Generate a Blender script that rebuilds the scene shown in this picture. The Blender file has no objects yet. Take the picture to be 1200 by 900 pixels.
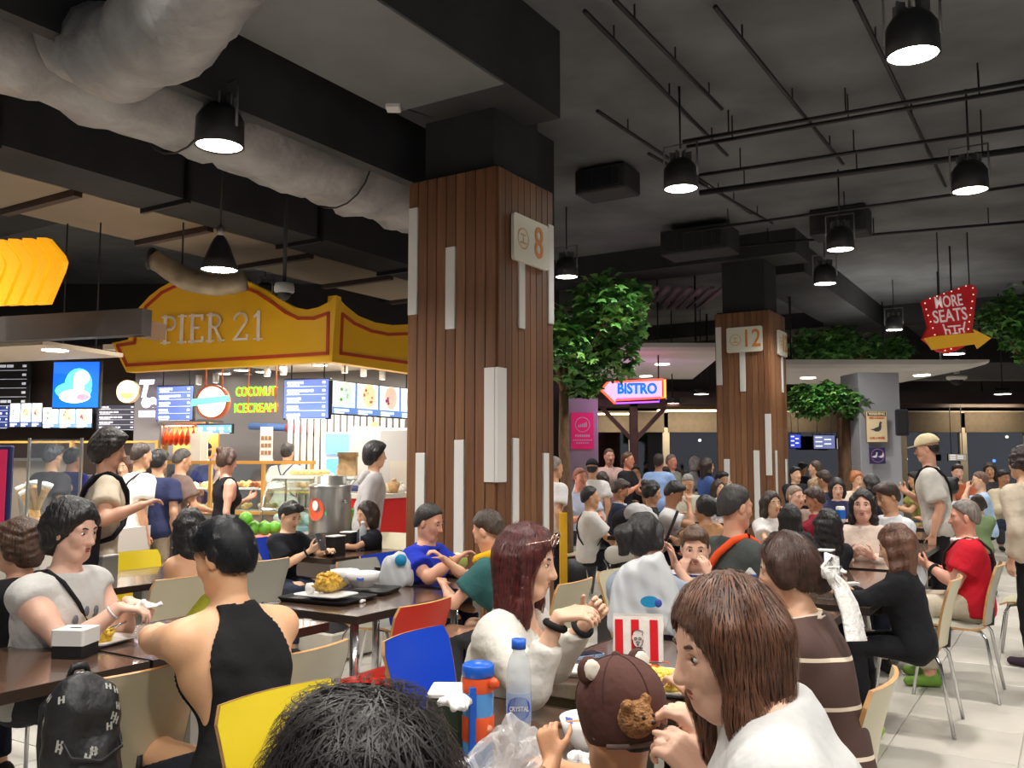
import bpy, bmesh, math, random
import numpy as np
from mathutils import Vector, Matrix, Euler

# ------------------------------------------------------------------ camera, world, exposure, large lights
SC = bpy.context.scene
COL = SC.collection
FPX, PITCH, CAMZ = 1050.0, math.atan(90 / 1050.0), 1.5
camd = bpy.data.cameras.new('camera'); camo = bpy.data.objects.new('camera', camd); COL.objects.link(camo)
camd.sensor_width = 36.0; camd.lens = 36.0 * FPX / 1200.0; camd.clip_start = 0.05; camd.clip_end = 200
camo.location = (0, 0, CAMZ); camo.rotation_euler = (math.pi / 2 + PITCH, 0, 0)
SC.camera = camo
W = bpy.data.worlds.new('night'); SC.world = W; W.use_nodes = True
W.node_tree.nodes['Background'].inputs[0].default_value = (0.9, 0.93, 1.0, 1)
W.node_tree.nodes['Background'].inputs[1].default_value = 0.34
SC.view_settings.view_transform = 'Standard'; SC.view_settings.look = 'None'
SC.view_settings.exposure = 0.0; SC.view_settings.gamma = 1.0; SC.view_settings.use_curve_mapping = False
LAMP_W = 340.0          # one pendant lamp
PI = math.pi
def R(d): return math.radians(d)
PHI = R(32)             # the hall's grid is turned 32 degrees against the view
AX = np.array([math.sin(PHI), math.cos(PHI)]); BX = np.array([-math.cos(PHI), math.sin(PHI)])
ROT = -PHI              # local +Y = along the aisles (A), local +X = -B
def ab(a, b, z=0.0): v = AX * a + BX * b; return Vector((v[0], v[1], z))
_c, _s = math.cos(PITCH), math.sin(PITCH)
def ray(px, py):
    u = (px - 600) / FPX; v = (450 - py) / FPX
    return Vector((u, _c - v * _s, _s + v * _c))
def at(px, py, Y):      # surveyed point at distance Y
    r = ray(px, py); return Vector((0, 0, CAMZ)) + r * (Y / r.y)
def onz(px, py, z):     # surveyed point at height z
    r = ray(px, py); return Vector((0, 0, CAMZ)) + r * ((z - CAMZ) / r.z)
def area_light(name, loc, size, power, color=(1, .96, .9), rot=(0, 0, 0), sy=None):
    d = bpy.data.lights.new(name, 'AREA'); d.energy = power; d.color = color; d.size = size
    if sy: d.shape = 'RECTANGLE'; d.size_y = sy
    else: d.shape = 'DISK'
    o = bpy.data.objects.new(name, d); o.location = loc; o.rotation_euler = rot; COL.objects.link(o); return o
def spot_light(name, loc, power, color=(1, .965, .905), angle=135, rad=.14, blend=.6, parent=None):
    d = bpy.data.lights.new(name, 'SPOT'); d.energy = power; d.color = color; d.spot_size = R(angle); d.spot_blend = blend
    d.shadow_soft_size = rad
    o = bpy.data.objects.new(name, d); o.location = loc; COL.objects.link(o)
    if parent: o.parent = parent
    return o

# ------------------------------------------------------------------ materials
def lin(c):
    out = []
    for v in c[:3]:
        v = v / 255.0
        out.append(v / 12.92 if v <= .04045 else ((v + .055) / 1.055) ** 2.4)
    return (*out, 1.0)
MATS = {}
def mat(name, rgb, rough=.5, metal=0., var=0., vscale=6., bump=0., bscale=60., stretch=(1, 1, 1), emit=None, estr=0., spec=.5, coat=0., coord='Object', rgb2=None, detail=4.):
    if name in MATS: return MATS[name]
    m = bpy.data.materials.new(name); m.use_nodes = True; nt = m.node_tree; N = nt.nodes; L = nt.links
    bs = N['Principled BSDF']; bs.inputs['Base Color'].default_value = lin(rgb); bs.inputs['Roughness'].default_value = rough
    bs.inputs['Metallic'].default_value = metal; bs.inputs['Specular IOR Level'].default_value = spec
    bs.inputs['Coat Weight'].default_value = coat
    if emit is not None:
        bs.inputs['Emission Color'].default_value = lin(emit); bs.inputs['Emission Strength'].default_value = estr
    if var or bump or rgb2:
        tc = N.new('ShaderNodeTexCoord'); mp = N.new('ShaderNodeMapping'); mp.inputs['Scale'].default_value = stretch
        L.new(tc.outputs[coord], mp.inputs[0])
    if var or rgb2:
        nz = N.new('ShaderNodeTexNoise'); nz.inputs['Scale'].default_value = vscale; nz.inputs['Detail'].default_value = detail
        L.new(mp.outputs[0], nz.inputs['Vector'])
        cr = N.new('ShaderNodeValToRGB'); c = lin(rgb)
        if rgb2: c2 = lin(rgb2); c1 = c
        else:
            c1 = tuple(min(1, x * (1 - var)) for x in c[:3]) + (1,); c2 = tuple(min(1, x * (1 + var)) for x in c[:3]) + (1,)
        cr.color_ramp.elements[0].position = .3; cr.color_ramp.elements[1].position = .7
        cr.color_ramp.elements[0].color = c1; cr.color_ramp.elements[1].color = c2
        L.new(nz.outputs['Fac'], cr.inputs[0]); L.new(cr.outputs[0], bs.inputs['Base Color'])
    if bump:
        nb = N.new('ShaderNodeTexNoise'); nb.inputs['Scale'].default_value = bscale; nb.inputs['Detail'].default_value = 3
        L.new(mp.outputs[0], nb.inputs['Vector'])
        bp = N.new('ShaderNodeBump'); bp.inputs['Strength'].default_value = bump; bp.inputs['Distance'].default_value = .02
        L.new(nb.outputs['Fac'], bp.inputs['Height']); L.new(bp.outputs[0], bs.inputs['Normal'])
    MATS[name] = m; return m
def glow(name, rgb, s, base=None): return mat(name, base or rgb, .5, emit=rgb, estr=s)
def clear(name, tint=(240, 246, 248), alpha=.16, rough=.05):
    if name in MATS: return MATS[name]
    m = bpy.data.materials.new(name); m.use_nodes = True; nt = m.node_tree; N = nt.nodes; L = nt.links
    for n in list(N): N.remove(n)
    o = N.new('ShaderNodeOutputMaterial'); mx = N.new('ShaderNodeMixShader'); tr = N.new('ShaderNodeBsdfTransparent'); gl = N.new('ShaderNodeBsdfGlossy')
    tr.inputs[0].default_value = lin(tint); gl.inputs['Roughness'].default_value = rough
    fr = N.new('ShaderNodeLayerWeight'); fr.inputs[0].default_value = .35
    ad = N.new('ShaderNodeMath'); ad.operation = 'MULTIPLY_ADD'; ad.inputs[1].default_value = .6; ad.inputs[2].default_value = alpha * .4
    L.new(fr.outputs['Facing'], ad.inputs[0]); L.new(ad.outputs[0], mx.inputs[0]); L.new(tr.outputs[0], mx.inputs[1]); L.new(gl.outputs[0], mx.inputs[2]); L.new(mx.outputs[0], o.inputs[0])
    MATS[name] = m; return m
def film(name, rgb, opac, rough=.25):       # translucent plastic film
    if name in MATS: return MATS[name]
    m = mat(name, rgb, rough); bs = m.node_tree.nodes['Principled BSDF']; bs.inputs['Alpha'].default_value = opac
    return m
def stripes(name, c1, c2, period, frac, axis='Z', rough=.85, off=0., curve=0.):
    if name in MATS: return MATS[name]
    m = mat(name, c1, rough); nt = m.node_tree; N = nt.nodes; L = nt.links; bs = N['Principled BSDF']
    tc = N.new('ShaderNodeTexCoord'); sp = N.new('ShaderNodeSeparateXYZ'); L.new(tc.outputs['Object'], sp.inputs[0])
    ad = N.new('ShaderNodeMath'); ad.operation = 'ADD'; ad.inputs[1].default_value = off + 10 * period
    if curve:
        m2 = N.new('ShaderNodeMath'); m2.operation = 'MULTIPLY_ADD'; m2.inputs[1].default_value = curve
        L.new(sp.outputs['X'], m2.inputs[0]); L.new(sp.outputs[axis], m2.inputs[2]); L.new(m2.outputs[0], ad.inputs[0])
    else: L.new(sp.outputs[axis], ad.inputs[0])
    md = N.new('ShaderNodeMath'); md.operation = 'MODULO'; md.inputs[1].default_value = period; L.new(ad.outputs[0], md.inputs[0])
    lt = N.new('ShaderNodeMath'); lt.operation = 'LESS_THAN'; lt.inputs[1].default_value = period * frac; L.new(md.outputs[0], lt.inputs[0])
    mx = N.new('ShaderNodeMix'); mx.data_type = 'RGBA'; mx.inputs[6].default_value = lin(c1); mx.inputs[7].default_value = lin(c2)
    L.new(lt.outputs[0], mx.inputs[0]); L.new(mx.outputs[2], bs.inputs['Base Color']); return m

# ------------------------------------------------------------------ mesh builder
class MB:
    def __init__(s): s.v = []; s.f = []; s.mi = []; s.sm = []; s.m = 0
    def add(s, vs, fs, M=None, smooth=False):
        b = len(s.v)
        for p in vs:
            p = Vector(p)
            s.v.append(tuple(M @ p) if M is not None else tuple(p))
        for f in fs: s.f.append(tuple(i + b for i in f)); s.mi.append(s.m); s.sm.append(smooth)
        return s
    def box(s, c, d, rz=0., M=None, bev=0.):
        x, y, z = d[0] / 2, d[1] / 2, d[2] / 2
        T = Matrix.Translation(c) @ Matrix.Rotation(rz, 4, 'Z')
        if M is not None: T = M @ T
        if bev <= 0:
            vs = [(-x, -y, -z), (x, -y, -z), (x, y, -z), (-x, y, -z), (-x, -y, z), (x, -y, z), (x, y, z), (-x, y, z)]
            fs = [(0, 3, 2, 1), (4, 5, 6, 7), (0, 1, 5, 4), (1, 2, 6, 5), (2, 3, 7, 6), (3, 0, 4, 7)]
        else:
            e = bev; vs = []; idx = {}
            for sx in (-1, 1):
                for sy in (-1, 1):
                    for sz in (-1, 1):
                        for k in range(3):
                            q = [sx * (x - e), sy * (y - e), sz * (z - e)]; q[k] = (sx * x, sy * y, sz * z)[k]
                            idx[(sx, sy, sz, k)] = len(vs); vs.append(q)
            I = lambda sx, sy, sz, k: idx[(sx, sy, sz, k)]
            fs = []
            for g in (-1, 1):
                fs.append([I(g, a, b, 0) for a, b in ((-1, -1), (1, -1), (1, 1), (-1, 1))][::g])
                fs.append([I(a, g, b, 1) for b, a in ((-1, -1), (1, -1), (1, 1), (-1, 1))][::g])
                fs.append([I(a, b, g, 2) for a, b in ((-1, -1), (1, -1), (1, 1), (-1, 1))][::g])
            for a in (-1, 1):
                for b in (-1, 1):
                    fs.append([I(-1, a, b, 1), I(1, a, b, 1), I(1, a, b, 2), I(-1, a, b, 2)][::(1 if a * b < 0 else -1) * -1])
                    fs.append([I(a, -1, b, 0), I(a, 1, b, 0), I(a, 1, b, 2), I(a, -1, b, 2)][::(1 if a * b > 0 else -1) * -1])
                    fs.append([I(a, b, -1, 0), I(a, b, 1, 0), I(a, b, 1, 1), I(a, b, -1, 1)][::(1 if a * b < 0 else -1) * -1])
                    for cz in (-1, 1): fs.append([I(a, b, cz, 0), I(a, b, cz, 1), I(a, b, cz, 2)][::(1 if a * b * cz > 0 else -1)])
        return s.add(vs, fs, T)
    def prism(s, pts, y0, y1, M=None):      # outline in x,z extruded along y
        n = len(pts); vs = [(p[0], y0, p[1]) for p in pts] + [(p[0], y1, p[1]) for p in pts]
        fs = [tuple(range(n)), tuple(range(2 * n - 1, n - 1, -1))] + [(i, i + n, (i + 1) % n + n, (i + 1) % n) for i in range(n)]
        return s.add(vs, fs, M)
    def slab(s, pts, z0, z1, M=None):       # outline in x,y extruded along z
        n = len(pts); vs = [(p[0], p[1], z0) for p in pts] + [(p[0], p[1], z1) for p in pts]
        fs = [tuple(range(n - 1, -1, -1)), tuple(range(n, 2 * n))] + [(i, (i + 1) % n, (i + 1) % n + n, i + n) for i in range(n)]
        return s.add(vs, fs, M)
    def tube(s, pts, r, n=8, M=None, caps=True):
        pts = [Vector(p) for p in pts]; rs = r if isinstance(r, (list, tuple)) else [r] * len(pts)
        vs = []; fs = []; pu = None
        for i, p in enumerate(pts):
            t = (pts[min(i + 1, len(pts) - 1)] - pts[max(i - 1, 0)]).normalized()
            if pu is None: pu = t.orthogonal().normalized()
            u = (pu - t * pu.dot(t)); u = u.normalized() if u.length > 1e-6 else t.orthogonal().normalized(); pu = u; w = t.cross(u)
            for k in range(n):
                a = 2 * PI * k / n; vs.append(p + (u * math.cos(a) + w * math.sin(a)) * rs[i])
        for i in range(len(pts) - 1):
            for k in range(n): fs.append((i * n + k, i * n + (k + 1) % n, (i + 1) * n + (k + 1) % n, (i + 1) * n + k))
        if caps: fs.append(tuple(range(n - 1, -1, -1))); fs.append(tuple(range((len(pts) - 1) * n, len(pts) * n)))
        return s.add(vs, fs, M, n > 5)
    def lathe(s, prof, n=20, M=None, arc=2 * PI, smooth=True):
        vs = []; fs = []; m = len(prof); full = arc > 6.28
        cnt = n if full else n + 1
        for k in range(cnt):
            a = arc * k / n
            for r, z in prof: vs.append((r * math.cos(a), r * math.sin(a), z))
        for k in range(n):
            k2 = (k + 1) % cnt
            for j in range(m - 1): fs.append((k * m + j, k2 * m + j, k2 * m + j + 1, k * m + j + 1))
        return s.add(vs, fs, M, smooth)
    def ball(s, c, r, n=10, m=7, M=None):
        r = r if isinstance(r, (tuple, list)) else (r, r, r)
        vs = [(0, 0, -1)]; fs = []
        for j in range(1, m):
            t = PI * j / m
            for k in range(n): vs.append((math.sin(t) * math.cos(2 * PI * k / n), math.sin(t) * math.sin(2 * PI * k / n), -math.cos(t)))
        vs.append((0, 0, 1)); top = len(vs) - 1
        for k in range(n): fs.append((0, 1 + (k + 1) % n, 1 + k)); fs.append((top, 1 + (m - 2) * n + k, 1 + (m - 2) * n + (k + 1) % n))
        for j in range(m - 2):
            for k in range(n): fs.append((1 + j * n + k, 1 + j * n + (k + 1) % n, 1 + (j + 1) * n + (k + 1) % n, 1 + (j + 1) * n + k))
        T = Matrix.Translation(c) @ Matrix.Diagonal((*r, 1))
        if M is not None: T = M @ T
        return s.add(vs, fs, T, True)
    def mesh(s, name, mats):
        me = bpy.data.meshes.new(name); me.from_pydata(s.v, [], s.f)
        for m in (mats if isinstance(mats, (list, tuple)) else [mats]): me.materials.append(m)
        if me.polygons:
            me.polygons.foreach_set('material_index', s.mi); me.polygons.foreach_set('use_smooth', s.sm)
        me.update(); return me
    def build(s, name, mats, parent=None, loc=None, rz=None):
        return link(name, s.mesh(name, mats), parent, loc, rz)
def link(name, me, parent=None, loc=None, rz=None):
    o = bpy.data.objects.new(name, me); COL.objects.link(o)
    if parent is not None: o.parent = parent
    if loc is not None: o.location = loc
    if rz is not None: o.rotation_euler = (0, 0, rz)
    return o
def tag(o, label=None, cat=None, group=None, kind=None):
    if label: o['label'] = label
    if cat: o['category'] = cat
    if group: o['group'] = group
    if kind: o['kind'] = kind
    return o
def thing(name, label, cat, loc=(0, 0, 0), rz=0., group=None):
    o = bpy.data.objects.new(name, None); COL.objects.link(o); o.location = loc; o.rotation_euler = (0, 0, rz)
    o.empty_display_size = .1
    return tag(o, label, cat, group)
def copy_thing(src, loc, rz, label=None, swap=None):
    r = src.copy(); COL.objects.link(r); r.location = loc; r.rotation_euler = (0, 0, rz)
    if label: r['label'] = label
    for ch in list(src.children):
        c = ch.copy(); COL.objects.link(c); c.parent = r
        if swap and ch.data and ch.data.name in swap: c.data = swap[ch.data.name]
        for g in list(ch.children):
            d = g.copy(); COL.objects.link(d); d.parent = c
    return r
def text_mesh(txt, size, depth=.002, align='CENTER', shear=0., bold=0., sx=1.):
    cu = bpy.data.curves.new('lettering', 'FONT'); cu.body = txt; cu.size = size; cu.extrude = depth; cu.align_x = align; cu.align_y = 'CENTER'
    cu.shear = shear; cu.offset = bold; cu.resolution_u = 3
    o = bpy.data.objects.new('lettering', cu); COL.objects.link(o)
    bpy.context.view_layer.update()
    me = bpy.data.meshes.new_from_object(o.evaluated_get(bpy.context.evaluated_depsgraph_get()))
    bpy.data.objects.remove(o)
    if sx != 1.:
        for v in me.vertices: v.co.x *= sx
    return me
def text(name, txt, size, m, parent=None, loc=(0, 0, 0), rot=(PI / 2, 0, 0), depth=.002, align='CENTER', bold=0., sx=1., shear=0.):
    me = text_mesh(txt, size, depth, align, shear, bold, sx); me.name = name; me.materials.clear(); me.materials.append(m)
    o = link(name, me, parent, loc); o.rotation_euler = rot; return o
def rrect(w, h, r, n=4):
    pts = []
    for cx, cy, a0 in ((w / 2 - r, h / 2 - r, 0), (-w / 2 + r, h / 2 - r, 90), (-w / 2 + r, -h / 2 + r, 180), (w / 2 - r, -h / 2 + r, 270)):
        for k in range(n + 1): a = R(a0 + 90 * k / n); pts.append((cx + r * math.cos(a), cy + r * math.sin(a)))
    return pts
rnd = random.Random(7)

# ------------------------------------------------------------------ common materials
M_wood = mat('walnut_plank', (126, 86, 58), .55, var=.28, vscale=5, stretch=(6, 6, .5), bump=.15, bscale=40)
M_white = mat('white_paint', (226, 224, 220), .5)
M_black = mat('black_paint', (20, 20, 22), .5)
M_dark = mat('dark_metal', (44, 44, 47), .45, .3)
M_chrome = mat('chrome', (205, 205, 205), .18, 1.)
M_steel = mat('brushed_steel', (176, 174, 168), .32, .9, var=.08, vscale=20, stretch=(1, 1, .05))
M_ply = mat('plywood_edge', (196, 146, 92), .5, var=.15, vscale=30)
M_cream = mat('cream_laminate', (204, 196, 168), .38)
M_greychair = mat('grey_laminate', (166, 164, 150), .38)
M_yellow = mat('yellow_laminate', (226, 200, 40), .35)
M_red = mat('red_laminate', (212, 44, 22), .35)
M_blue = mat('blue_laminate', (8, 62, 188), .35)
M_table = mat('dark_wood_laminate', (88, 66, 54), .17, spec=.8, coat=.4, var=.14, vscale=4, stretch=(14, 1.2, 1), bump=.03, bscale=80)
M_edge = mat('table_edge', (40, 28, 24), .35)
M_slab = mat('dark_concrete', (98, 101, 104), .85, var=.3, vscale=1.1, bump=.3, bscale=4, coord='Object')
M_slabdark = mat('black_shaded_concrete', (44, 45, 48), .8, var=.35, vscale=1.4, bump=.3, bscale=5)  # black finish; on beam sides the darker tone stands in for shade
M_glass = clear('glass_pane')
M_lamp = glow('lamp_diffuser', (255, 246, 226), 26)
M_down = glow('downlight_lens', (255, 244, 226), 14)
M_grey = mat('grey_paint', (150, 151, 156), .6)
# ------------------------------------------------------------------ the hall: floor, ceiling, walls
def struct(o): o['kind'] = 'structure'; return o
m_floor = mat('floor_screed', (188, 182, 172), .35, var=.1, vscale=.8)
mb = MB(); mb.box((0, 16, -.06), (70, 60, .1)); floor = struct(mb.build('floor', m_floor))
TILE = [mat('floor_tile_%s' % n, c, .26, var=.06, vscale=2.2, bump=.02, bscale=30) for n, c in (('warm', (206, 200, 190)), ('pale', (212, 206, 196)), ('cool', (199, 194, 185)))]
tmesh = []
for m in TILE:
    t = MB(); t.box((0, 0, -.005), (.594, .594, .01), bev=.002); tmesh.append(t.mesh('floor_tile', m))
cells = []
for i in range(2, 24):
    for j in range(-14, 16):
        c = ab(.6 * i + .1, .6 * j, 0)
        if c.y < 2.5: continue
        d = c.y; px = 600 + FPX * c.x / d
        if -60 < px < 1260: cells.append((d, i, j, c))
cells.sort()
for d, i, j, c in cells[:298]: link('floor_tile', tmesh[(i * 7 + j * 3) % 3], floor, c, ROT)
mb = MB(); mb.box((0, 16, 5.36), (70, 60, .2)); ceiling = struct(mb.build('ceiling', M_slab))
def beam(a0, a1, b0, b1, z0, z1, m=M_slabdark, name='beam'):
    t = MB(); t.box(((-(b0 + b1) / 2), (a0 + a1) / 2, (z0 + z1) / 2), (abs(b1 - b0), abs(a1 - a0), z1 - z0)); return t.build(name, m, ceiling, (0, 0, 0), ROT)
beam(-6, 6.65, 3.66, 4.8, 4.47, 5.26); beam(-6, 5.75, 3.67, 4.79, 4.452, 4.47, mat('lit_beam_soffit', (108, 110, 111), .85, var=.2, vscale=1.2, bump=.2, bscale=6), 'lit_beam_soffit')  # paler soffit strip, light from below put into its colour; sides darker as shade
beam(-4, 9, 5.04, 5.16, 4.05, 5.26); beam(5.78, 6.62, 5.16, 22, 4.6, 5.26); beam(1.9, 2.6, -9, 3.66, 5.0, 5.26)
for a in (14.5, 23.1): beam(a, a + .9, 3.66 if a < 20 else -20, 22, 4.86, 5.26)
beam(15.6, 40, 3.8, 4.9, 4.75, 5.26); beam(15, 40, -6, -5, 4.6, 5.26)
m_wall = mat('dark_wall', (52, 47, 45), .7, var=.15, vscale=1)
mb = MB(); mb.box((-10, 19, 2.65), (22, .3, 5.3)); struct(mb.build('wall_left', mat('stall_back_wall', (58, 54, 52), .7)))
# back wall with a band of windows, blinds above them
YB = 27.0
def bx(x): return (x - 600) * YB / 1054.0
m_trim = mat('brown_trim', (74, 56, 46), .6, var=.15, vscale=3)
mb = MB(); mb.box((9, YB + .3, 4.2), (26, .3, 2.2)); mb.box((9, YB + .3, .25), (26, .3, .5)); struct(mb.build('wall_back', m_wall))
mb = MB(); mb.box((9, YB - .1, 3.2), (26, .5, .22)); struct(mb.build('trim_1', m_trim))
m_post = mat('cream_post', (196, 182, 160), .5); m_blind = mat('brown_blind', (104, 90, 72), .8, var=.1, vscale=8)
posts = [640, 742, 782, 868, 917, 1016, 1062, 1133, 1210]
m_night = clear('night_glass', (210, 218, 230), .3, .03)
for i in range(len(posts) - 1):
    x0, x1 = bx(posts[i]), bx(posts[i + 1]); w = x1 - x0; cx = (x0 + x1) / 2
    t = MB()
    t.box((-w / 2 + .05, 0, 1.5), (.1, .12, 2.0)); t.box((w / 2 - .05, 0, 1.5), (.1, .12, 2.0)); t.box((0, 0, .53), (w, .12, .08)); t.box((0, 0, 2.98), (w, .12, .06))
    wn = struct(t.build('window_%d' % (i + 1), m_post, None, (cx, YB + .2, 0)))
    p = MB(); p.box((0, .02, 1.5), (w - .2, .012, 1.9)); p.build('pane', m_night, wn)
    p = MB(); p.box((0, -.07, 2.68), (w - .12, .02, .58)); p.box((0, -.07, 2.38), (w - .12, .05, .04)); p.build('roller_blind', m_blind, wn)
mb = MB(); mb.box((9, YB + 9, 1.5), (40, .2, 6)); struct(mb.build('wall_outside', mat('night_facade', (9, 11, 17), .8, var=.5, vscale=.6)))
mb = MB(); mb.box((-6.6, 14.75, 1.7), (7.2, .15, 3.4), -.12); struct(mb.build('wall_left_stall', mat('stall_back_brown', (66, 54, 48), .7, var=.15, vscale=2)))
# long ceiling cove that lights the window band
for k, (x0, x1, y) in enumerate(((770, 850, 481), (925, 952, 478), (1120, 1200, 472), (700, 745, 485))):
    p = at((x0 + x1) / 2, y, YB - .6); w = (x1 - x0) * (YB - .6) / 1054
    mb = MB(); mb.box((0, 0, 0), (w, .08, .05)); o = mb.build('cove_strip', glow('cove_glow', (255, 232, 190), 2.2), None, p)
    tag(o, ['pale cove light strip above the windows behind the neon arrow sign', 'short pale cove light strip just right of pillar 12', 'long pale cove light strip above the windows at far right', 'short pale cove strip beside the wooden brace post'][k], 'light')
    area_light('cove_light', p + Vector((0, -.15, -.05)), w, 22 * w, (1, .88, .68), rot=(R(35), 0, 0), sy=.1)

# ------------------------------------------------------------------ wood clad columns
def column(a, b, top, label, planks, strips, num, seed):
    rr = random.Random(seed); S = .9
    root = thing('wood_clad_column', label, 'column', ab(a, b), ROT)
    # local: x in [-S,0] is the left face direction (-x = B), y in [0,S] along A ; corner at origin
    t = MB(); t.box((-S / 2, S / 2, top / 2), (S - .03, S - .03, top)); t.build('core', M_black, root)
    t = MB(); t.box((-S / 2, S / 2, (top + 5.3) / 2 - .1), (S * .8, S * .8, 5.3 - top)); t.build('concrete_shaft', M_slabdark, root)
    me = {}
    w = S / planks
    mats = [mat('plank_%d' % k, c, .5, var=.25, vscale=4, stretch=(7, 7, .45), bump=.12, bscale=40) for k, c in enumerate(((128, 88, 58), (120, 80, 52), (136, 95, 64), (114, 76, 50)))]
    for face in range(4):
        for k in range(planks):
            m = mats[rr.randrange(4)]
            key = (face, m.name, k in (0, planks - 1))
            if key not in me:
                q = MB(); q.box((0, 0, top / 2 + .0), ((w - .006, .03, top - .05) if face in (0, 2) else (.03, w - .006, top - .05)), bev=.004); me[key] = q.mesh('plank', m)
            d = (k + .5) * w
            loc = {0: (-d, -.005, 0), 1: (.005, d, 0), 2: (-d, S + .005, 0), 3: (-S - .005, d, 0)}[face]
            o = link('plank', me[key], root, (loc[0], loc[1], .0 + rr.uniform(-.002, .002)))
    for face, p0, n, z0, z1 in strips:   # white boards between the planks
        q = MB(); wid = w * n
        c = (p0 + n / 2) * w; 
        if face == 0: q.box((-c, -.016, (z0 + z1) / 2), (wid - .004, .03, z1 - z0), bev=.003)
        elif face == 1: q.box((.016, c, (z0 + z1) / 2), (.03, wid - .004, z1 - z0), bev=.003)
        else:   # wrapped round the corner
            q.box((-w * n / 2, -.018, (z0 + z1) / 2), (w * n, .032, z1 - z0), bev=.002); q.box((.018, w * n / 2 - .017, (z0 + z1) / 2), (.032, w * n + .03, z1 - z0), bev=.002)
        q.build('white_board', M_white, root)
    for face, c, z, wid, hgt, s in num:
        q = MB(); M = Matrix.Rotation(PI / 2, 4, 'X'); q.slab(rrect(wid, hgt, .03), 0, .03, M)
        sg = q.build('number_sign', mat('sign_white', (232, 230, 214), .4), root, (-c, -.03, z) if face == 0 else (.03, c, z), 0 if face == 0 else PI / 2)
        mo = mat('sign_orange', (222, 140, 66), .5)
        text('numeral', s, hgt * .98, mo, sg, (wid * .2, -.032, 0), depth=.003, bold=.004, sx=.8)
        q = MB()
        for k in range(20):
            a0, a1 = 2 * PI * k / 20, 2 * PI * (k + 1) / 20
            for r0, r1 in ((hgt * .2, hgt * .23),):
                q.add([(r0 * math.cos(a0), -.033, r0 * math.sin(a0)), (r1 * math.cos(a0), -.033, r1 * math.sin(a0)), (r1 * math.cos(a1), -.033, r1 * math.sin(a1)), (r0 * math.cos(a1), -.033, r0 * math.sin(a1))], [(0, 1, 2, 3)])
        q.box((0, -.033, hgt * .08), (hgt * .2, .002, .012)); q.box((0, -.033, 0), (.012, .002, hgt * .2)); q.box((0, -.033, -hgt * .09), (hgt * .24, .002, .014))
        o = q.build('emblem', mat('sign_orange_pale', (226, 176, 120), .5), sg); o.location = (-wid * .25, 0, 0)
    return root
def zc(py, Y): return CAMZ + (540 - py) * Y / 1054.0
Y8, Y12 = 7.2, 14.6
a8, b8 = 6.04, 3.92
column(a8, b8, 3.94, 'large wood plank pillar with white boards and number 8 sign, at centre', 9,
    [(0, 8, 1, zc(373, 7.9), zc(248, 7.9)), (0, 4, 1, zc(386, 7.5), zc(288, 7.5)), (0, 7, 1, zc(648, 7.8), zc(531, 7.8)), (0, 3, 1, .02, zc(516, 7.5)), (2, 0, 1, zc(565, 7.2), zc(430, 7.2)),
     (1, 3, 1, zc(386, 7.6), zc(300, 7.6)), (1, 8, 1, zc(378, 7.9), zc(258, 7.9)), (1, 2, 1, .02, zc(514, 7.5)), (1, 7, 1, .02, zc(531, 7.9))],
    [(1, .46, zc(279, 7.55), .58, .40, '8')], 3)
column(14.61, 4.15, 4.0, 'farther wood plank pillar with number 12 signs, right of centre', 9,
    [(0, 8, 1, zc(452, 15.2), zc(384, 15.2)), (0, 4, 1, zc(459, 14.9), zc(412, 14.9)), (0, 0, 1, zc(557, 14.6), zc(485, 14.6)), (0, 2, 1, .02, zc(528, 14.8)), (0, 7, 1, .02, zc(538, 15)),
     (1, 6, 1, zc(460, 15.2), zc(415, 15.2)), (1, 1, 1, .02, zc(528, 14.8)), (1, 7, 1, .02, zc(538, 15.2))],
    [(0, .4, zc(398, 14.9), .60, .42, '12'), (1, .6, zc(402, 15.1), .52, .42, '12')], 4)

# ------------------------------------------------------------------ ducts and pipes under the slab
m_foil = mat('duct_foil_wrap', (150, 149, 150), .55, .25, var=.25, vscale=3, bump=1., bscale=7)
def wrapped(pts, r, seed, n=26, seg=110):
    t = MB(); rr = random.Random(seed); P = [Vector(p) for p in pts]; out = []; rad = []
    L = [0]
    for i in range(1, len(P)): L.append(L[-1] + (P[i] - P[i - 1]).length)
    for k in range(seg + 1):
        d = L[-1] * k / seg; i = 1
        while i < len(P) - 1 and L[i] < d: i += 1
        f = (d - L[i - 1]) / (L[i] - L[i - 1]); out.append(P[i - 1].lerp(P[i], f)); rad.append(r * (1 + .05 * math.sin(k * .9 + seed) + rr.uniform(-.06, .06)))
    t.tube(out, rad, n)
    for j, v in enumerate(t.v):
        t.v[j] = tuple(Vector(v) + Vector((rr.uniform(-1, 1), rr.uniform(-1, 1), rr.uniform(-1, 1))) * r * .055)
    return t
t = thing('insulated_duct', 'long round foil wrapped air duct running beneath the ceiling at left', 'duct', ab(0, 5.85, 4.35))
b0 = Vector(ab(0, 5.85, 4.35))
wrapped([Vector(ab(-4, 5.85, 4.35)) - b0, Vector(ab(9.6, 5.85, 4.35)) - b0], .42, 1).build('foil_wrap', m_foil, t)
for a in (.5, 2.5, 4.4, 6.2, 8.2):
    q = MB(); o0 = Vector(ab(a, 5.85, 4.35)) - b0; ring = [(.45 * math.cos(2 * PI * k / 20), 0, .45 * math.sin(2 * PI * k / 20)) for k in range(21)]
    q.tube(ring, .009, 6, Matrix.Translation(o0) @ Matrix.Rotation(ROT, 4, 'Z')); q.build('hanger_strap', M_dark, t)
p0 = at(95, 45, 5.6)
t = thing('flexible_duct', 'bulging foil branch duct curving off the big wrapped duct at top left', 'duct', p0)
wrapped([Vector((0, 0, 0)), Vector((.4, -.35, -.28)), Vector((.95, -.9, -.36)), Vector((1.5, -1.6, -.3))], .27, 2, 16, 26).build('foil_wrap', m_foil, t)
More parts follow.
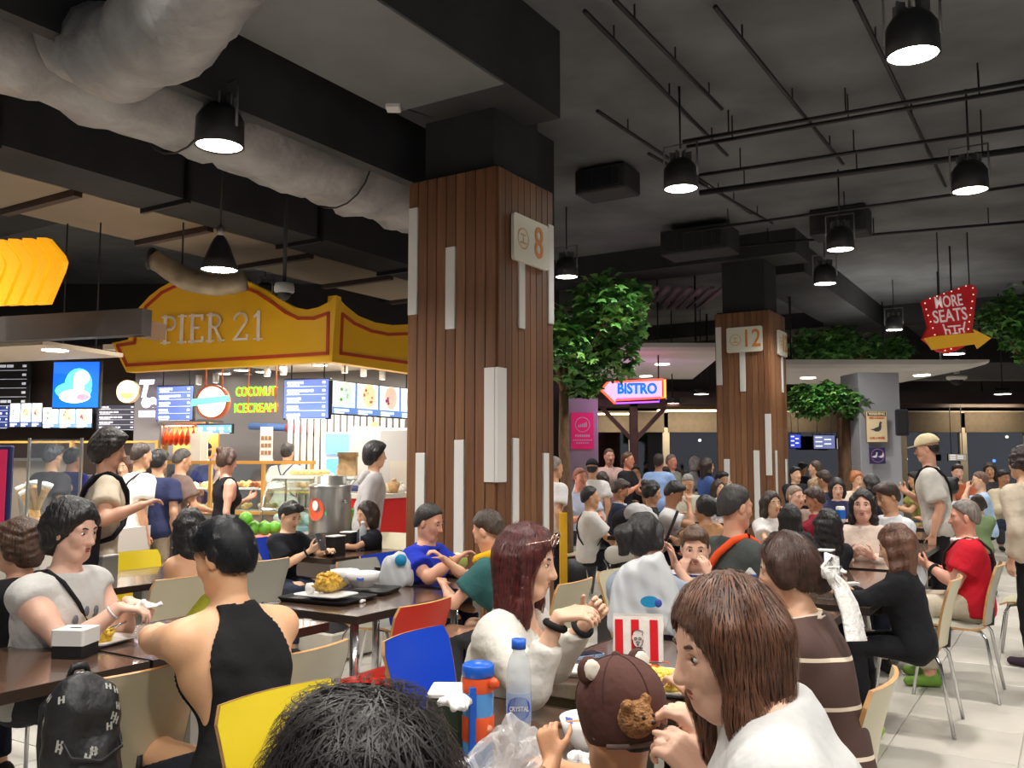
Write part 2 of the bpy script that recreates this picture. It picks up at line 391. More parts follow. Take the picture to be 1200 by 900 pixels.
t = thing('rectangular_duct', 'long black boxed air duct with flat sides above the food stalls', 'duct', ab(0, 7.25, 4.25), ROT)
for k in range(8):
    q = MB(); q.box((0, -3.4 + k * 1.75 + .86, 0), (.62, 1.72, .62)); q.build('duct_section', M_slabdark, t)
    q = MB(); q.box((0, -3.4 + k * 1.75, 0), (.70, .04, .70)); q.build('flange', M_black, t)
t = thing('ceiling_panel_run', 'row of beige ceiling panels with brown battens over the left stalls', 'ceiling panel', ab(0, 8.32, 4.0), ROT)
m_pan = mat('beige_panel', (150, 136, 116), .7, var=.1, vscale=1)
for k in range(9):
    q = MB(); q.box((0, -2 + k * 1.5, 0), (1.2, 1.36, .03)); q.build('ceiling_panel', m_pan, t)
    q = MB(); q.box((0, -2 + k * 1.5 + .75, -.03), (1.24, .08, .07)); q.build('batten', m_trim, t)
pipes = [((685, 13), (852, 182)), ((720, 0), (846, 128)), ((838, 8), (988, 192)), ((1002, 0), (1108, 218)), ((700, 130), (880, 250)), ((760, 180), (905, 262))]
pl = ['thin dark pipe along the slab just right of the big beam', 'second dark pipe along the slab right of the big beam', 'long dark conduit crossing the slab above pillar 12', 'dark conduit rising past the brightest pendant lamp', 'dark pipe sloping down toward pillar 12 from the big beam', 'short dark pipe nearest the top of pillar 12']
def pipe(p, q, r, z, label):
    a = onz(*p, z); b = onz(*q, z); d = (b - a)
    o = thing('ceiling_pipe', label, 'pipe', a)
    t = MB(); t.tube([(0, 0, 0), tuple(d)], r, 8); t.build('pipe_run', M_black, o)
    for f in (.15, .5, .85):
        t = MB(); c = d * f; t.tube([c + Vector((0, 0, .0)), c + Vector((0, 0, 5.27 - z))], .008, 5); t.build('hanger_rod', M_black, o)
    return o
for (p, q), l in zip(pipes, pl): pipe(p, q, .02, 5.12, l)
for k, (p, q, l) in enumerate((((800, 166), (1220, 92), 'nearest of the dark twin pipes crossing above the pendant lamps'), ((805, 172), (1220, 100), 'second of the dark twin pipes crossing above the pendant lamps'),
        ((815, 206), (1220, 146), 'black pipe crossing the slab just beyond the twin pipes'), ((820, 226), (1220, 172), 'thick black pipe passing behind the right hand pendant lamp'), ((800, 272), (1220, 214), 'black pipe crossing low behind the paired pendant lamps'), ((850, 290), (1220, 258), 'farthest black pipe crossing above the green tree tops'))):
    pipe(p, q, (.022 if k != 3 else .04), 5.0, l)
# corrugated deck strips beyond the near tree, pink light painted into their colour
t = thing('ceiling_grille', 'slatted pinkish ceiling grille above the white canopy behind the tree', 'grille', at(765, 350, 17))
for k in range(12):
    q = MB(); q.box((-1.1 + k * .2, 0, 0), (.09, 2.2, .05)); q.build('slat', mat('pink_lit_slat', (118, 92, 104), .6), t)
# far dark gear between columns
for k, (x, y, Y, sx, sy, sz, l) in enumerate(((712, 215, 11.3, .7, .5, .32, 'black air handling box under the ceiling right of pillar 8'), (985, 262, 13.2, .8, .5, .4, 'dark boxed duct under the ceiling right of pillar 12'), (820, 285, 14.0, 1.1, .6, .4, 'dark boxed duct just left of pillar 12'))):
    o = thing('air_unit', l, 'air unit', at(x, y, Y), ROT)
    q = MB(); q.box((0, 0, 0), (sx, sy, sz), bev=.02); q.build('casing', M_slabdark, o)
    for s in (-1, 1):
        q = MB(); q.tube([(s * sx * .4, 0, sz / 2), (s * sx * .4, 0, 5.27 - o.location.z)], .012, 5); q.build('hanger_rod', M_black, o)
    q = MB()
    for j in range(6): q.box((-sx * .35 + j * sx * .14, -sy / 2 - .006, 0), (sx * .1, .012, sz * .7))
    q.build('vent_slats', M_dark, o)

# ------------------------------------------------------------------ pendant lamps
def pendant(px, py, label, z=4.2, r=.165, kind='drum', power=1.0, loc=None):
    p = onz(px, py, z) if loc is None else Vector(loc)
    o = thing('pendant_lamp', label, 'lamp', p, ROT, 'pendant lamps over the tables')
    q = MB()
    if kind == 'drum': q.lathe([(0, .30), (r * .55, .30), (r * .8, .26), (r * 1.02, .2), (r * 1.05, 0), (r * .98, 0), (r * .96, .03)], 24)
    else: q.lathe([(.03, .34), (.06, .30), (.09, .24), (r * .8, .12), (r * 1.05, 0), (r * 1.0, 0), (r * .7, .12)], 24)
    q.build('shade', M_dark, o)
    q = MB(); q.lathe([(0, .012), (r * .97, .012)], 24); q.build('diffuser', M_lamp, o)
    q = MB()
    if kind == 'drum':
        w = r * 1.06; q.tube([(-w, 0, .12), (-w, 0, .46), (w, 0, .46), (w, 0, .12)], .012, 6)
        for k in range(8): q.box((r * .5 * math.cos(k * PI / 4), r * .5 * math.sin(k * PI / 4), .33), (.012, .07, .08), k * PI / 4 + PI / 2)
        q.build('bracket', mat('bracket_grey', (120, 120, 122), .4, .6), o)
    else:
        q.tube([(0, 0, .33), (0, 0, .42)], .035, 10); q.build('socket', M_steel, o)
    q = MB(); q.tube([(0, 0, .42), (0, 0, 5.28 - p.z)], .011, 6); q.build('cable', M_black, o)
    spot_light('pendant_beam', p - Vector((0, 0, .02)), LAMP_W * power)
    return o
for px, py, l, k in ((1070, 66, 'brightest and largest pendant lamp, at the top right corner', 'drum'), (798, 222, 'pendant lamp hanging between pillars 8 and 12', 'drum'), (1137, 224, 'pendant lamp at far right, above the red seats sign', 'drum'),
        (985, 293, 'upper of the paired pendant lamps right of pillar 12', 'drum'), (967, 333, 'lower of the paired pendant lamps right of pillar 12', 'drum'), (664, 325, 'pendant lamp glowing behind the near tree crown', 'drum'),
        (1048, 387, 'small distant drum pendant left of the red seats sign', 'drum'), ): pendant(px, py, l, kind=k)
pendant(257, 172, 'drum pendant hanging in front of the wrapped duct at upper left', z=3.75)
pendant(257, 317, 'dome pendant hanging in front of the yellow stall sign', z=3.3, r=.17, kind='dome', power=1.3)
# unseen pendants: assumed grid, plus some added to brighten chairs and stall sign
for k, (a, b) in enumerate(((2.4, 1.6), (2.0, 3.6), (2.5, -.8), (5.6, -1.6), (-.4, 1.4), (10.5, 11.5), (16, -2), (15.5, -.6), (1.5, 6.0), (12, -.8), (.6, -.3), (3.8, -2.4), (2.4, 7.6), (3.0, 9.4))):
    v = ab(a, b, 4.2); pendant(0, 0, 'pendant lamp of the ceiling grid outside the picture', loc=v, power=1.7 if b > 7 else .8)
# ------------------------------------------------------------------ food stalls at left
def onplane(px, py, P0, n):
    r = ray(px, py); o = Vector((0, 0, CAMZ)); return o + r * ((P0 - o).dot(n) / r.dot(n))
class Face:     # a vertical plane through P0 along direction d; local x = along, z = up
    def __init__(s, P0, d): s.P0 = Vector((P0[0], P0[1], 0)); s.d = Vector((d[0], d[1], 0)).normalized(); s.n = Vector((s.d.y, -s.d.x, 0)); s.rz = math.atan2(s.d.y, s.d.x)
    def uz(s, px, py): p = onplane(px, py, s.P0, s.n); return ((p - s.P0).dot(s.d), p.z)
FL = Face((-1.91, 9.5), (2.49, -.70)); FRt = Face((-1.91, 9.5), (.53, .848))
m_yel = mat('sign_yellow', (246, 190, 28), .45, var=.03, vscale=2); m_rust = mat('sign_red_line', (190, 66, 26), .5)
root = thing('stall_sign', 'big scalloped yellow stall sign with red border and white raised lettering', 'sign', FL.P0)
def ribbon(mbx, pts, w, y, z=None, M=None, closed=False):
    n = len(pts); rng = range(n if closed else n - 1)
    for i in rng:
        p = Vector(pts[i]); q = Vector(pts[(i + 1) % n]); d = (q - p)
        if d.length < 1e-5: continue
        d.normalize(); nn = Vector((-d.y, d.x)) * w / 2; p2 = p - d * w * .35; q2 = q + d * w * .35
        vs = [(a.x, yy, a.y) for yy in (y, y + .012) for a in (p2 - nn, q2 - nn, q2 + nn, p2 + nn)]
        mbx.add(vs, [(0, 1, 2, 3), (4, 7, 6, 5), (0, 4, 5, 1), (1, 5, 6, 2), (2, 6, 7, 3), (3, 7, 4, 0)], M)
left = [(148, 436), (131, 402), (150, 398), (156, 372), (163, 360), (175, 347), (188, 337), (203, 329), (222, 323), (243, 320), (264, 322), (287, 328), (310, 339), (328, 351), (345, 360), (360, 363), (373, 360), (385, 354), (394, 346), (389, 424)]
q = MB(); q.prism([FL.uz(*p) for p in left], 0, .12); q.build('front_board', m_yel, root, (0, 0, 0), FL.rz)
right = [(394, 346), (405, 358), (420, 370), (440, 378), (460, 381), (482, 380), (500, 376), (500, 440), (389, 424)]
q = MB(); q.prism([FRt.uz(*p) for p in right], 0.0, .12); q.build('side_board', m_yel, root, (0, 0, 0), FRt.rz)
q = MB(); ribbon(q, [FL.uz(*p) for p in [(149, 428), (138, 405), (158, 402), (162, 376), (172, 359), (190, 343), (207, 335), (226, 330), (243, 328), (264, 330), (287, 337), (302, 343), (320, 355), (335, 366), (350, 373), (368, 373), (385, 367), (384, 414)]], .035, -.012, closed=True); q.build('front_border', m_rust, root, (0, 0, 0), FL.rz)
q = MB(); ribbon(q, [FRt.uz(*p) for p in [(399, 414), (401, 368), (415, 379), (435, 388), (455, 392), (480, 391), (498, 390), (498, 428)]], .035, -.012, closed=True); q.build('side_border', m_rust, root, (0, 0, 0), FRt.rz)
# lettering with serifs, built as strokes
def arc(cx, cy, rx, ry, a0, a1, n=10): return [(cx + rx * math.cos(R(a0 + (a1 - a0) * k / n)), cy + ry * math.sin(R(a0 + (a1 - a0) * k / n))) for k in range(n + 1)]
GL = {'P': ([[(.18, 0), (.18, 1)], [(.18, .97)] + arc(.36, .74, .26, .23, 90, -90) + [(.18, .51)]], [(.04, 0, .34), (.04, 1, .2)], .72),
      'I': ([[(.2, 0), (.2, 1)]], [(.04, 0, .36), (.04, 1, .36)], .5),
      'E': ([[(.18, 0), (.18, 1)], [(.18, .97), (.6, .97), (.6, .82)], [(.18, .52), (.45, .52)], [(.18, .03), (.63, .03), (.63, .18)]], [(.04, 0, .2), (.04, 1, .2)], .78),
      'R': ([[(.18, 0), (.18, 1)], [(.18, .97)] + arc(.36, .75, .24, .22, 90, -90) + [(.18, .53)], [(.38, .53), (.66, 0)]], [(.04, 0, .3), (.04, 1, .2), (.55, 0, .25)], .86),
      '2': ([arc(.33, .73, .26, .25, 170, -20) + [(.08, .04), (.62, .04), (.62, .18)]], [], .8), '1': ([[(.3, 0), (.3, 1)], [(.3, .98), (.12, .82)]], [(.12, 0, .36)], .55), ' ': ([], [], .3)}
def serif_text(s, h, w):
    q = MB(); x = 0
    for ch in s:
        st, se, adv = GL[ch]
        for k, pl in enumerate(st): ribbon(q, [((x + p[0]) * w, p[1] * h) for p in pl], h * (.125 if k == 0 and ch != '2' else .085), -.02)
        for sx, sy, l in se: ribbon(q, [((x + sx) * w, (sy * .95 + .025) * h), ((x + sx + l) * w, (sy * .95 + .025) * h)], h * .06, -.02)
        x += adv
    return q, x * w
u0, z0 = FL.uz(190, 403); u1, z1 = FL.uz(311, 395); hh = FL.uz(250, 366)[1] - FL.uz(250, 398)[1]
q, tot = serif_text('PIER 21', 1, 1); q, tot2 = serif_text('PIER 21', hh, (u1 - u0) / tot)
o = q.build('lettering', mat('letter_white', (248, 240, 226), .4), root, None, None); o.matrix_local = Matrix.Translation(Vector((0, 0, 0))) @ Matrix.Rotation(FL.rz, 4, 'Z') @ Matrix.Translation((u0, -.012, z0))
# stall ceiling behind the sign with downlights and spots
c = FL.P0
o = thing('stall_ceiling', 'white suspended ceiling over the yellow signed stall', 'ceiling panel', (c.x, c.y, 2.80), 0)
_e = Vector((-.02, .18, 0)); _f = FL.d * -3.0 + Vector((0, .12, 0)); _g = FRt.d * 3.2 + Vector((-.16, .05, 0))
q = MB(); q.slab([(_e.x, _e.y), (_g.x, _g.y), (_g.x + _f.x, _g.y + _f.y), (_f.x, _f.y)], 0, .06); q.build('panel', mat('stall_white', (226, 218, 204), .6), o)
q = MB(); q.tube([_e + FRt.d * 1.5 + Vector((-.1, 0, -.02)), _e + FRt.d * 1.5 + _f], .035, 4); q.build('yellow_rail', m_yel, o)
for px, py, n in ((375, 428, 9.9), (283, 434, 11), (295, 440, 11.6), (262, 438, 11.5), (308, 436, 10.8), (461, 439, 10.9)):
    p = onz(px, py, 2.79); q = MB(); q.lathe([(0, -.002), (.085, -.002), (.10, .0), (.10, .02)], 18); 
    d = thing('recessed_downlight', {375: 'large round downlight at the front corner of the stall ceiling', 283: 'round downlight directly above the green neon lettering', 295: 'deeper downlight behind the neon lettering', 262: 'downlight above the round ice cream emblem', 308: 'downlight right of the neon lettering hangers', 461: 'downlight over the right hand photo menu screens'}[px], 'light', p, 0, 'stall ceiling lights'); 
    q.build('lens', M_down, d); q = MB(); q.lathe([(.10, .02), (.12, .01), (.12, -.004), (.10, -.004)], 18); q.build('rim', M_white, d)
for px, py, l in ((313, 436, 'white cylinder spot right of the neon letters'), (332, 434, 'white cylinder spot above the blue menu screen'), (404, 432, 'leftmost white cylinder spot over the photo menus'), (426, 436, 'middle white cylinder spot over the photo menus'), (448, 440, 'rightmost white cylinder spot over the photo menus'), (253, 444, 'small white spot above the ice cream emblem'), (233, 446, 'small white spot left of the ice cream emblem')):
    p = onz(px, py, 2.70); d = thing('cylinder_spot', l, 'light', p, 0, 'stall ceiling spots'); q = MB(); q.lathe([(0, .08), (.045, .08), (.045, -.06), (.04, -.06)], 14); q.build('barrel', M_white, d); q = MB(); q.lathe([(0, -.055), (.04, -.055)], 14); q.build('lens', M_down, d)
for fx, fy in ((.2, .25), (.7, .25), (.2, .7), (.7, .7)): area_light('stall_light', Vector((c.x, c.y, 2.74)) + _f * fx + _g * fy, .7, 38, (1, .93, .82))

# ------------------------------------------------------------------ screens and boards
def board(name, label, cat, face, c0, c1, col, estr, lines=0, head=None, dark=(30, 34, 60), hang=.42, pics=0, group=None, linecol=(240, 244, 255), seed=1, cols=1):
    """c0, c1: opposite corners surveyed on a wall plane"""
    u0, z1 = face.uz(*c0); u1, z0 = face.uz(*c1); w = u1 - u0; h = z1 - z0; rr = random.Random(seed)
    P = face.P0 + face.d * ((u0 + u1) / 2) + Vector((0, 0, (z0 + z1) / 2)); o = thing(name, label, cat, P, face.rz, group)
    q = MB(); q.box((0, .03, 0), (w, .05, h), bev=.008); q.build('casing', M_black, o)
    q = MB(); q.box((0, .002, 0), (w - .03, .01, h - .03)); q.build('screen', glow('screen_%d_%d_%d' % col, col, estr) if estr else mat('board_%d_%d_%d' % col, col, .5), o)
    t = MB(); b = MB(); yy = -.006
    if lines:
        cw = (w - .06) / cols
        for ci in range(cols):
            x0 = -w / 2 + .03 + ci * cw
            for k in range(lines):
                z = h / 2 - h * (k + .55) / (lines + .1)
                x = x0 + cw * .05
                for wd in range(rr.randrange(3, 7)):
                    l = cw * rr.uniform(.05, .13)
                    if x + l > x0 + cw * .72: break
                    t.box((x + l / 2, yy, z), (l, .004, h * .30 / lines)); x += l + cw * .02
                t.box((x0 + cw * .2, yy, z - h * .32 / lines), (cw * .28, .004, h * .12 / lines))
                t.box((x0 + cw * .92, yy, z), (cw * .07, .004, h * .26 / lines))
                b.box((x0 + cw * .5, yy, z - h * .48 / lines), (cw * .94, .003, h * .05 / lines))
        t.build('menu_lettering', glow('menu_text' if estr > .3 else 'menu_text_dim', linecol, 1.3 if estr > .3 else .35), o)['kind'] = 'stuff'; b.build('rule_lines', glow('menu_text' if estr > .3 else 'menu_text_dim', linecol, 1.3 if estr > .3 else .35), o)['kind'] = 'stuff'
    if pics:
        for k in range(pics):
            x = -w / 2 + w * (k + .5) / pics; r = min(w / pics, h) * .36
            q = MB(); q.box((x, yy + .002, h * .1), (w / pics * .9, .004, h * .74)); q.build('photo_panel', glow('photo_white', (238, 246, 246), 1.25), o)
            q = MB(); q.lathe([(0, 0), (r, 0), (r, .004), (0, .006)], 18, Matrix.Translation((x + r * .1, yy - .002, h * .12)) @ Matrix.Diagonal((.8, 1, 1, 1)) @ Matrix.Rotation(PI / 2, 4, 'X')); q.build('dish_picture', glow('dish_%d' % (k % 4), ((206, 224, 214), (240, 214, 170), (226, 190, 170), (214, 220, 240))[k % 4], 1.1), o)
            q = MB()
            for j in range(6): q.ball((x + rr.uniform(-.5, .5) * r, yy - .004, h * .12 + rr.uniform(-.5, .5) * r), (r * .22, .004, r * .2), 8, 5)
            q.build('food_picture', glow('foodpic_%d' % (k % 4), ((104, 170, 70), (196, 120, 60), (150, 70, 110), (230, 180, 70))[k % 4], .9), o)
            q = MB(); q.box((x - w / pics * .1, yy, -h * .36), (w / pics * .6, .004, h * .07)); q.box((x - w / pics * .2, yy, -h * .44), (w / pics * .4, .004, h * .04)); q.build('caption', glow('menu_text', linecol, 1.3), o)
    if hang:
        for s in (-.35, .35):
            q = MB(); q.tube([(s * w, .03, h / 2), (s * w, .03, h / 2 + hang)], .008, 6); q.build('hanger_rod', M_dark, o)
    return o
FLi = Face(FL.P0 + Vector((.05, .25, 0)), FL.d); FRi = Face(FL.P0 + Vector((-.05, .25, 0)), FRt.d)
board('menu_screen', 'blue menu screen with white list left of the stall corner', 'screen', FLi, (332, 444), (386, 491), (104, 126, 206), .95, 5)
board('menu_screen', 'wide menu screen with bright food photos right of the stall corner', 'screen', FRi, (389, 445), (492, 492), (112, 150, 214), .9, 0, pics=4)
FLb = Face(FL.P0 + Vector((-.3, 1.2, 0)), FL.d)
board('menu_screen', 'blue menu screen left of the round ice cream emblem', 'screen', FLb, (183, 452), (226, 493), (104, 126, 206), .95, 5)
FS = Face((-6, 14.2), (1, -.12)); FSw = Face((-6, 14.6), (1, -.12))
def wallb(*a, **k): return board(*a, hang=False, **k)
wallb('menu_board', 'dark blue menu board with list under the round noodle emblem', 'menu board', FS, (113, 474), (160, 504), (44, 44, 66), .15, 5, seed=2)
wallb('menu_board', 'dark menu board partly behind the blue hanging menu screen', 'menu board', FS, (165, 475), (206, 506), (44, 44, 66), .15, 6, seed=3)
wallb('photo_menu', 'photo menu of bowls under the blue video screen', 'menu board', FS, (50, 477), (108, 502), (120, 160, 200), .7, 0, pics=3)
wallb('photo_menu', 'photo menu of green bowls at the far left stall', 'menu board', FS, (12, 472), (49, 501), (70, 92, 150), .7, 0, pics=3)
wallb('menu_board', 'narrow blue list board at the left picture edge', 'menu board', FS, (-14, 474), (11, 502), (56, 70, 140), .5, 4, seed=6)
wallb('menu_board', 'large black slatted menu board with pale lines at the left picture edge', 'menu board', FS, (-30, 424), (34, 476), (34, 33, 34), 0, 5, seed=5, linecol=(200, 196, 190))
Fv = Face(at(88, 450, 9.2), (1, -.1))
o = board('video_screen', 'bright blue video screen showing a dish, hung over the left stalls', 'screen', Fv, (62, 423), (116, 479), (10, 92, 226), 1.3, hang=2.7)
def disc(q, c, rx, rz, y, n=20): q.add([(c[0] + rx * math.cos(2 * PI * k / n), y, c[1] + rz * math.sin(2 * PI * k / n)) for k in range(n)], [tuple(range(n))])
for nm, col, e, items in (('glow_picture', (90, 220, 250), 1.5, [((.03, .0), .15, .17), ((-.02, -.06), .2, .09)]), ('plate_picture', (250, 252, 255), 1.9, [((.0, -.12), .17, .07), ((.07, .07), .085, .075), ((.04, -.02), .06, .1)]), ('food_picture', (222, 140, 160), 1.0, [((.09, -.13), .07, .035)])):
    q = MB()
    for j, (c, rx, rz) in enumerate(items): disc(q, c, rx, rz, -.006 - .002 * j - {'glow_picture': 0, 'plate_picture': .006, 'food_picture': .012}[nm])
    q.build(nm, glow('vid_' + nm, col, e), o)
wallb('menu_strip', 'low blue photo strip above the roast duck cabinet', 'menu board', Face(FL.P0 + Vector((-.6, 2.6, 0)), FL.d), (230, 497), (272, 508), (116, 170, 222), 1.0, 1, cols=3)
# round emblem lamps
def emblem(px, py, Y, r, label, ring, face, hang=0):
    P = at(px, py, Y); o = thing('round_emblem_sign', label, 'sign', P, R(-10))
    Mx = Matrix.Rotation(PI / 2, 4, 'X')
    q = MB(); q.lathe([(0, -.06), (r, -.06), (r, .03), (r * .92, .035), (r * .88, .02)], 28, Mx); q.build('rim', ring, o)
    q = MB(); q.lathe([(0, .02), (r * .88, .02)], 28, Mx); q.build('lit_face', face, o)
    return o
o = emblem(150, 459, 13.3, .17, 'round lit emblem with a bowl, beside the white script sign', mat('emblem_rim', (236, 214, 170), .4), glow('emblem_cream', (255, 240, 210), 1.6))
q = MB(); q.prism(arc(0, -.02, .11, .09, 180, 360), -.034, -.026); q.build('bowl_picture', glow('emblem_amber', (226, 140, 50), 1.0), o)
# white script sign
P = at(172, 468, 13.6); o = thing('script_sign', 'white lit script sign beside the round bowl emblem', 'sign', P, R(-8))
text('lettering', 'T', .34, glow('sign_violet', (226, 214, 255), 2.2), o, (-.05, 0, .15), shear=.2, bold=.02); text('lettering', 'ea', .26, glow('sign_violet', (226, 214, 255), 2.2), o, (.04, 0, -.03), bold=.02)
q = MB(); q.box((.0, .02, -.22), (.26, .02, .1)); q.build('caption_panel', glow('sign_violet', (226, 214, 255), 2.2), o)
o = emblem(249, 471, 10.1, .195, 'round white lit ice cream emblem with green ribbon', mat('emblem_red', (206, 96, 62), .5), glow('emblem_white', (255, 248, 238), 2.0))
q = MB(); q.prism([(-.24, -.05), (.24, .0), (.22, .07), (-.22, .03)], -.06, -.05); q.build('ribbon', glow('ribbon_green', (120, 232, 190), 1.2), o)
q = MB(); q.prism(arc(.0, .06, .09, .1, 0, 180), -.055, -.045); q.build('scoop_picture', glow('scoop_pink', (255, 200, 190), 1.3), o)
for s in (-.1, .1):
    q = MB(); q.tube([(s, .02, .16), (s, .02, .62)], .01, 6); q.build('hanger_rod', mat('orange_rod', (214, 110, 50), .5), o)
P = at(299, 468, 10.05); o = thing('neon_sign', 'green neon sign reading coconut icecream, hung on orange rods', 'sign', P, FL.rz)
m_neon = glow('neon_green', (110, 240, 30), 2.6); m_neonb = mat('neon_backing', (70, 44, 30), .6)
for s, z, h in (('COCONUT', .085, .155), ('ICECREAM', -.1, .15)):
    w = .5 if s == 'COCONUT' else .52
    me = text_mesh(s, h, .008, bold=-.001); ww = max(v.co.x for v in me.vertices) - min(v.co.x for v in me.vertices)
    for v in me.vertices: v.co.x *= w / ww
    me.materials.clear(); me.materials.append(m_neon); t = link('neon_letters', me, o, (0, 0, z)); t.rotation_euler = (PI / 2, 0, 0)
    me2 = me.copy(); me2.materials.clear(); me2.materials.append(mat('neon_red', (226, 70, 30), .5, emit=(226, 70, 30), estr=.6)); t = link('letter_returns', me2, o, (.008, .03, z - .005)); t.rotation_euler = (PI / 2, 0, 0)
for x in (-.12, .23):
    q = MB(); q.tube([(x, .05, -.14), (x, .05, .62)], .008, 6); q.build('hanger_rod', mat('orange_rod', (214, 110, 50), .5), o)

# ------------------------------------------------------------------ stall back wall, fridge, cabinets, counters
mb = MB(); u = Vector((-2.9, 13.2, 0)); mb.box((0, 0, 1.5), (6.2, .12, 3.0)); o = mb.build('wall_stall', mat('stall_grey', (122, 120, 122), .7), None, u, FL.rz); struct(o)
mb = MB()
o = thing('corrugated_panel', 'white ribbed partition panel behind the stall fridge', 'panel', (-2.45, 12.4, 0), R(10))
for k in range(18):
    q = MB(); q.tube([(-.6 + k * .09, 0, .0), (-.6 + k * .09, 0, 2.4)], .035, 6); q.build('rib', mat('rib_white', (224, 218, 208), .5), o)
def fridge(P, rz, w, h, label, glassdoor):
    o = thing('upright_fridge', label, 'fridge', P, rz)
    q = MB(); q.box((0, .3, h / 2), (w, .6, h), bev=.02); q.build('cabinet', mat('fridge_white', (228, 230, 232), .35), o)
    if glassdoor:
        q = MB(); q.box((0, -.012, h * .47), (w - .06, .03, h * .7)); q.build('glass_door', glow('fridge_blue', (110, 190, 226), .9), o)
        q = MB(); q.box((0, -.015, h * .92), (w - .02, .03, h * .14)); q.build('header_panel', glow('fridge_header', (120, 176, 226), .9), o)
        q = MB()
        for j in range(3):
            for i in range(5): q.tube([(-.22 + i * .11, -.03, h * (.2 + j * .22)), (-.22 + i * .11, -.03, h * (.2 + j * .22) + .16)], [.03, .022], 8)
        q.build('bottle_picture', glow('fridge_bottles', (214, 226, 236), .6), o)
    else:
        q = MB(); q.box((0, -.014, h * .5), (w - .02, .03, h * .97), bev=.006); q.build('door', mat('fridge_white', (228, 230, 232), .35), o)
        q = MB(); q.box((-w * .4, -.05, h * .5), (.02, .03, .5)); q.build('handle', M_steel, o)
    return o
fridge(at(400, 540, 11.3).xy.to_3d(), R(6), .42, 1.86, 'glass door drinks fridge with blue lit shelves in the stall', True)
fridge(at(430, 540, 11.0).xy.to_3d(), R(6), .44, 1.92, 'white fridge cabinet standing between the glass fridge and the paper covered one', False)
f = fridge(at(463, 540, 10.9).xy.to_3d(), R(6), .40, 1.9, 'white cabinet with taped papers behind the grey hoodie', False)
q = MB(); q.box((.05, -.034, 1.35), (.22, .004, .3)); q.box((.02, -.034, .98), (.18, .004, .24)); q.build('taped_paper', mat('paper', (242, 238, 226), .8), f)
o = thing('figurine', 'small golden figurine sitting on the white stall cabinet', 'figurine', at(440, 508, 11.2)); q = MB(); q.ball((0, 0, .05), (.05, .04, .05)); q.ball((0, 0, .12), .035); q.tube([(-.03, 0, .08), (-.07, -.03, .13)], .012, 6); q.build('body', mat('gold', (226, 190, 130), .4), o); q = MB(); q.box((0, 0, .0), (.12, .1, .02)); q.build('base', M_white, o)
# red counter at right
for px, w, l in ((409, .30, 'narrow red counter front left of the grey hoodie'), (468, .75, 'bright red counter front beside the wood pillar')):
    P = at(px, 620, 9.9); o = thing('red_counter', l, 'counter', (P.x, P.y, 0), FRt.rz if px > 450 else 0)
    q = MB(); q.box((0, .3, .55), (w, .55, 1.1)); q.build('body', mat('counter_red', (206, 22, 24), .4), o)
    q = MB(); q.box((0, .3, 1.12), (w + .04, .6, .05)); q.build('worktop', mat('counter_top', (214, 208, 196), .4), o)
    q = MB(); q.box((0, .02, .06), (w, .04, .1)); q.build('plinth', M_black, o)
for k, (px, py, r, l) in enumerate(((462, 567, .09, 'brown paper bundle on the red counter'), (455, 560, .07, 'beige cloth bundle on the red counter'), (470, 571, .07, 'white wrapped bundle on the red counter beside the pillar'))):
    P = at(px, py, 10.0); o = thing('food_bundle', l, 'bundle', (P.x, P.y, 1.145)); q = MB(); q.ball((0, 0, r * .7), (r, r * .8, r * .75), 12, 8); q.build('wrap', mat('bundle_%d' % k, ((176, 140, 96), (206, 186, 150), (232, 226, 212))[k], .8, var=.2, vscale=20, bump=.6, bscale=30), o); q = MB(); q.ball((0, 0, r * 1.5), (r * .3, r * .3, r * .25), 8, 5); q.build('knot', mat('bundle_%d' % k, (0, 0, 0)), o)
# curved glass ice cream freezer
P = at(352, 630, 10.0); o = thing('display_freezer', 'curved glass ice cream freezer behind the steel urn', 'freezer', (P.x, P.y, 0), R(-8))
q = MB(); q.box((0, .4, .35), (.98, .7, .7)); q.build('cabinet', M_steel, o); q = MB(); q.box((0, .04, .62), (.9, .03, .14)); q.build('front_label', mat('pale_label', (226, 206, 178), .5), o)
prof = [(0.02, .7), (.06, .95), (.16, 1.15), (.32, 1.27), (.5, 1.3)]
q = MB(); vs = [(x, y, z) for x in (-.48, .48) for y, z in prof]; n = len(prof); q.add(vs, [(i, i + n, i + n + 1, i + 1) for i in range(n - 1)], None, True); q.build('curved_glass', clear('freezer_glass', (216, 236, 240), .5, .06), o)
for s in (-.485, .485):
    q = MB(); q.tube([(s, y, z) for y, z in prof] + [(s, .75, 1.3), (s, .75, .7)], .014, 6); q.build('frame', M_steel, o)
q = MB(); q.box((0, .55, 1.31), (1.0, .42, .03)); q.build('top_shelf', M_white, o)
q = MB(); q.box((0, .44, .73), (.92, .6, .06)); q.build('tray', mat('tub_blue', (186, 214, 214), .4), o)
for k in range(10):
    q = MB(); q.lathe([(0, .02), (.07, .02), (.08, .1), (.06, .13), (0, .15)], 12, Matrix.Translation((-.36 + (k % 5) * .18, .3 + (k // 5) * .22, .76))); q.build('ice_cream_tub', mat('tub_%d' % (k % 3), ((240, 236, 220), (236, 220, 170), (220, 236, 230))[k % 3], .6), o)
for k in range(9):
    d = thing('round_bun', '%s small round bun in the %s row on top of the ice cream freezer' % (('first', 'second', 'third', 'fourth', 'last')[k % 5], 'front' if k < 5 else 'back'), 'bun', o.matrix_basis @ Vector((-.28 + (k % 5) * .1, .46 + (k // 5) * .12, 1.328)), 0, 'buns on the freezer top'); q = MB(); q.ball((0, 0, .035), (.045, .045, .036), 10, 6); q.build('crust', mat('bun', (214, 178, 120), .7, var=.15), d)
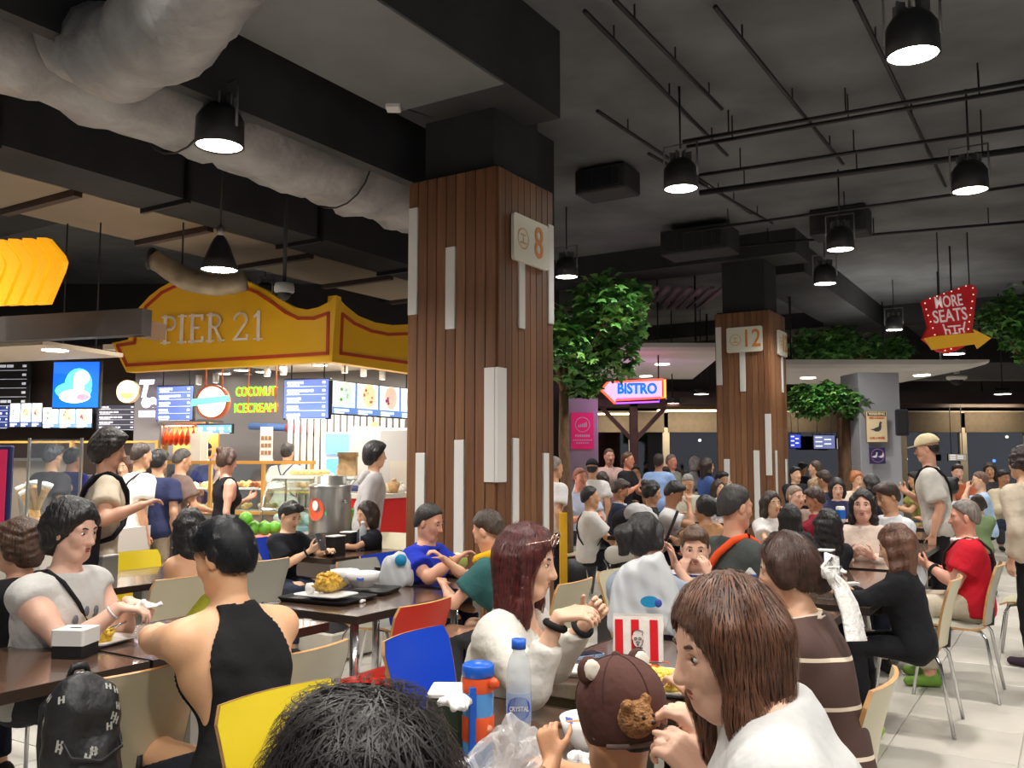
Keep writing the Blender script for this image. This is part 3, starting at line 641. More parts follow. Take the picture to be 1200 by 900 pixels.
d = thing('cardboard_box', 'open brown paper sack on the freezer top beside the urn', 'sack', o.matrix_basis @ Vector((.36, .5, 1.328)), R(6)); q = MB(); q.slab([(-.1, -.08), (.1, -.08), (.11, .08), (-.11, .08)], 0, .25); q.build('sack_body', mat('kraft', (178, 148, 108), .8, var=.25, vscale=14, bump=.6, bscale=20), d); q = MB(); q.slab([(-.11, -.09), (.11, -.09), (.12, .09), (-.12, .09)], .22, .27); q.build('rolled_top', mat('kraft', (0, 0, 0)), d)
# steel urn on its stand
P = at(386, 640, 9.1); o = thing('steel_urn', 'large brushed steel coconut juice urn with round red label', 'urn', (P.x, P.y, 0), R(-10))
q = MB(); q.lathe([(0, .78), (.205, .78), (.21, .8), (.21, 1.24), (.2, 1.27), (.19, 1.275)], 28); q.build('body', M_steel, o)
q = MB(); q.lathe([(0, 1.36), (.03, 1.36), (.16, 1.345), (.165, 1.275), (.19, 1.27), (.215, 1.26), (.215, 1.235)], 28); q.build('lid', M_steel, o)
q = MB(); q.tube([(.19, -.12, 1.1), (.23, -.17, 1.1)], .014, 8); q.build('tap', M_chrome, o)
q = MB(); q.add([(.219 * math.sin(t), -.219 * math.cos(t), 1.02 + zz) for t, zz in [(-.35 + .46 * math.cos(a), .11 * math.sin(a)) for a in [2 * PI * k / 20 for k in range(20)]]], [tuple(range(20))]); q.build('round_label', mat('urn_label', (206, 84, 52), .5), o)
q = MB(); q.add([(.2205 * math.sin(t), -.2205 * math.cos(t), 1.02 + zz) for t, zz in ((-.92, -.01), (.22, -.01), (.22, -.055), (-.92, -.055))], [(0, 1, 2, 3)]); q.build('label_ribbon', mat('urn_green', (60, 172, 110), .5), o)
q = MB(); q.add([(.221 * math.sin(t), -.221 * math.cos(t), 1.06 + zz) for t, zz in [(-.35 + .17 * math.cos(a), .05 * math.sin(a)) for a in [2 * PI * k / 14 for k in range(14)]]], [tuple(range(14))]); q.build('coconut_picture', M_white, o)
q = MB(); q.box((0, 0, .39), (.6, .5, .78)); q.build('stand', mat('stand_dark', (70, 60, 54), .5), o)
# produce stands of yellow planks with red tops, green coconuts on them
def stand(px, py, Y, w, rz, label):
    P = at(px, py, Y); o = thing('produce_stand', label, 'stand', (P.x, P.y, 0), rz)
    q = MB(); q.box((0, .2, .68), (w, .42, .05)); q.build('red_top', mat('stand_red', (214, 60, 30), .5), o); q = MB(); q.box((0, .2, .33), (w - .06, .36, .64)); q.build('carcass', m_trim, o)
    n = max(3, int(w / .09)); me = [MB().box((0, 0, .34), (w / n - .008, .02, .62), bev=.003).mesh('plank', mat('stand_yellow_%d' % k, c, .5)) for k, c in enumerate(((238, 196, 50), (246, 214, 90)))]
    for k in range(n): link('plank', me[k % 2], o, (-w / 2 + (k + .5) * w / n, 0, 0))
    return o
stand(190, 640, 9.9, .75, R(-6), 'yellow planked produce stand with red top behind the shorts wearer')
stand(312, 640, 9.3, .8, R(-10), 'planked produce stand with red top below the ice cream freezer')
m_coco = mat('green_coconut', (104, 176, 54), .4, var=.12, vscale=5)
for k, (px, py, Y) in enumerate(((167, 607, 9.95), (171, 615, 9.8), (288, 608, 9.42), (286, 619, 9.4), (298, 619, 9.35), (310, 619, 9.35), (322, 619, 9.4), (334, 618, 9.5), (411, 604, 9.3), (412, 614, 9.2))):
    l = ['upper green coconut on the yellow planked stand', 'lower green coconut on the yellow planked stand', 'topmost green coconut beside the orange bag', 'leftmost green coconut in the row under the freezer', 'second green coconut from the left in the row under the freezer', 'third green coconut from the left in the row under the freezer', 'fourth green coconut from the left in the row under the freezer', 'last green coconut in the row, behind the black shirt diner', 'upper green coconut right of the steel urn', 'lower green coconut right of the steel urn'][k]
    o = thing('green_coconut', l, 'coconut', at(px, py, Y), rnd.random(), 'green coconuts at the stall'); q = MB(); q.ball((0, 0, 0), (.072, .072, .075), 14, 9); q.build('husk', m_coco, o); q = MB(); q.lathe([(.02, .07), (.012, .085), (0, .086)], 8); q.build('stem_end', mat('coco_stem', (150, 140, 80), .7), o)
# glass display counter of cooked food (wood framed)
P = at(322, 620, 11.0); o = thing('food_display_case', 'wood framed glass case of fried food at the stall counter', 'display case', (P.x, P.y, 0), FL.rz)
q = MB(); q.box((-.6, .35, .42), (2.2, .6, .84)); q.build('counter_base', mat('counter_grey', (128, 124, 118), .5), o)
mg = mat('gold_wood', (196, 146, 70), .45)
for x in (-1.68, -.95, -.2, .46):
    q = MB(); q.box((x, .05, 1.16), (.04, .04, .64)); q.build('frame_post', mg, o)
for z in (.86, 1.48):
    q = MB(); q.box((-.6, .05, z), (2.2, .05, .04)); q.build('frame_rail', mg, o)
q = MB(); q.box((-.6, .05, 1.17), (2.14, .006, .58)); q.build('glass', M_glass, o)
q = MB(); q.box((-.6, .35, 1.13), (2.1, .5, .015)); q.build('glass_shelf', M_glass, o)
q = MB(); q.box((-.6, .35, 1.5), (2.2, .6, .02)); q.build('top_glass', M_glass, o)
area_light('case_light', o.matrix_basis @ Vector((-.6, .3, 1.46)), 1.9, 26, (1, .86, .62), sy=.2)
rr = random.Random(5)
for k in range(22):
    x = -1.55 + (k % 11) * .19; z = .862 if k < 11 else 1.14; t = rr.choice(((226, 176, 90), (206, 140, 60), (240, 206, 130), (190, 96, 50), (236, 224, 190)))
    d = thing('food_tray', '%s snack tray from the left on the %s shelf of the glass stall case' % (('first', 'second', 'third', 'fourth', 'fifth', 'sixth', 'seventh', 'eighth', 'ninth', 'tenth', 'eleventh')[k % 11], 'lower' if k < 11 else 'upper'), 'tray', o.matrix_basis @ Vector((x, .3 + rr.uniform(-.05, .1), z)), FL.rz, 'trays in the stall case')
    q = MB(); q.box((0, 0, .01), (.16, .2, .02)); q.build('tray_base', M_white, d)
    q = MB()
    for j in range(7): q.ball((rr.uniform(-.05, .05), rr.uniform(-.07, .07), .04 + rr.uniform(0, .04)), rr.uniform(.028, .04), 8, 5)
    q.build('snacks', mat('snack_%d' % t[1], t, .6, var=.2, vscale=25), d)
for k, (px, py, l) in enumerate(((312, 515, 'white photo menu card standing on the stall case'), (236, 552, 'tall blank white card beside the black dressed woman'), (228, 545, 'small white card behind the grey haired customer'))):
    P = at(px, py + 14, 11.1); o = thing('menu_card', l, 'card', (P.x, P.y, 1.5 + 0), FL.rz); hgt = (.42, .36, .34)[k]; q = MB(); q.box((0, 0, hgt / 2), (.17 if k == 0 else .15, .012, hgt)); q.build('card', mat('paper', (242, 238, 226), .8), o)
    q = MB(); q.box((0, .03, .01), (.12, .07, .02)); q.build('foot', M_white, o)
    if k == 0:
        q = MB()
        for j in range(9): q.box((-.05 + (j % 3) * .05, -.008, .1 + (j // 3) * .09), (.04, .004, .05))
        q.build('dish_pictures', mat('cardpics', (150, 120, 90), .7, var=.3, vscale=30), o)['kind'] = 'stuff'
# roast duck cabinet
P = at(215, 525, 12.75); o = thing('roast_cabinet', 'lit glass cabinet hung with glossy roast ducks', 'cabinet', (P.x, P.y, 1.2), FL.rz)
q = MB(); q.box((0, .3, .58), (.75, .04, .5)); q.build('back_panel', mat('cab_back', (210, 160, 90), .5), o)
for x in (-.38, .38):
    q = MB(); q.box((x, 0, .4), (.03, .03, .9)); q.build('post', M_steel, o)
q = MB(); q.box((0, .15, .86), (.8, .4, .04)); q.build('top', M_steel, o); q = MB(); q.box((0, .05, .8), (.74, .02, .02)); q.build('rail', M_steel, o); q = MB(); q.box((0, .15, -.05), (.8, .4, .04)); q.build('base_shelf', M_steel, o)
area_light('cabinet_light', o.matrix_basis @ Vector((0, .1, .8)), .7, 16, (1, .8, .55), sy=.2)
for k in range(8):
    d = thing('roast_duck', '%s glazed roast duck from the left on the cabinet rail' % ('first', 'second', 'third', 'fourth', 'fifth', 'sixth', 'seventh', 'eighth')[k], 'duck', o.matrix_basis @ Vector((-.32 + k * .09, .05, .8)), FL.rz, 'roast ducks on the rail'); q = MB(); q.lathe([(.008, 0), (.012, -.06), (.03, -.1), (.045, -.2), (.03, -.27), (0, -.29)], 10, Matrix.Rotation(.12, 4, 'Y')); q.ball((.0, -.03, -.02), .018, 8, 5); q.build('carcass', mat('duck_skin', (190, 62, 22), .28, var=.3, vscale=12), d); q = MB(); q.tube([(0, 0, .0), (0, 0, .02)], .004, 5); q.build('hook', M_steel, d)
# striped blue and red awning strip at the back
o = thing('back_awning', 'folded blue and red awning bundle on the stall back wall', 'awning', at(325, 503, 12.9), FL.rz)
q = MB(); q.tube([(-.45, 0, .05), (.15, 0, .02)], .05, 8); q.build('blue_roll', mat('awn_blue', (70, 110, 170), .7), o); q = MB(); q.tube([(.15, 0, .02), (.6, 0, -.05)], .06, 8); q.build('red_roll', mat('awn_red', (170, 70, 80), .7, var=.4, vscale=12), o)
# left edge stall: dark canopy shelf with fluted yellow lamp
P = at(85, 380, 7.4)
o = thing('stall_canopy', 'long dark canopy beam over the left stalls with a downlight beneath', 'canopy', P, R(-17))
q = MB(); q.box((-.95, .2, .02), (3.05, .12, .22)); q.build('front_beam', mat('canopy_dark', (62, 55, 50), .6, var=.3, vscale=3), o)
q = MB(); q.box((-1.5, .75, -.1), (1.9, 1.0, .04)); q.build('soffit', mat('canopy_soffit', (180, 164, 142), .7), o)
q = MB(); q.box((.48, .34, -.02), (.12, .3, .14)); q.build('end_block', mat('end_wood', (120, 88, 56), .6), o)
q = MB(); q.lathe([(0, -.125), (.11, -.125), (.12, -.11)], 18, Matrix.Translation((-.75, .6, 0))); q.build('downlight', M_down, o)
area_light('canopy_light', o.matrix_basis @ Vector((-.75, .6, -.16)), .22, 40)
o = thing('fluted_lamp', 'glowing amber fluted lamp box standing on the left canopy beam', 'lamp', at(10, 356, 7.3), R(-17))
for k in range(6):
    q = MB(); x = -.36 + k * .13
    out = [(-.10, 0), (.03, 0), (.16, .27), (.18, .34), (.15, .40), (.0, .55), (-.10, .56)]
    q.prism([(p[0], p[1]) for p in out], -.03 + 0, .03, Matrix.Translation((x, -.1 * 0 + k * .02, .0)))
    q.build('fin', glow('amber_fin', (252, 172, 20), .75), o)
# left: glass guard with waffle cones, pink board
o = thing('sneeze_guard', 'clear glass guard on the left stall counter', 'glass guard', at(62, 590, 7.9).xy.to_3d(), R(-8))
for x in (-.25, .25):
    q = MB(); q.box((x, 0, 1.3), (.02, .02, .8)); q.build('post', M_steel, o)
q = MB(); q.box((0, 0, 1.38), (.5, .01, .62)); q.build('glass', M_glass, o)
q = MB(); q.box((-.1, .35, .45), (1.3, .6, .9)); q.build('counter', mat('counter_pale', (196, 190, 182), .5), o)
for k, (px, py, rz) in enumerate(((30, 585, -.4), (40, 580, -.25), (50, 582, .35), (35, 590, -.5))):
    P = at(px, py, 8.2); d = thing('waffle_cone_stack', 'stack of paper wrapped waffle cones leaning %s' % ('left at the back', 'nearly upright', 'right', 'far left in front')[k], 'cones', P); Mx = Matrix.Rotation(rz, 4, 'Y')
    q = MB(); q.lathe([(.018, -.2), (.035, .1), (.04, .1), (.036, .06)], 12, Mx); q.build('cones', mat('waffle', (222, 172, 110), .7, var=.15, vscale=40), d); q = MB(); q.lathe([(.0, .1), (.044, .09), (.05, .13), (.02, .12)], 12, Mx); q.build('paper_rim', mat('paper', (242, 238, 226), .8), d)
o = thing('clear_bin', 'clear plastic bin holding the waffle cones', 'bin', (at(40, 610, 8.2).x, 8.2, 1.052)); q = MB(); q.lathe([(.1, -.15), (.14, .12)], 16); q.build('wall', M_glass, o); q = MB(); q.lathe([(0, -.15), (.1, -.15)], 16); q.build('base', M_white, o)
o = thing('upright_banner', 'pink and navy upright banner board at the left picture edge', 'banner', at(-2, 600, 6.4).xy.to_3d(), R(10)); q = MB(); q.box((0, 0, 1.2), (.16, .05, .82), bev=.01); q.build('frame', mat('navy', (24, 34, 84), .5), o); q = MB(); q.box((-.01, -.03, 1.2), (.12, .01, .76)); q.build('pink_face', mat('hot_pink', (226, 40, 96), .5), o); q = MB(); q.box((0, 0, .4), (.05, .04, .8)); q.box((0, 0, .015), (.3, .25, .03)); q.build('stand', M_dark, o)
# dark cooker hoods and shelves behind the standing customers
for k, (px, py, Y, w, h, l) in enumerate(((20, 560, 13.4, 1.6, 1.5, 'pale stall back counter at the far left'), (120, 560, 13.3, 1.6, 1.25, 'dark stall back counter behind the backpack man'))):
    P = at(px, py, Y); o = thing('back_counter', l, 'counter', (P.x, P.y, 0), R(-7)); q = MB(); q.box((0, 0, h / 2), (w, .5, h)); q.build('body', mat('bc_%d' % k, ((150, 140, 128), (92, 84, 78))[k], .5), o); q = MB(); q.box((0, -.02, h + .02), (w + .05, .56, .04)); q.build('top', M_steel, o)
    q = MB(); q.box((0, .2, 1.78), (w, .3, .03)); q.build('shelf', mg, o)
    q = MB(); q.box((-w / 2, .2, 1.5), (.04, .3, .6)); q.box((w / 2, .2, 1.5), (.04, .3, .6)); q.build('side', mg, o)
area_light('left_stall_light', at(60, 430, 12.6), 2.5, 160, (1, .93, .84), sy=.6)
# security camera and exit box
o = thing('dome_camera', 'white dome security camera hanging before the yellow sign', 'camera', at(333, 344, 8.8)); q = MB(); q.lathe([(0, .1), (.09, .1), (.1, .06), (.1, .02), (.08, 0)], 18); q.build('housing', mat('cam_grey', (150, 150, 150), .5), o); q = MB(); q.ball((0, 0, .0), (.065, .065, .07), 14, 8); q.build('dome', M_black, o); q = MB(); q.tube([(0, 0, .1), (0, 0, 5.28 - o.location.z)], .02, 8); q.build('drop_pipe', M_black, o)
o = thing('junction_box', 'small white box fixed to the ceiling left of pillar 8', 'box', onz(461, 126, 4.44)); q = MB(); q.box((0, 0, 0), (.12, .12, .05), bev=.008); q.build('lid', M_white, o); q = MB(); q.tube([(0, 0, .02), (.3, .3, .04)], .012, 6); q.build('conduit', M_black, o)
o = thing('spiral_duct_end', 'short dark elbow duct ending above the yellow sign', 'duct', at(180, 304, 9.2)); _q = MB(); _q.tube([(.3, 0, -.1), (.3, 0, 5.28 - o.location.z)], .01, 6); _q.build('hanger_rod', M_black, o); wrapped([Vector((0, 0, 0)), Vector((.12, .0, -.07)), Vector((.34, .02, -.21)), Vector((.62, .04, -.27)), Vector((.95, .06, -.22))], .115, 4, 14, 14).build('pipe', mat('dull_duct', (150, 138, 118), .5, .4, var=.3, vscale=6), o); q = MB(); q.lathe([(0, 0), (.118, 0), (.125, .03)], 14, Matrix.Rotation(-PI / 2.3, 4, 'Y')); q.build('end_cap', M_dark, o)
# ------------------------------------------------------------------ white canopies, pillars, signs at right
m_can = mat('canopy_white', (240, 236, 232), .6)
def canopy(label, x0, x1, Yf, Yb, z0, h, skew=0., round_right=False):
    P = Vector(((x0 + x1) / 2, Yf, z0)); o = thing('white_canopy', label, 'canopy', P); w = x1 - x0
    prof = [(0, h), (-.0, h * .55), (.06, h * .2), (.2, 0), (Yb - Yf, 0), (Yb - Yf, .12), (.5, h)]
    q = MB(); n = len(prof); vs = []
    ns = 14
    for k in range(ns + 1):
        f = k / ns; x = -w / 2 + w * f
        s = 1.0
        if round_right and f > .8: s = math.sqrt(max(.02, 1 - ((f - .8) / .2) ** 2 * .85))
        for y, z in prof: vs.append((x + skew * (y / (Yb - Yf)) * (1 if f > .5 else 0), y, h - (h - z) * s))
    fs = [tuple(range(n - 1, -1, -1)), tuple(range(ns * n, ns * n + n))]
    for k in range(ns):
        for j in range(n): fs.append((k * n + j, (k + 1) * n + j, (k + 1) * n + (j + 1) % n, k * n + (j + 1) % n))
    q.add(vs, fs); q.build('shell', m_can, o)
    for f in (-.35, .35):
        q = MB(); q.tube([(f * w, .6, h), (f * w, .6, 5.3 - z0)], .02, 6); q.build('hanger_rod', M_black, o)
    return o
def downl(px, py, z, label, r=.16, power=70):
    p = onz(px, py, z - .01); d = thing('recessed_downlight', label, 'light', p, 0, 'canopy downlights'); q = MB(); q.lathe([(0, 0), (r, 0)], 20); q.build('lens', M_down, d); q = MB(); q.lathe([(r, .008), (r * 1.15, .004), (r * 1.15, -.006), (r, -.006)], 20); q.build('rim', M_white, d)
    if power: spot_light('downlight_beam', p - Vector((0, 0, .03)), power, angle=120)
zL = 1.5 + 128 * 16.8 / 1054
canopy('broad white canopy soffit behind the near tree and pillar 12', at(672, 410, 16.8).x, at(850, 410, 16.8).x, 16.8, 22.4, zL, .18, skew=.5)
canopy('long white canopy right of pillar 12 with a rounded right end', at(900, 430, 17).x, at(1160, 430, 17).x, 17.0, 20.2, 1.5 + 107 * 17 / 1054, .2, round_right=True)
for px, py, l in ((776, 427, 'downlight in the middle of the broad white canopy'), (757, 441, 'downlight near the back edge of the broad white canopy'), (735, 433, 'downlight beside the tree leaves in the broad white canopy')): downl(px, py, zL, l)
zR = 1.5 + 107 * 17 / 1054
for px, py, l in ((947, 443, 'left downlight of the long canopy right of pillar 12'), (1080, 440, 'right downlight of the long canopy beside the dome camera')): downl(px, py, zR, l)
o = thing('dome_camera', 'dome camera under the rounded end of the long white canopy', 'camera', onz(1121, 441, zR + .02)); q = MB(); q.lathe([(0, .0), (.2, 0), (.2, -.05), (.15, -.08)], 16); q.tube([(0, 0, -.02), (0, 0, .35)], .06, 8); q.build('housing', M_white, o); q = MB(); q.ball((0, 0, -.07), (.13, .13, .12), 12, 7); q.build('dome', M_black, o)
for k, (px, py, Y, l) in enumerate(((788, 473, 21, 'downlight below the neon arrow, before the windows'), (1175, 462, 20, 'downlight at far right beyond the canopy end'), (1037, 453, 21, 'warm downlight above the second tree'), (822, 462, 22, 'bright lamp cluster left of pillar 12'), (655, 468, 20, 'small bright light beside the near tree trunk'), (1118, 415, 15.5, 'flat bright lamp under the red seats sign'))):
    p = at(px, py, Y); d = thing('ceiling_light', l, 'light', p); q = MB(); r = .17; q.lathe([(0, .0), (r, 0)], 18); q.build('lens', M_down, d); q = MB(); q.lathe([(0, .14), (r * 1.05, .12), (r * 1.1, 0), (r, 0)], 18); q.build('housing', M_dark, d); q = MB(); q.tube([(0, 0, .13), (0, 0, 5.28 - p.z)], .014, 6); q.build('drop_rod', M_black, d)
    spot_light('beam', p - Vector((0, 0, .03)), 130, angle=125)
# dark back soffit beams over the far hall
for k, (x0, x1, Y, z0, z1, l) in enumerate(((2.0, 22, 22.8, 2.95, 3.25, 'long dark brown bulkhead over the far window seats'), (8, 24, 20.6, 3.35, 3.75, 'grey bulkhead behind the long white canopy'))):
    o = thing('bulkhead', l, 'bulkhead', ((x0 + x1) / 2, Y, z0)); q = MB(); q.box((0, 0, (z1 - z0) / 2), (x1 - x0, .3, z1 - z0)); q.build('face', mat('bulk_%d' % k, ((60, 46, 44), (108, 104, 100))[k], .7, var=.15, vscale=2), o)
    for s in (-.35, 0, .35):
        q = MB(); q.tube([(s * (x1 - x0), 0, z1 - z0), (s * (x1 - x0), 0, 5.28 - z0)], .025, 6); q.build('hanger_rod', M_black, o)
# grey pillar with pigeon posters
P = at(1033, 540, 15.2); o = thing('grey_pillar', 'plain grey square pillar carrying the pigeon warning poster', 'pillar', (P.x, P.y, 0), R(4))
q = MB(); q.box((0, .35, 1.5), (.72, .7, 3.0), bev=.01); q.build('shaft', mat('pillar_grey', (160, 162, 170), .6), o)
q = MB(); q.box((.0, .35, .1), (.76, .74, .2)); q.build('base', M_dark, o)
Mx = Matrix.Rotation(PI / 2, 4, 'X')
P2 = at(1027.5, 500, 15.05); o = thing('warning_poster', 'cream warning poster with a pigeon picture on the grey pillar', 'poster', P2, R(4))
w, h = 26 / 1054 * 15, 37.5 / 1054 * 15
q = MB(); q.box((0, .012, 0), (w, .02, h)); q.build('frame', mat('tan_frame', (150, 120, 80), .5), o); q = MB(); q.box((0, -.001, 0), (w - .02, .008, h - .02)); q.build('sheet', mat('poster_cream', (232, 212, 172), .7), o)
q = MB(); q.box((0, -.007, h * .40), (w - .05, .006, h * .13)); q.build('header_band', mat('poster_black', (44, 36, 36), .6), o)
text('lettering', 'WARNING', h * .12, mat('poster_cream', (0, 0, 0)), o, (0, -.012, h * .40), bold=.003, sx=.92)
text('red_lettering', 'FEED A PIGEON', h * .085, mat('poster_red', (214, 106, 70), .6), o, (0, -.008, h * .27), bold=.002, sx=.82); text('red_lettering', 'LOSE A FINGER', h * .085, mat('poster_red', (0, 0, 0)), o, (0, -.008, -h * .36), bold=.002, sx=.82)
q = MB(); pg = [(-.13, -.055), (-.07, -.04), (-.02, -.02), (.03, -.0), (.045, .06), (.06, .1), (.085, .085), (.1, .075), (.08, .05), (.085, .0), (.07, -.06), (.03, -.09), (-.03, -.09), (-.075, -.065)]; q.prism([(x * .9, z * .9) for x, z in pg], -.009, -.006); q.build('pigeon_picture', mat('pigeon_grey', (70, 64, 70), .6), o)
P2 = at(1028.5, 534, 15.05); o = thing('round_logo_poster', 'small navy square poster with two white birds on the grey pillar', 'poster', P2, R(4)); w = .27
q = MB(); q.box((0, .01, 0), (w, .016, w)); q.build('sheet', mat('poster_navy', (50, 40, 96), .6), o); q = MB(); ring = [(.11 * math.cos(2 * PI * k / 20), -.004, .11 * math.sin(2 * PI * k / 20)) for k in range(21)]; q.tube(ring, .008, 5); q.build('ring', mat('ring_mauve', (140, 100, 130), .6), o)
for sx in (-.05, .06):
    q = MB(); q.prism([(sx + x * .5, z * .5 + .01) for x, z in pg], -.008, -.004); q.build('bird_picture', mat('bird_white', (220, 216, 226), .6), o)
o = thing('hanging_speaker', 'dark blue black speaker panel fixed to the pillar side', 'speaker', at(1057, 495, 14.9), R(-20)); q = MB(); q.box((0, .05, 0), (.2, .18, .44), bev=.02); q.build('cabinet', mat('speaker_dark', (40, 40, 56), .5), o); q = MB(); q.box((0, -.05, 0), (.15, .02, .38), bev=.005); q.build('grille', M_black, o)
# left white pillar with pink sign
P = at(680, 540, 18.6); o = thing('white_pillar', 'pale square pillar behind the near tree trunk', 'pillar', (P.x, P.y, 0)); q = MB(); q.box((0, .3, 1.4), (.75, .6, 2.8), bev=.01); q.build('shaft', mat('pillar_pale', (178, 176, 180), .6), o); q = MB(); q.box((0, .3, .1), (.79, .64, .2)); q.build('base', M_dark, o)
o = thing('pink_poster', 'hot pink poster with a white ringed emblem on the pale pillar', 'poster', at(682.5, 505, 18.57)); w, h = 27 / 1054 * 18.57, 43 / 1054 * 18.57
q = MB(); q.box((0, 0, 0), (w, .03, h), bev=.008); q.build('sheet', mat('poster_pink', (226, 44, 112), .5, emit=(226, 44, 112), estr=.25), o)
q = MB(); q.tube([(.15 * math.cos(2 * PI * k / 20), -.02, .13 + .15 * math.sin(2 * PI * k / 20)) for k in range(21)], .008, 5); q.build('ring', M_white, o)
q = MB()
for k in range(5): q.box((-.08 + k * .04, -.02, .1 + k * .008), (.025, .006, .05 + .012 * k))
q.build('emblem', M_white, o)
q = MB()
for j, (n, z, hh) in enumerate(((7, -.1, .05), (9, -.19, .026), (6, -.25, .026))):
    for k in range(n): q.box(((k - n / 2 + .5) * .045, -.02, z), (.03, .006, hh))
q.build('lettering', M_white, o)['kind'] = 'stuff'
# neon arrow sign
Yn = 17.2; sc = Yn / 1054; P = at(742, 456, Yn); o = thing('neon_arrow_sign', 'red outlined neon arrow sign pointing left with blue glowing letters', 'sign', P)
def pxo(pts): return [((x - 742) * sc, (456 - y) * sc) for x, y in pts]
q = MB(); q.prism(pxo([(704, 457), (714, 446), (717, 449), (776, 446), (776, 465), (722, 467), (720, 473)]), 0, .12); q.build('cabinet', mat('neon_cab', (226, 214, 240), .5, emit=(222, 208, 248), estr=.9), o)
m_nr = glow('neon_red_tube', (255, 60, 40), 5); m_nb = glow('neon_blue', (20, 90, 255), 2.2)
def neon(pts, m, r, name, y=-.05):
    q = MB(); q.tube([(x, y, z) for x, z in pxo(pts)], r, 6); q.build(name, m, o)
neon([(704, 457), (714, 446), (717, 448), (777, 445), (777, 466), (721, 469), (720, 473), (704, 457)], m_nr, .022, 'red_outline'); neon([(779, 445), (779, 466), (774, 466)], glow('neon_orange', (255, 130, 50), 4), .022, 'orange_tail'); neon([(722, 468), (772, 466), (772, 471), (721, 473)], glow('neon_violet', (150, 80, 255), 2.5), .016, 'violet_base')
me = text_mesh('BISTRO', .28, .01, bold=.012); ww = max(v.co.x for v in me.vertices) - min(v.co.x for v in me.vertices)
for v in me.vertices: v.co.x *= .76 / ww
me.materials.clear(); me.materials.append(m_nb); t = link('neon_letters', me, o, (.07, -.04, (456 - 456) * sc)); t.rotation_euler = (PI / 2, 0, R(0))
for s in (-.3, .5):
    q = MB(); q.tube([(s, .06, .16), (s, .06, 5.28 - P.z)], .014, 6); q.build('hanger_rod', M_black, o)
pl = area_light('neon_spill', P + Vector((.2, .4, -.3)), .6, 10, (.9, .35, .9), rot=(PI / 2, 0, 0))
# MORE SEATS sign
Yn = 14.5; sc = Yn / 1054; P = at(1118, 375, Yn); o = thing('seats_sign', 'red hanging sign with white lettering above a yellow arrow', 'sign', P)
def pz(pts): return [((1060 + x / 8.571 - 1118) * sc, (375 - 320 - y / 8.571) * sc) for x, y in pts]
q = MB(); q.prism(pz([(190, 275), (215, 262), (640, 108), (690, 104), (735, 130), (745, 165), (735, 220), (660, 700), (560, 760), (445, 812), (330, 790), (180, 662), (245, 540)]), 0, .1); q.build('red_panel', mat('seats_red', (206, 34, 40), .45, emit=(206, 34, 40), estr=.12), o)
q = MB(); q.prism(pz([(178, 662), (262, 645), (690, 605), (680, 572), (852, 662), (712, 768), (690, 722), (250, 780)]), -.05, -.01); q.build('yellow_arrow', mat('seats_yellow', (240, 180, 40), .45, emit=(240, 180, 40), estr=.15), o)
m_sw = mat('seats_white', (240, 226, 224), .5, emit=(240, 226, 224), estr=.2)
for s, c, hh, ww, tl in (('MORE', (445, 285), 120, 280, R(-7)), ('SEATS', (455, 430), 130, 350, R(-7))):
    me = text_mesh(s, hh / 8.571 * sc * 1.4, .004, bold=.003); w0 = max(v.co.x for v in me.vertices) - min(v.co.x for v in me.vertices)
    for v in me.vertices: v.co.x *= ww / 8.571 * sc / w0
    me.materials.clear(); me.materials.append(m_sw); c2 = pz([c])[0]; t = link('lettering', me, o, (c2[0], -.012, c2[1])); t.rotation_euler = (PI / 2, tl, 0)
q = MB()
for pl_ in ([(380, 520), (395, 570), (440, 575), (450, 615)], [(400, 575), (405, 620)], [(600, 495), (585, 560), (540, 565), (545, 605)], [(580, 565), (592, 600)], [(430, 540), (550, 530)], [(492, 535), (500, 610)], [(475, 612), (525, 607)]): ribbon(q, pz(pl_), .022, -.022)
q.build('table_symbol', m_sw, o)
q = MB()
for x, y in ((205, 300), (215, 362), (232, 425), (255, 490), (275, 555), (292, 625), (258, 250), (330, 228), (402, 200), (480, 178), (555, 150), (630, 122), (700, 142), (702, 210), (688, 280), (675, 350), (660, 420), (648, 490), (635, 565), (390, 785), (452, 768)):
    c2 = pz([(x, y)])[0]; q.ball((c2[0], -.012, c2[1]), .012, 8, 5)
q.build('bulbs', glow('bulb', (255, 224, 200), .9), o)
for s in (-.2, .3):
    q = MB(); q.tube([(s, .05, .3), (s, .05, 5.28 - P.z)], .01, 6); q.build('hanger_wire', M_black, o)
# wooden brace post
P = at(743, 540, 21); o = thing('brace_post', 'dark wooden post with two diagonal braces before the windows', 'post', (P.x, P.y, 0)); mw = mat('brace_wood', (72, 46, 38), .6, var=.2, vscale=6)
q = MB(); q.box((0, 0, 1.45), (.18, .18, 2.9)); q.build('post', mw, o)
for s in (-1, 1):
    q = MB(); q.tube([(s * .05, 0, 2.0), (s * .75, 0, 2.75)], .07, 4); q.build('brace', mw, o)
q = MB(); q.box((0, 0, 2.85), (2.2, .18, .16)); q.build('head_beam', mw, o)
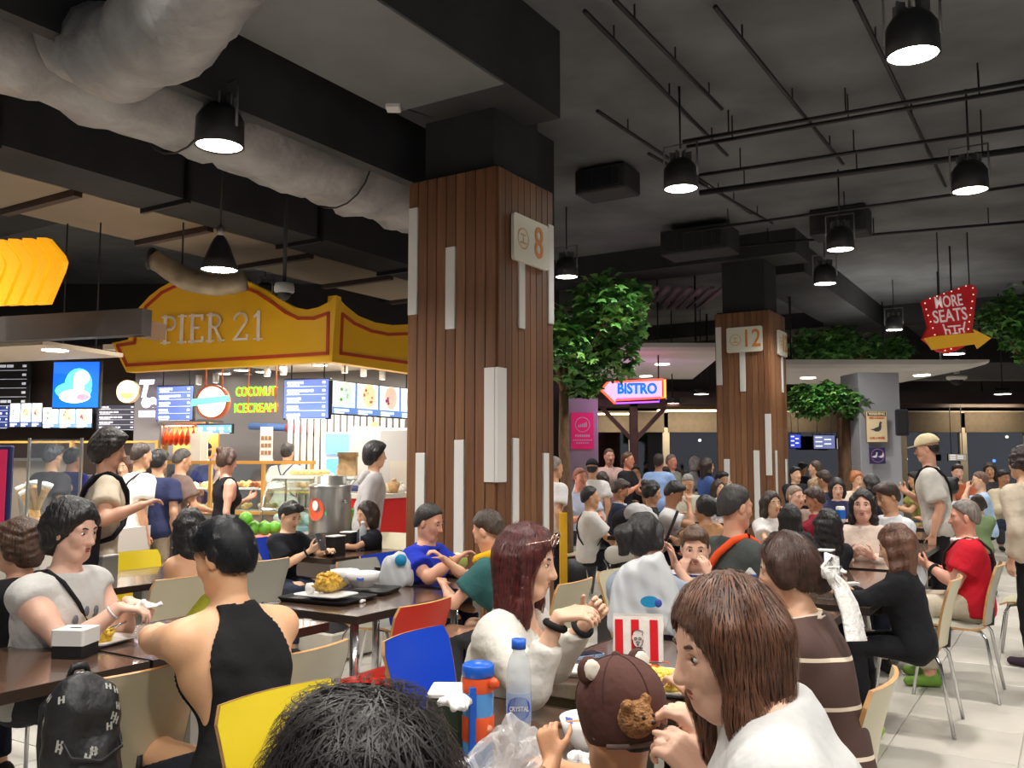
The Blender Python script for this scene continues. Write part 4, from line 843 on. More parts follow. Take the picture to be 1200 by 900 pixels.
# screens of the shops beyond the glass
for px, py, w, h, col, l in ((932, 517, 13, 17, (70, 90, 240), 'small glowing blue sign seen through the window right of pillar 12'), (966, 518, 26, 17, (140, 150, 205), 'pale twin menu screen seen through the window'), (986, 520, 11, 14, (206, 200, 216), 'white lit menu seen left of the second tree trunk'), (1001, 517, 10, 14, (200, 204, 220), 'white lit menu right of the second tree trunk'), (1122, 536, 22, 8, (190, 180, 160), 'small lit shop front reflected in the far right window')):
    Y = 26.4; o = thing('lit_menu', l, 'screen', at(px, py, Y)); s = Y / 1054; q = MB(); q.box((0, .03, 0), (w * s, .05, h * s)); q.build('casing', M_black, o); q = MB(); q.box((0, -.002, 0), (w * s * .94, .01, h * s * .9)); q.build('screen', glow('lm_%d' % px, col, .55), o)
    q = MB(); q.tube([(-w * s * .3, .03, h * s / 2), (-w * s * .3, .03, 3.2 - o.location.z)], .012, 5); q.tube([(w * s * .3, .03, h * s / 2), (w * s * .3, .03, 3.2 - o.location.z)], .012, 5); q.build('hanger_rods', M_black, o)
    q = MB()
    for k in range(5): q.box((-w * s * .25 + (k % 2) * w * s * .4, -.01, h * s * (.32 - .15 * k)), (w * s * .3, .006, h * s * .07))
    q.build('lettering', glow('menu_text', (0, 0, 0), 1), o)
for k, (px, py, c) in enumerate(((1060, 518, (255, 120, 255)), (1062, 538, (255, 230, 230)), (894, 512, (90, 150, 255)), (820, 516, (255, 240, 220)), (846, 516, (230, 236, 255)), (1180, 512, (255, 230, 190)), (1165, 540, (90, 160, 255)))):
    o = thing('distant_light', ['tiny pink light in the dark window beside the grey pillar', 'tiny white light below the pink one beside the grey pillar', 'tiny blue light beside pillar 12', 'left tiny white light in the middle window', 'right tiny white light in the middle window', 'tiny warm light in the far right window', 'tiny blue light low in the far right window'][k], 'light', at(px, py, YB + 6)); q = MB(); q.ball((0, 0, 0), .06, 8, 5); q.build('bulb', glow('far_%d' % k, c, 4), o); q = MB(); q.tube([(0, 0, -.05), (0, 0, -o.location.z)], .03, 5); q.build('lamp_post', M_black, o)

# ------------------------------------------------------------------ trees
m_bark = mat('bark', (112, 86, 62), .85, var=.3, vscale=8, stretch=(4, 4, 1), bump=.5, bscale=24)
m_leaf = [mat('leaf_%d' % k, c, .5, var=.2, vscale=3) for k, c in enumerate(((66, 128, 52), (90, 152, 66), (48, 98, 46), (120, 170, 82)))]
def tree(P, label, hgt, clumps, n, leaf, seed, tr=.06, trunk_top=None):
    rr = random.Random(seed); o = thing('potted_tree', label, 'tree', (P.x, P.y, 0))
    tp = Vector((0, 0, hgt)) if trunk_top is None else Vector(trunk_top)
    q = MB(); q.tube([(0, 0, 0), tp * .35 + Vector((.02, 0, 0)), tp * .7 + Vector((-.015, 0, 0)), tp], [tr * 1.2, tr, tr * .95, tr * .85], 10); q.build('trunk', m_bark, o)
    q = MB(); q.lathe([(0, .0), (.3, 0), (.36, .42), (.33, .42), (.32, .36), (0, .36)], 18); q.build('planter', M_dark, o)
    for c, rx in clumps:
        c = Vector(c); q = MB(); mid = tp.lerp(c, .5) + Vector((rr.uniform(-.1, .1), rr.uniform(-.1, .1), .06)); q.tube([tp - Vector((0, 0, .06)), mid, c], [tr * .6, tr * .4, tr * .15], 7)
        for k in range(4): e = c + Vector((rr.uniform(-1, 1), rr.uniform(-1, 1), rr.uniform(-.4, .7))) * rx * .8; q.tube([mid.lerp(c, .5), e], [tr * .2, tr * .06], 5)
        q.build('branch', m_bark, o)
    mbs = [MB() for _ in m_leaf]
    for k in range(n):
        c, rx = clumps[rr.randrange(len(clumps))]
        d = Vector((rr.gauss(0, 1), rr.gauss(0, 1), rr.gauss(0, .62))); d = d.normalized() * (rr.random() ** .45)
        p = Vector(c) + d * rx
        s = leaf * rr.uniform(.7, 1.25)
        M = Matrix.Translation(p) @ Euler((rr.uniform(-.7, .7), rr.uniform(-.7, .7), rr.uniform(0, 6.3))).to_matrix().to_4x4()
        vs = [(0, -s * .5, 0), (s * .28, -s * .12, .12 * s), (s * .5, s * .12, .0), (s * .2, s * .18, .1 * s), (0, s * .6, -.06 * s), (-s * .2, s * .18, .1 * s), (-s * .5, s * .12, .0), (-s * .28, -s * .12, .12 * s), (0, 0, 0.02 * s)]
        mbs[rr.randrange(len(mbs))].add(vs, [(0, 1, 8), (1, 2, 3, 8), (3, 4, 8), (4, 5, 8), (5, 6, 7, 8), (7, 0, 8)], M)
    q = MB()
    for k, b in enumerate(mbs):
        q.m = k; q.add(b.v, b.f)
    l = q.build('foliage', m_leaf, o); l['kind'] = 'stuff'
    return o
def rel(P, px, py, Y): v = at(px, py, Y); return (v.x - P.x, v.y - P.y, v.z)
P = at(664, 560, 10.4); Y = 10.4
tree(P, 'leafy green indoor tree with forked trunk just right of pillar 8', 2.3, [(rel(P, 668, 392, Y - .1), .4), (rel(P, 706, 352, Y), .38), (rel(P, 728, 385, Y), .33), (rel(P, 690, 395, Y + .5), .45), (rel(P, 660, 415, Y - .4), .4), (rel(P, 715, 420, Y + .1), .34), (rel(P, 740, 350, Y + .3), .25), (rel(P, 683, 450, Y), .22), (rel(P, 640, 388, Y + .2), .4), (rel(P, 720, 365, Y - .4), .35)], 2000, .14, 11, .065, rel(P, 661, 455, Y))
P = at(992, 560, 15.6); Y = 15.6
tree(P, 'bright green indoor tree before the grey pillar, crown under the long canopy', 2.4, [(rel(P, 945, 470, Y), .33), (rel(P, 975, 468, Y - .3), .33), (rel(P, 1010, 466, Y), .33), (rel(P, 1030, 464, Y), .25), (rel(P, 955, 475, Y - .4), .28), (rel(P, 1000, 474, Y - .2), .28)], 1900, .17, 12, .09, rel(P, 992, 482, Y))
P = at(985, 560, 21.7); Y = 21.7
tree(P, 'dark tree crown rising above the long white canopy', 3.6, [(rel(P, 950, 412, Y), .6), (rel(P, 985, 402, Y), .6), (rel(P, 1020, 415, Y), .6), (rel(P, 1050, 412, Y), .4), (rel(P, 970, 418, Y - .5), .5)], 1500, .2, 13, .09, rel(P, 985, 425, Y))
P = at(1222, 560, 15.6); Y = 15.6
tree(P, 'leafy tree cut by the right picture edge', 2.6, [(rel(P, 1172, 374, Y), .40), (rel(P, 1200, 362, Y), .5), (rel(P, 1200, 395, Y), .4), (rel(P, 1220, 375, Y), .6), (rel(P, 1215, 415, Y), .35), (rel(P, 1240, 395, Y), .6)], 2000, .15, 14, .08, rel(P, 1215, 440, Y))
# ------------------------------------------------------------------ tables
TABW = .70
def make_table(a0, a1, b0, b1, label, legs='post'):
    ca, cb = (a0 + a1) / 2, (b0 + b1) / 2; la, lb = a1 - a0, b1 - b0
    o = thing('dining_table', label, 'table', ab(ca, cb), ROT, 'dark laminate dining tables')
    q = MB(); q.box((0, 0, .731), (lb - .012, la - .012, .036)); q.build('tabletop', M_table, o)
    q = MB()
    for s in (-1, 1): q.box((s * (lb / 2 - .004), 0, .73), (.008, la, .04)); q.box((0, s * (la / 2 - .004), .73), (lb - .016, .008, .04))
    q.build('edge_band', M_edge, o)
    if legs == 'post':
        q = MB(); q.box((0, 0, .36), (.09, .09, .68)); q.build('post', M_steel, o)
        q = MB(); q.box((0, 0, .012), (.46, .46, .02), bev=.006); q.build('foot_plate', M_steel, o)
    else:
        for sx in (-1, 1):
            for sy in (-1, 1):
                q = MB(); q.tube([(sx * (lb / 2 - .06), sy * (la / 2 - .05), 0), (sx * (lb / 2 - .06), sy * (la / 2 - .05), .71)], .022, 12); q.build('leg', M_chrome, o)
    q = MB(); q.box((0, 0, .70), (lb * .7, .05, .025)); q.box((0, 0, .7), (.05, la * .7, .025)); q.build('support_bars', M_dark, o)
    return o
make_table(.75, 2.20, 2.98, 3.69, 'dark table at the left edge with the white napkin box on it')
make_table(2.215, 3.16, 2.98, 3.69, 'dark table under the tank top man\'s elbow, lit purple')
make_table(3.34, 4.28, 2.97, 3.67, 'dark table with the pineapple plate, chrome legs, near centre', 'four')
make_table(4.36, 5.30, 2.98, 3.68, 'dark table in front of pillar 8, between the blue shirt man and the scarf woman')
make_table(3.28, 4.26, 4.84, 5.55, 'dark table lit blue, in front of the bare backed woman')
make_table(5.15, 6.0, 4.84, 5.50, 'dark table shared by two black shirted diners before the urn')
make_table(2.56, 3.60, 1.0, 1.70, 'dark table with coconut, fried food and white bags')
make_table(1.42, 2.46, 1.0, 1.70, 'nearest dark table with the water bottles and plastic bag')
make_table(3.72, 4.72, 1.0, 1.70, 'dark table behind the striped shirt girl and the milk carton')
make_table(4.92, 5.42, .92, 1.70, 'dark table edge below the phone, in front of the black cardigan woman')
make_table(5.55, 6.55, 1.05, 1.75, 'dark table with a black napkin box and folded tissue, at right')
make_table(6.7, 7.7, 1.05, 1.75, 'dark table before the red polo man')
make_table(8.0, 9.0, 1.05, 1.75, 'farther dark table beyond the red polo man')
make_table(8.2, 9.2, 3.3, 4.0, 'dark table before the tan top woman with black ponytail')
make_table(9.4, 10.4, 3.6, 4.3, 'dark table in front of the white shirted man with crossbody pouch')
make_table(10.6, 11.6, 3.3, 4.0, 'dark far table beyond the navy suited man')
make_table(9.4, 10.4, 1.2, 1.9, 'far dark table among the crowd left of the grey pillar')
make_table(11, 12, 1.2, 1.9, 'farthest dark table among the crowd left of the grey pillar')

# ------------------------------------------------------------------ chairs
def make_chair_meshes():
    ms = {}
    # bent plywood shell: seat and back
    th = .012
    def sheet(rows, n=9):   # rows: (y, z, halfwidth, bow)
        q = MB(); front = []; cnt = len(rows); vs = []
        for y, z, w, bow in rows:
            for k in range(n):
                u = -1 + 2 * k / (n - 1); vs.append((u * w, y + bow * u * u, z))
        return vs, cnt, n
    back = []
    for k in range(9):
        t = k / 8; z = .47 + .37 * t; y = -.195 - .085 * t - .03 * math.sin(t * PI) * -.4
        w = .185 + .03 * t
        if k == 8: w -= .022
        if k == 0: w -= .01
        back.append((y, z, w, .03))
    seat = []
    for k in range(9):
        t = k / 8; y = .22 - .40 * t; z = .452 + .012 * math.cos(t * 4) - (.03 * (1 - t * 4) ** 2 if t < .25 else 0) + (.02 * ((t - .8) / .2) ** 2 if t > .8 else 0)
        w = .205 - .02 * t
        if k == 0: w -= .03
        seat.append((y, z, w, 0))
    def solid(rows, nrm):
        vs, c, n = sheet(rows); N = Vector(nrm) * th
        vf = [Vector(v) for v in vs]; vb = [v - N for v in vf]
        face = [(j * n + k, j * n + k + 1, (j + 1) * n + k + 1, (j + 1) * n + k) for j in range(c - 1) for k in range(n - 1)]
        rim = [k for k in range(n)] + [j * n + n - 1 for j in range(1, c)] + [(c - 1) * n + k for k in range(n - 2, -1, -1)] + [j * n for j in range(c - 2, 0, -1)]
        q = MB(); q.add(vf, face, None, True); q.add(vb, [f[::-1] for f in face], None, True); m = len(vf)
        e = MB(); ev = []
        cen = sum(vf, Vector()) / len(vf)
        for i in rim:
            o_ = (vf[i] - cen).normalized() * .002
            ev += [vf[i] + o_ + N * .06, vb[i] + o_ - N * .06]
        r = len(rim); e.add(ev, [(2 * i, 2 * ((i + 1) % r), 2 * ((i + 1) % r) + 1, 2 * i + 1) for i in range(r)])
        return q, e
    ms['back'], ms['backe'] = solid(back, (0, 1, .2)); ms['seat'], ms['seate'] = solid(seat, (0, 0, 1))
    return ms
CM = make_chair_meshes()
CCOL = {'cream': M_cream, 'grey': M_greychair, 'yellow': M_yellow, 'red': M_red, 'blue': M_blue}
CSH = {}
for k, m in CCOL.items(): CSH[k] = (CM['back'].mesh('backrest_%s' % k, m), CM['seat'].mesh('seat_%s' % k, m))
CE = (CM['backe'].mesh('backrest_edge', M_ply), CM['seate'].mesh('seat_edge', M_ply))
CL = []
for sx in (-1, 1):
    for sy in (-1, 1):
        q = MB(); q.tube([(sx * .13, sy * .1, .43), (sx * .175, sy * .155, .425), (sx * .19, sy * .185, .38), (sx * .225, sy * .245, .0)], .0105, 8); CL.append(q.mesh('leg', M_chrome))
q = MB(); q.box((0, .02, .425), (.26, .22, .014)); q.tube([(-.13, .1, .43), (.13, .1, .43)], .01, 6); q.tube([(-.13, -.1, .43), (.13, -.1, .43)], .01, 6); q.tube([(0, -.1, .43), (0, -.21, .455), (0, -.215, .56)], .012, 6); CFR = q.mesh('under_frame', M_dark)
def chair(a, b, face, col, label, turn=0., group='bent plywood chairs'):
    """face: direction the sitter looks, degrees clockwise from straight ahead"""
    o = thing('dining_chair', label, 'chair', ab(a, b), -R(face + turn), group)
    bk, st = CSH[col]; x = link('backrest', bk, o); link('plywood_edge', CE[0], x); x = link('seat', st, o); link('plywood_edge', CE[1], x)
    for m in CL: link('leg', m, o)
    link('under_frame', CFR, o); return o
FA, FnB, FB, FnA = 32, 122, -58, 212     # facing along A, -B, +B, -A
B1, B2, B3, B4, B5, B6 = .80, 1.90, 2.78, 3.92, 4.62, 5.80
chair(1.88, 2.80, FB, 'cream', 'large cream chair with the black backpack hung on it, lower left')
chair(2.37, 2.58, FB, 'cream', 'cream chair pulled out behind the tank top man')
chair(1.86, 1.72, FnB, 'yellow', 'yellow chair in the foreground beside the dark hair', 6)
chair(2.80, 1.93, FnB, 'blue', 'blue chair between the red chair and the orange kids flask', -3)
chair(3.42, 2.87, FB, 'red', 'red chair drawn up to the pineapple table')
chair(4.80, 5.26, FA, 'cream', 'tall cream chair back beside the black shirted man with a watch', -10)
chair(4.28, 4.86, FB, 'grey', 'small grey chair between the tank top man and the tall cream chair')
chair(3.42, 4.60, FB, 'cream', 'cream chair of the bare backed woman')
chair(4.16, 5.62, FnB, 'yellow', 'yellow chair across the blue lit table', 2)
chair(4.62, 3.86, FnB, 'grey', 'grey chair beside the man in the blue polo')
chair(4.98, 3.98, FnB, 'blue', 'blue chair under the man in the blue polo')
chair(4.45, 2.62, FB, 'cream', 'cream chair under the woman with the yellow scarf')
chair(2.30, 4.08, FnB, 'cream', 'cream chair behind the sleeveless white shirt man')
chair(1.35, 3.55, FnB, 'cream', 'cream chair whose seat shows under the table at the left edge', 0)
chair(.98, 3.2, FnB, 'cream', 'cream chair seat nearest the lower left corner', 0)
chair(2.45, 4.5, FB, 'cream', 'cream chair of the brown haired man at the left edge')
chair(3.4, 5.9, FnB, 'grey', 'grey chair behind the crumpled tissue at the left')
chair(5.55, 5.72, FnB, 'blue', 'blue chair under the black shirted man with a watch')
chair(6.25, 5.3, FnA, 'cream', 'cream chair under the black shirted woman by the urn')
chair(2.75, 1.98, FnB, 'cream', 'cream chair under the long red haired woman') if False else None
chair(2.98, .78, FB, 'cream', 'cream chair edge beside the brown striped dress, lower right')
chair(1.95, .2, FB, 'cream', 'cream chair tip at the bottom edge right of the white shirt', 0)
chair(5.72, .86, FB, 'cream', 'cream chair of the black cardigan woman at right')
chair(6.62, .70, FB, 'grey', 'grey backed chair of the red polo man')
chair(9.05, 4.95, 80, 'cream', 'cream chair under the white shirted man with a crossbody pouch', 0)
chair(8.75, 5.25, 80, 'cream', 'empty cream chair left of the white shirted man')
chair(7.6, 3.05, FB, 'cream', 'cream chair of the tan top woman with black ponytail')
chair(5.0, 2.15, FnB, 'cream', 'cream chair of the man with the orange strap')
chair(7.9, .3, FB, 'cream', 'cream chair legs by the walkway at far right')
# ------------------------------------------------------------------ figures: one continuous skin grown from smooth-joined tapered limbs
V3 = lambda *a: np.array(a, float)
def rotx(a): c, s = math.cos(a), math.sin(a); return np.array([[1, 0, 0], [0, c, -s], [0, s, c]])
def rotz(a): c, s = math.cos(a), math.sin(a); return np.array([[c, -s, 0], [s, c, 0], [0, 0, 1]])
def roty(a): c, s = math.cos(a), math.sin(a); return np.array([[c, 0, s], [0, 1, 0], [-s, 0, c]])
def cap(a, b, r0, r1=None, k=.03, flat=None, op='u', cut=None): return ('c', np.asarray(a, float), np.asarray(b, float), r0, r0 if r1 is None else r1, k, flat, op, cut)
def ell(c, M, r, k=.02, op='u', cut=None): return ('e', np.asarray(c, float), np.asarray(M, float), np.asarray(r, float), None, k, None, op, cut)
def bbox(p):
    if p[0] == 'c':
        r = max(p[3], p[4]); return np.minimum(p[1], p[2]) - r, np.maximum(p[1], p[2]) + r
    r = max(p[3]); return p[1] - r, p[1] + r
def pdist(p, X, Y, Z):
    if p[0] == 'c':
        a, b = p[1], p[2]; ba = b - a; L2 = max(1e-9, float(ba @ ba))
        qx, qy, qz = X - a[0], Y - a[1], Z - a[2]
        t = np.clip((qx * ba[0] + qy * ba[1] + qz * ba[2]) / L2, 0, 1)
        rx, ry, rz = qx - t * ba[0], qy - t * ba[1], qz - t * ba[2]
        d2 = rx * rx + ry * ry + rz * rz
        if p[6] is not None:
            n, f = p[6]; dn = rx * n[0] + ry * n[1] + rz * n[2]; d2 = d2 + (f * f - 1) * dn * dn
        d = np.sqrt(d2) - (p[3] + (p[4] - p[3]) * t)
    else:
        M = p[2]; qx, qy, qz = X - p[1][0], Y - p[1][1], Z - p[1][2]; r = p[3]
        l = [(qx * M[0, i] + qy * M[1, i] + qz * M[2, i]) for i in range(3)]
        k0 = np.sqrt(sum((l[i] / r[i]) ** 2 for i in range(3))); k1 = np.sqrt(sum((l[i] / r[i] ** 2) ** 2 for i in range(3)))
        d = k0 * (k0 - 1) / np.maximum(k1, 1e-6)
    if p[8] is not None:
        for c, n in p[8]: d = np.maximum(d, (X - c[0]) * n[0] + (Y - c[1]) * n[1] + (Z - c[2]) * n[2])
    return d
def field(prims, lo, hi, h):
    dim = np.maximum(4, np.ceil((hi - lo) / h).astype(int) + 1)
    F = np.full(dim, 1.0, np.float32)
    xs = [lo[i] + h * np.arange(dim[i]) for i in range(3)]
    for p in prims:
        a, b = bbox(p); m = abs(p[5]) + 2.5 * h
        i0 = np.clip(np.floor((a - m - lo) / h).astype(int), 0, dim); i1 = np.clip(np.ceil((b + m - lo) / h).astype(int) + 1, 0, dim)
        if (i1 - i0).min() <= 0: continue
        X = xs[0][i0[0]:i1[0], None, None]; Y = xs[1][None, i0[1]:i1[1], None]; Z = xs[2][None, None, i0[2]:i1[2]]
        d = pdist(p, X, Y, Z).astype(np.float32); S = F[i0[0]:i1[0], i0[1]:i1[1], i0[2]:i1[2]]; k = p[5]
        if p[7] == 'u':
            if k > 0:
                hh = np.maximum(k - np.abs(S - d), 0) / k; np.minimum(S, d, out=S); S -= hh * hh * k * .25
            else: np.minimum(S, d, out=S)
        else: np.maximum(S, -d, out=S)
    return F, lo, h
def cutplanes(FH, planes):
    F, lo, h = FH
    X = (lo[0] + h * np.arange(F.shape[0]))[:, None, None]; Y = (lo[1] + h * np.arange(F.shape[1]))[None, :, None]; Z = (lo[2] + h * np.arange(F.shape[2]))[None, None, :]
    for c, n in planes: F = np.maximum(F, ((X - c[0]) * n[0] + (Y - c[1]) * n[1] + (Z - c[2]) * n[2]).astype(np.float32))
    return F, lo, h
_ED = [((0, 0, 0), (1, 0, 0)), ((0, 1, 0), (1, 1, 0)), ((0, 0, 1), (1, 0, 1)), ((0, 1, 1), (1, 1, 1)), ((0, 0, 0), (0, 1, 0)), ((1, 0, 0), (1, 1, 0)), ((0, 0, 1), (0, 1, 1)), ((1, 0, 1), (1, 1, 1)), ((0, 0, 0), (0, 0, 1)), ((1, 0, 0), (1, 0, 1)), ((0, 1, 0), (0, 1, 1)), ((1, 1, 0), (1, 1, 1))]
def nets(FH):
    F, lo, h = FH
    F = F.copy(); F[0] = 1; F[-1] = 1; F[:, 0] = 1; F[:, -1] = 1; F[:, :, 0] = 1; F[:, :, -1] = 1
    s = F < 0; nx, ny, nz = F.shape
    c = np.zeros((nx - 1, ny - 1, nz - 1), np.int8)
    for i in (0, 1):
        for j in (0, 1):
            for k in (0, 1): c += s[i:nx - 1 + i, j:ny - 1 + j, k:nz - 1 + k]
    I, J, K = np.nonzero((c > 0) & (c < 8))
    if len(I) == 0: return np.zeros((0, 3)), np.zeros((0, 4), int)
    idx = -np.ones(c.shape, int); idx[I, J, K] = np.arange(len(I))
    acc = np.zeros((len(I), 3)); cnt = np.zeros(len(I))
    for a, b in _ED:
        fa = F[I + a[0], J + a[1], K + a[2]]; fb = F[I + b[0], J + b[1], K + b[2]]; m = (fa < 0) != (fb < 0)
        t = np.where(m, fa / np.where(m, fa - fb, 1), 0)
        for q in range(3): acc[:, q] += np.where(m, a[q] + t * (b[q] - a[q]), 0)
        cnt += m
    v = acc / cnt[:, None]; v = lo + h * (v + np.stack([I, J, K], 1))
    fs = []
    for ax in range(3):
        sl0 = [slice(None)] * 3; sl1 = [slice(None)] * 3; sl0[ax] = slice(0, -1); sl1[ax] = slice(1, None)
        A, Bq = s[tuple(sl0)], s[tuple(sl1)]; i, j, k = np.nonzero(A != Bq); fl = A[i, j, k]
        P = [i, j, k]; u, w = (ax + 1) % 3, (ax + 2) % 3
        def cell(du, dw):
            Q = [x.copy() for x in P]; Q[u] = Q[u] - du; Q[w] = Q[w] - dw; return idx[Q[0], Q[1], Q[2]]
        q = np.stack([cell(0, 0), cell(1, 0), cell(1, 1), cell(0, 1)], 1); q[~fl] = q[~fl][:, ::-1]
        fs.append(q[(q >= 0).all(1)])
    return v, np.concatenate(fs)
def npmesh(name, v, f, mats):
    me = bpy.data.meshes.new(name); me.vertices.add(len(v)); me.vertices.foreach_set('co', np.asarray(v, np.float32).ravel())
    n = len(f); me.loops.add(n * 4); me.loops.foreach_set('vertex_index', np.asarray(f, np.int32).ravel()); me.polygons.add(n)
    me.polygons.foreach_set('loop_start', np.arange(0, n * 4, 4, dtype=np.int32)); me.polygons.foreach_set('loop_total', np.full(n, 4, np.int32))
    me.polygons.foreach_set('use_smooth', np.ones(n, bool)); me.materials.append(mats); me.update(calc_edges=True); me.validate(); return me
def bounds(prims, pad):
    lo = np.min([bbox(p)[0] for p in prims if p[7] == 'u'], 0) - pad; hi = np.max([bbox(p)[1] for p in prims if p[7] == 'u'], 0) + pad; return lo, hi
def blobmesh(name, prims, h, m, planes=(), noise=0, nfreq=20, seed=0):
    lo, hi = bounds(prims, 3 * h); FH = field(prims, lo, hi, h)
    if planes: FH = cutplanes(FH, planes)
    v, f = nets(FH)
    if noise and len(v): v = wob(v, noise, nfreq, seed)
    return npmesh(name, v, f, m) if len(v) else None
def wob(v, amp, fr, seed):
    r = np.random.RandomState(seed); o = v.copy()
    for k in range(5):
        d = r.normal(size=3); d /= np.linalg.norm(d); w = r.normal(size=3) * fr * (.6 + .4 * k); o += (d * amp / (1 + .5 * k))[None, :] * np.sin(v @ w + r.uniform(0, 6))[:, None]
    return o
def ik(s, t, l1, l2, hint):
    d = t - s; L = np.linalg.norm(d); L2 = min(max(L, abs(l1 - l2) + .02), (l1 + l2) * .995); u = d / L; t = s + u * L2
    a = (l1 * l1 - l2 * l2 + L2 * L2) / (2 * L2); hh = math.sqrt(max(0, l1 * l1 - a * a)); p = hint - u * (hint @ u); p /= max(1e-6, np.linalg.norm(p))
    return s + u * a + p * hh, t
def unit(v): return v / max(1e-9, np.linalg.norm(v))
def hand_prims(w, d, n, side, curl, sc, spread=.12):
    """wrist w, finger direction d, palm normal n (palm side), side +1 right hand"""
    d = unit(d); n = unit(n - d * (n @ d)); x = np.cross(d, n) * side   # x points to the thumb side
    P = []
    pl = .085 * sc
    for o in (-.026, -.009, .009, .026): P.append(cap(w + x * o * .7 * sc + d * .012 * sc, w + x * o * sc + d * pl, .0135 * sc, .0115 * sc, .008 * sc))
    L = (.062, .075, .07, .055)
    for i, o in enumerate((.028, .0095, -.0095, -.027)):
        p = w + x * o * sc + d * pl; a = 0.; dirv = unit(d + x * o * spread * 14)
        for j, (fr, cr) in enumerate(((.45, .75), (.32, 1.0), (.23, .8))):
            a += curl * cr * (1 + .08 * i); v = dirv * math.cos(a) + n * math.sin(a); q = p + v * L[i] * fr * sc; P.append(cap(p, q, (.0090 - .0008 * j) * sc, (.0084 - .0008 * j) * sc, .003 * sc)); p = q
    p = w + x * .022 * sc + d * .022 * sc; v = unit(d * .65 + x * .75 + n * .25)
    q = p + v * .042 * sc; P.append(cap(p, q, .0135 * sc, .0105 * sc, .008 * sc)); v = unit(d * .9 + x * .35 + n * (.25 + curl * .4)); q2 = q + v * .032 * sc; P.append(cap(q, q2, .0098 * sc, .0092 * sc, .003 * sc)); v = unit(d * 1. + x * .0 + n * (.3 + curl * .5)); P.append(cap(q2, q2 + v * .024 * sc, .009 * sc, .0075 * sc, .003 * sc))
    return P
SKIN = {}
def skin(rgb):
    k = 'skin_%d_%d_%d' % rgb
    if k not in MATS:
        m = mat(k, rgb, .48, var=.05, vscale=9, bump=.04, bscale=160); b = m.node_tree.nodes['Principled BSDF']; b.inputs['Subsurface Weight'].default_value = .0
    return MATS[k]
def cloth(rgb, rough=.85): return mat('cloth_%d_%d_%d' % rgb, rgb, rough, var=.06, vscale=14, bump=.55, bscale=13, spec=.25)
def hairm(rgb): return mat('hair_%d_%d_%d' % rgb, rgb, .5, var=.45, vscale=60, stretch=(1, 1, .12), bump=.5, bscale=90, spec=.6)
BLK = (22, 19, 18); DBR = (46, 30, 22); BRN = (84, 54, 36); RED = (66, 26, 24); GRY = (120, 112, 104)
M_eye = mat('eye_white', (232, 228, 222), .3); M_iris = mat('eye_dark', (30, 20, 16), .2); M_lip = mat('lips', (168, 84, 76), .5)
NPERS = 0
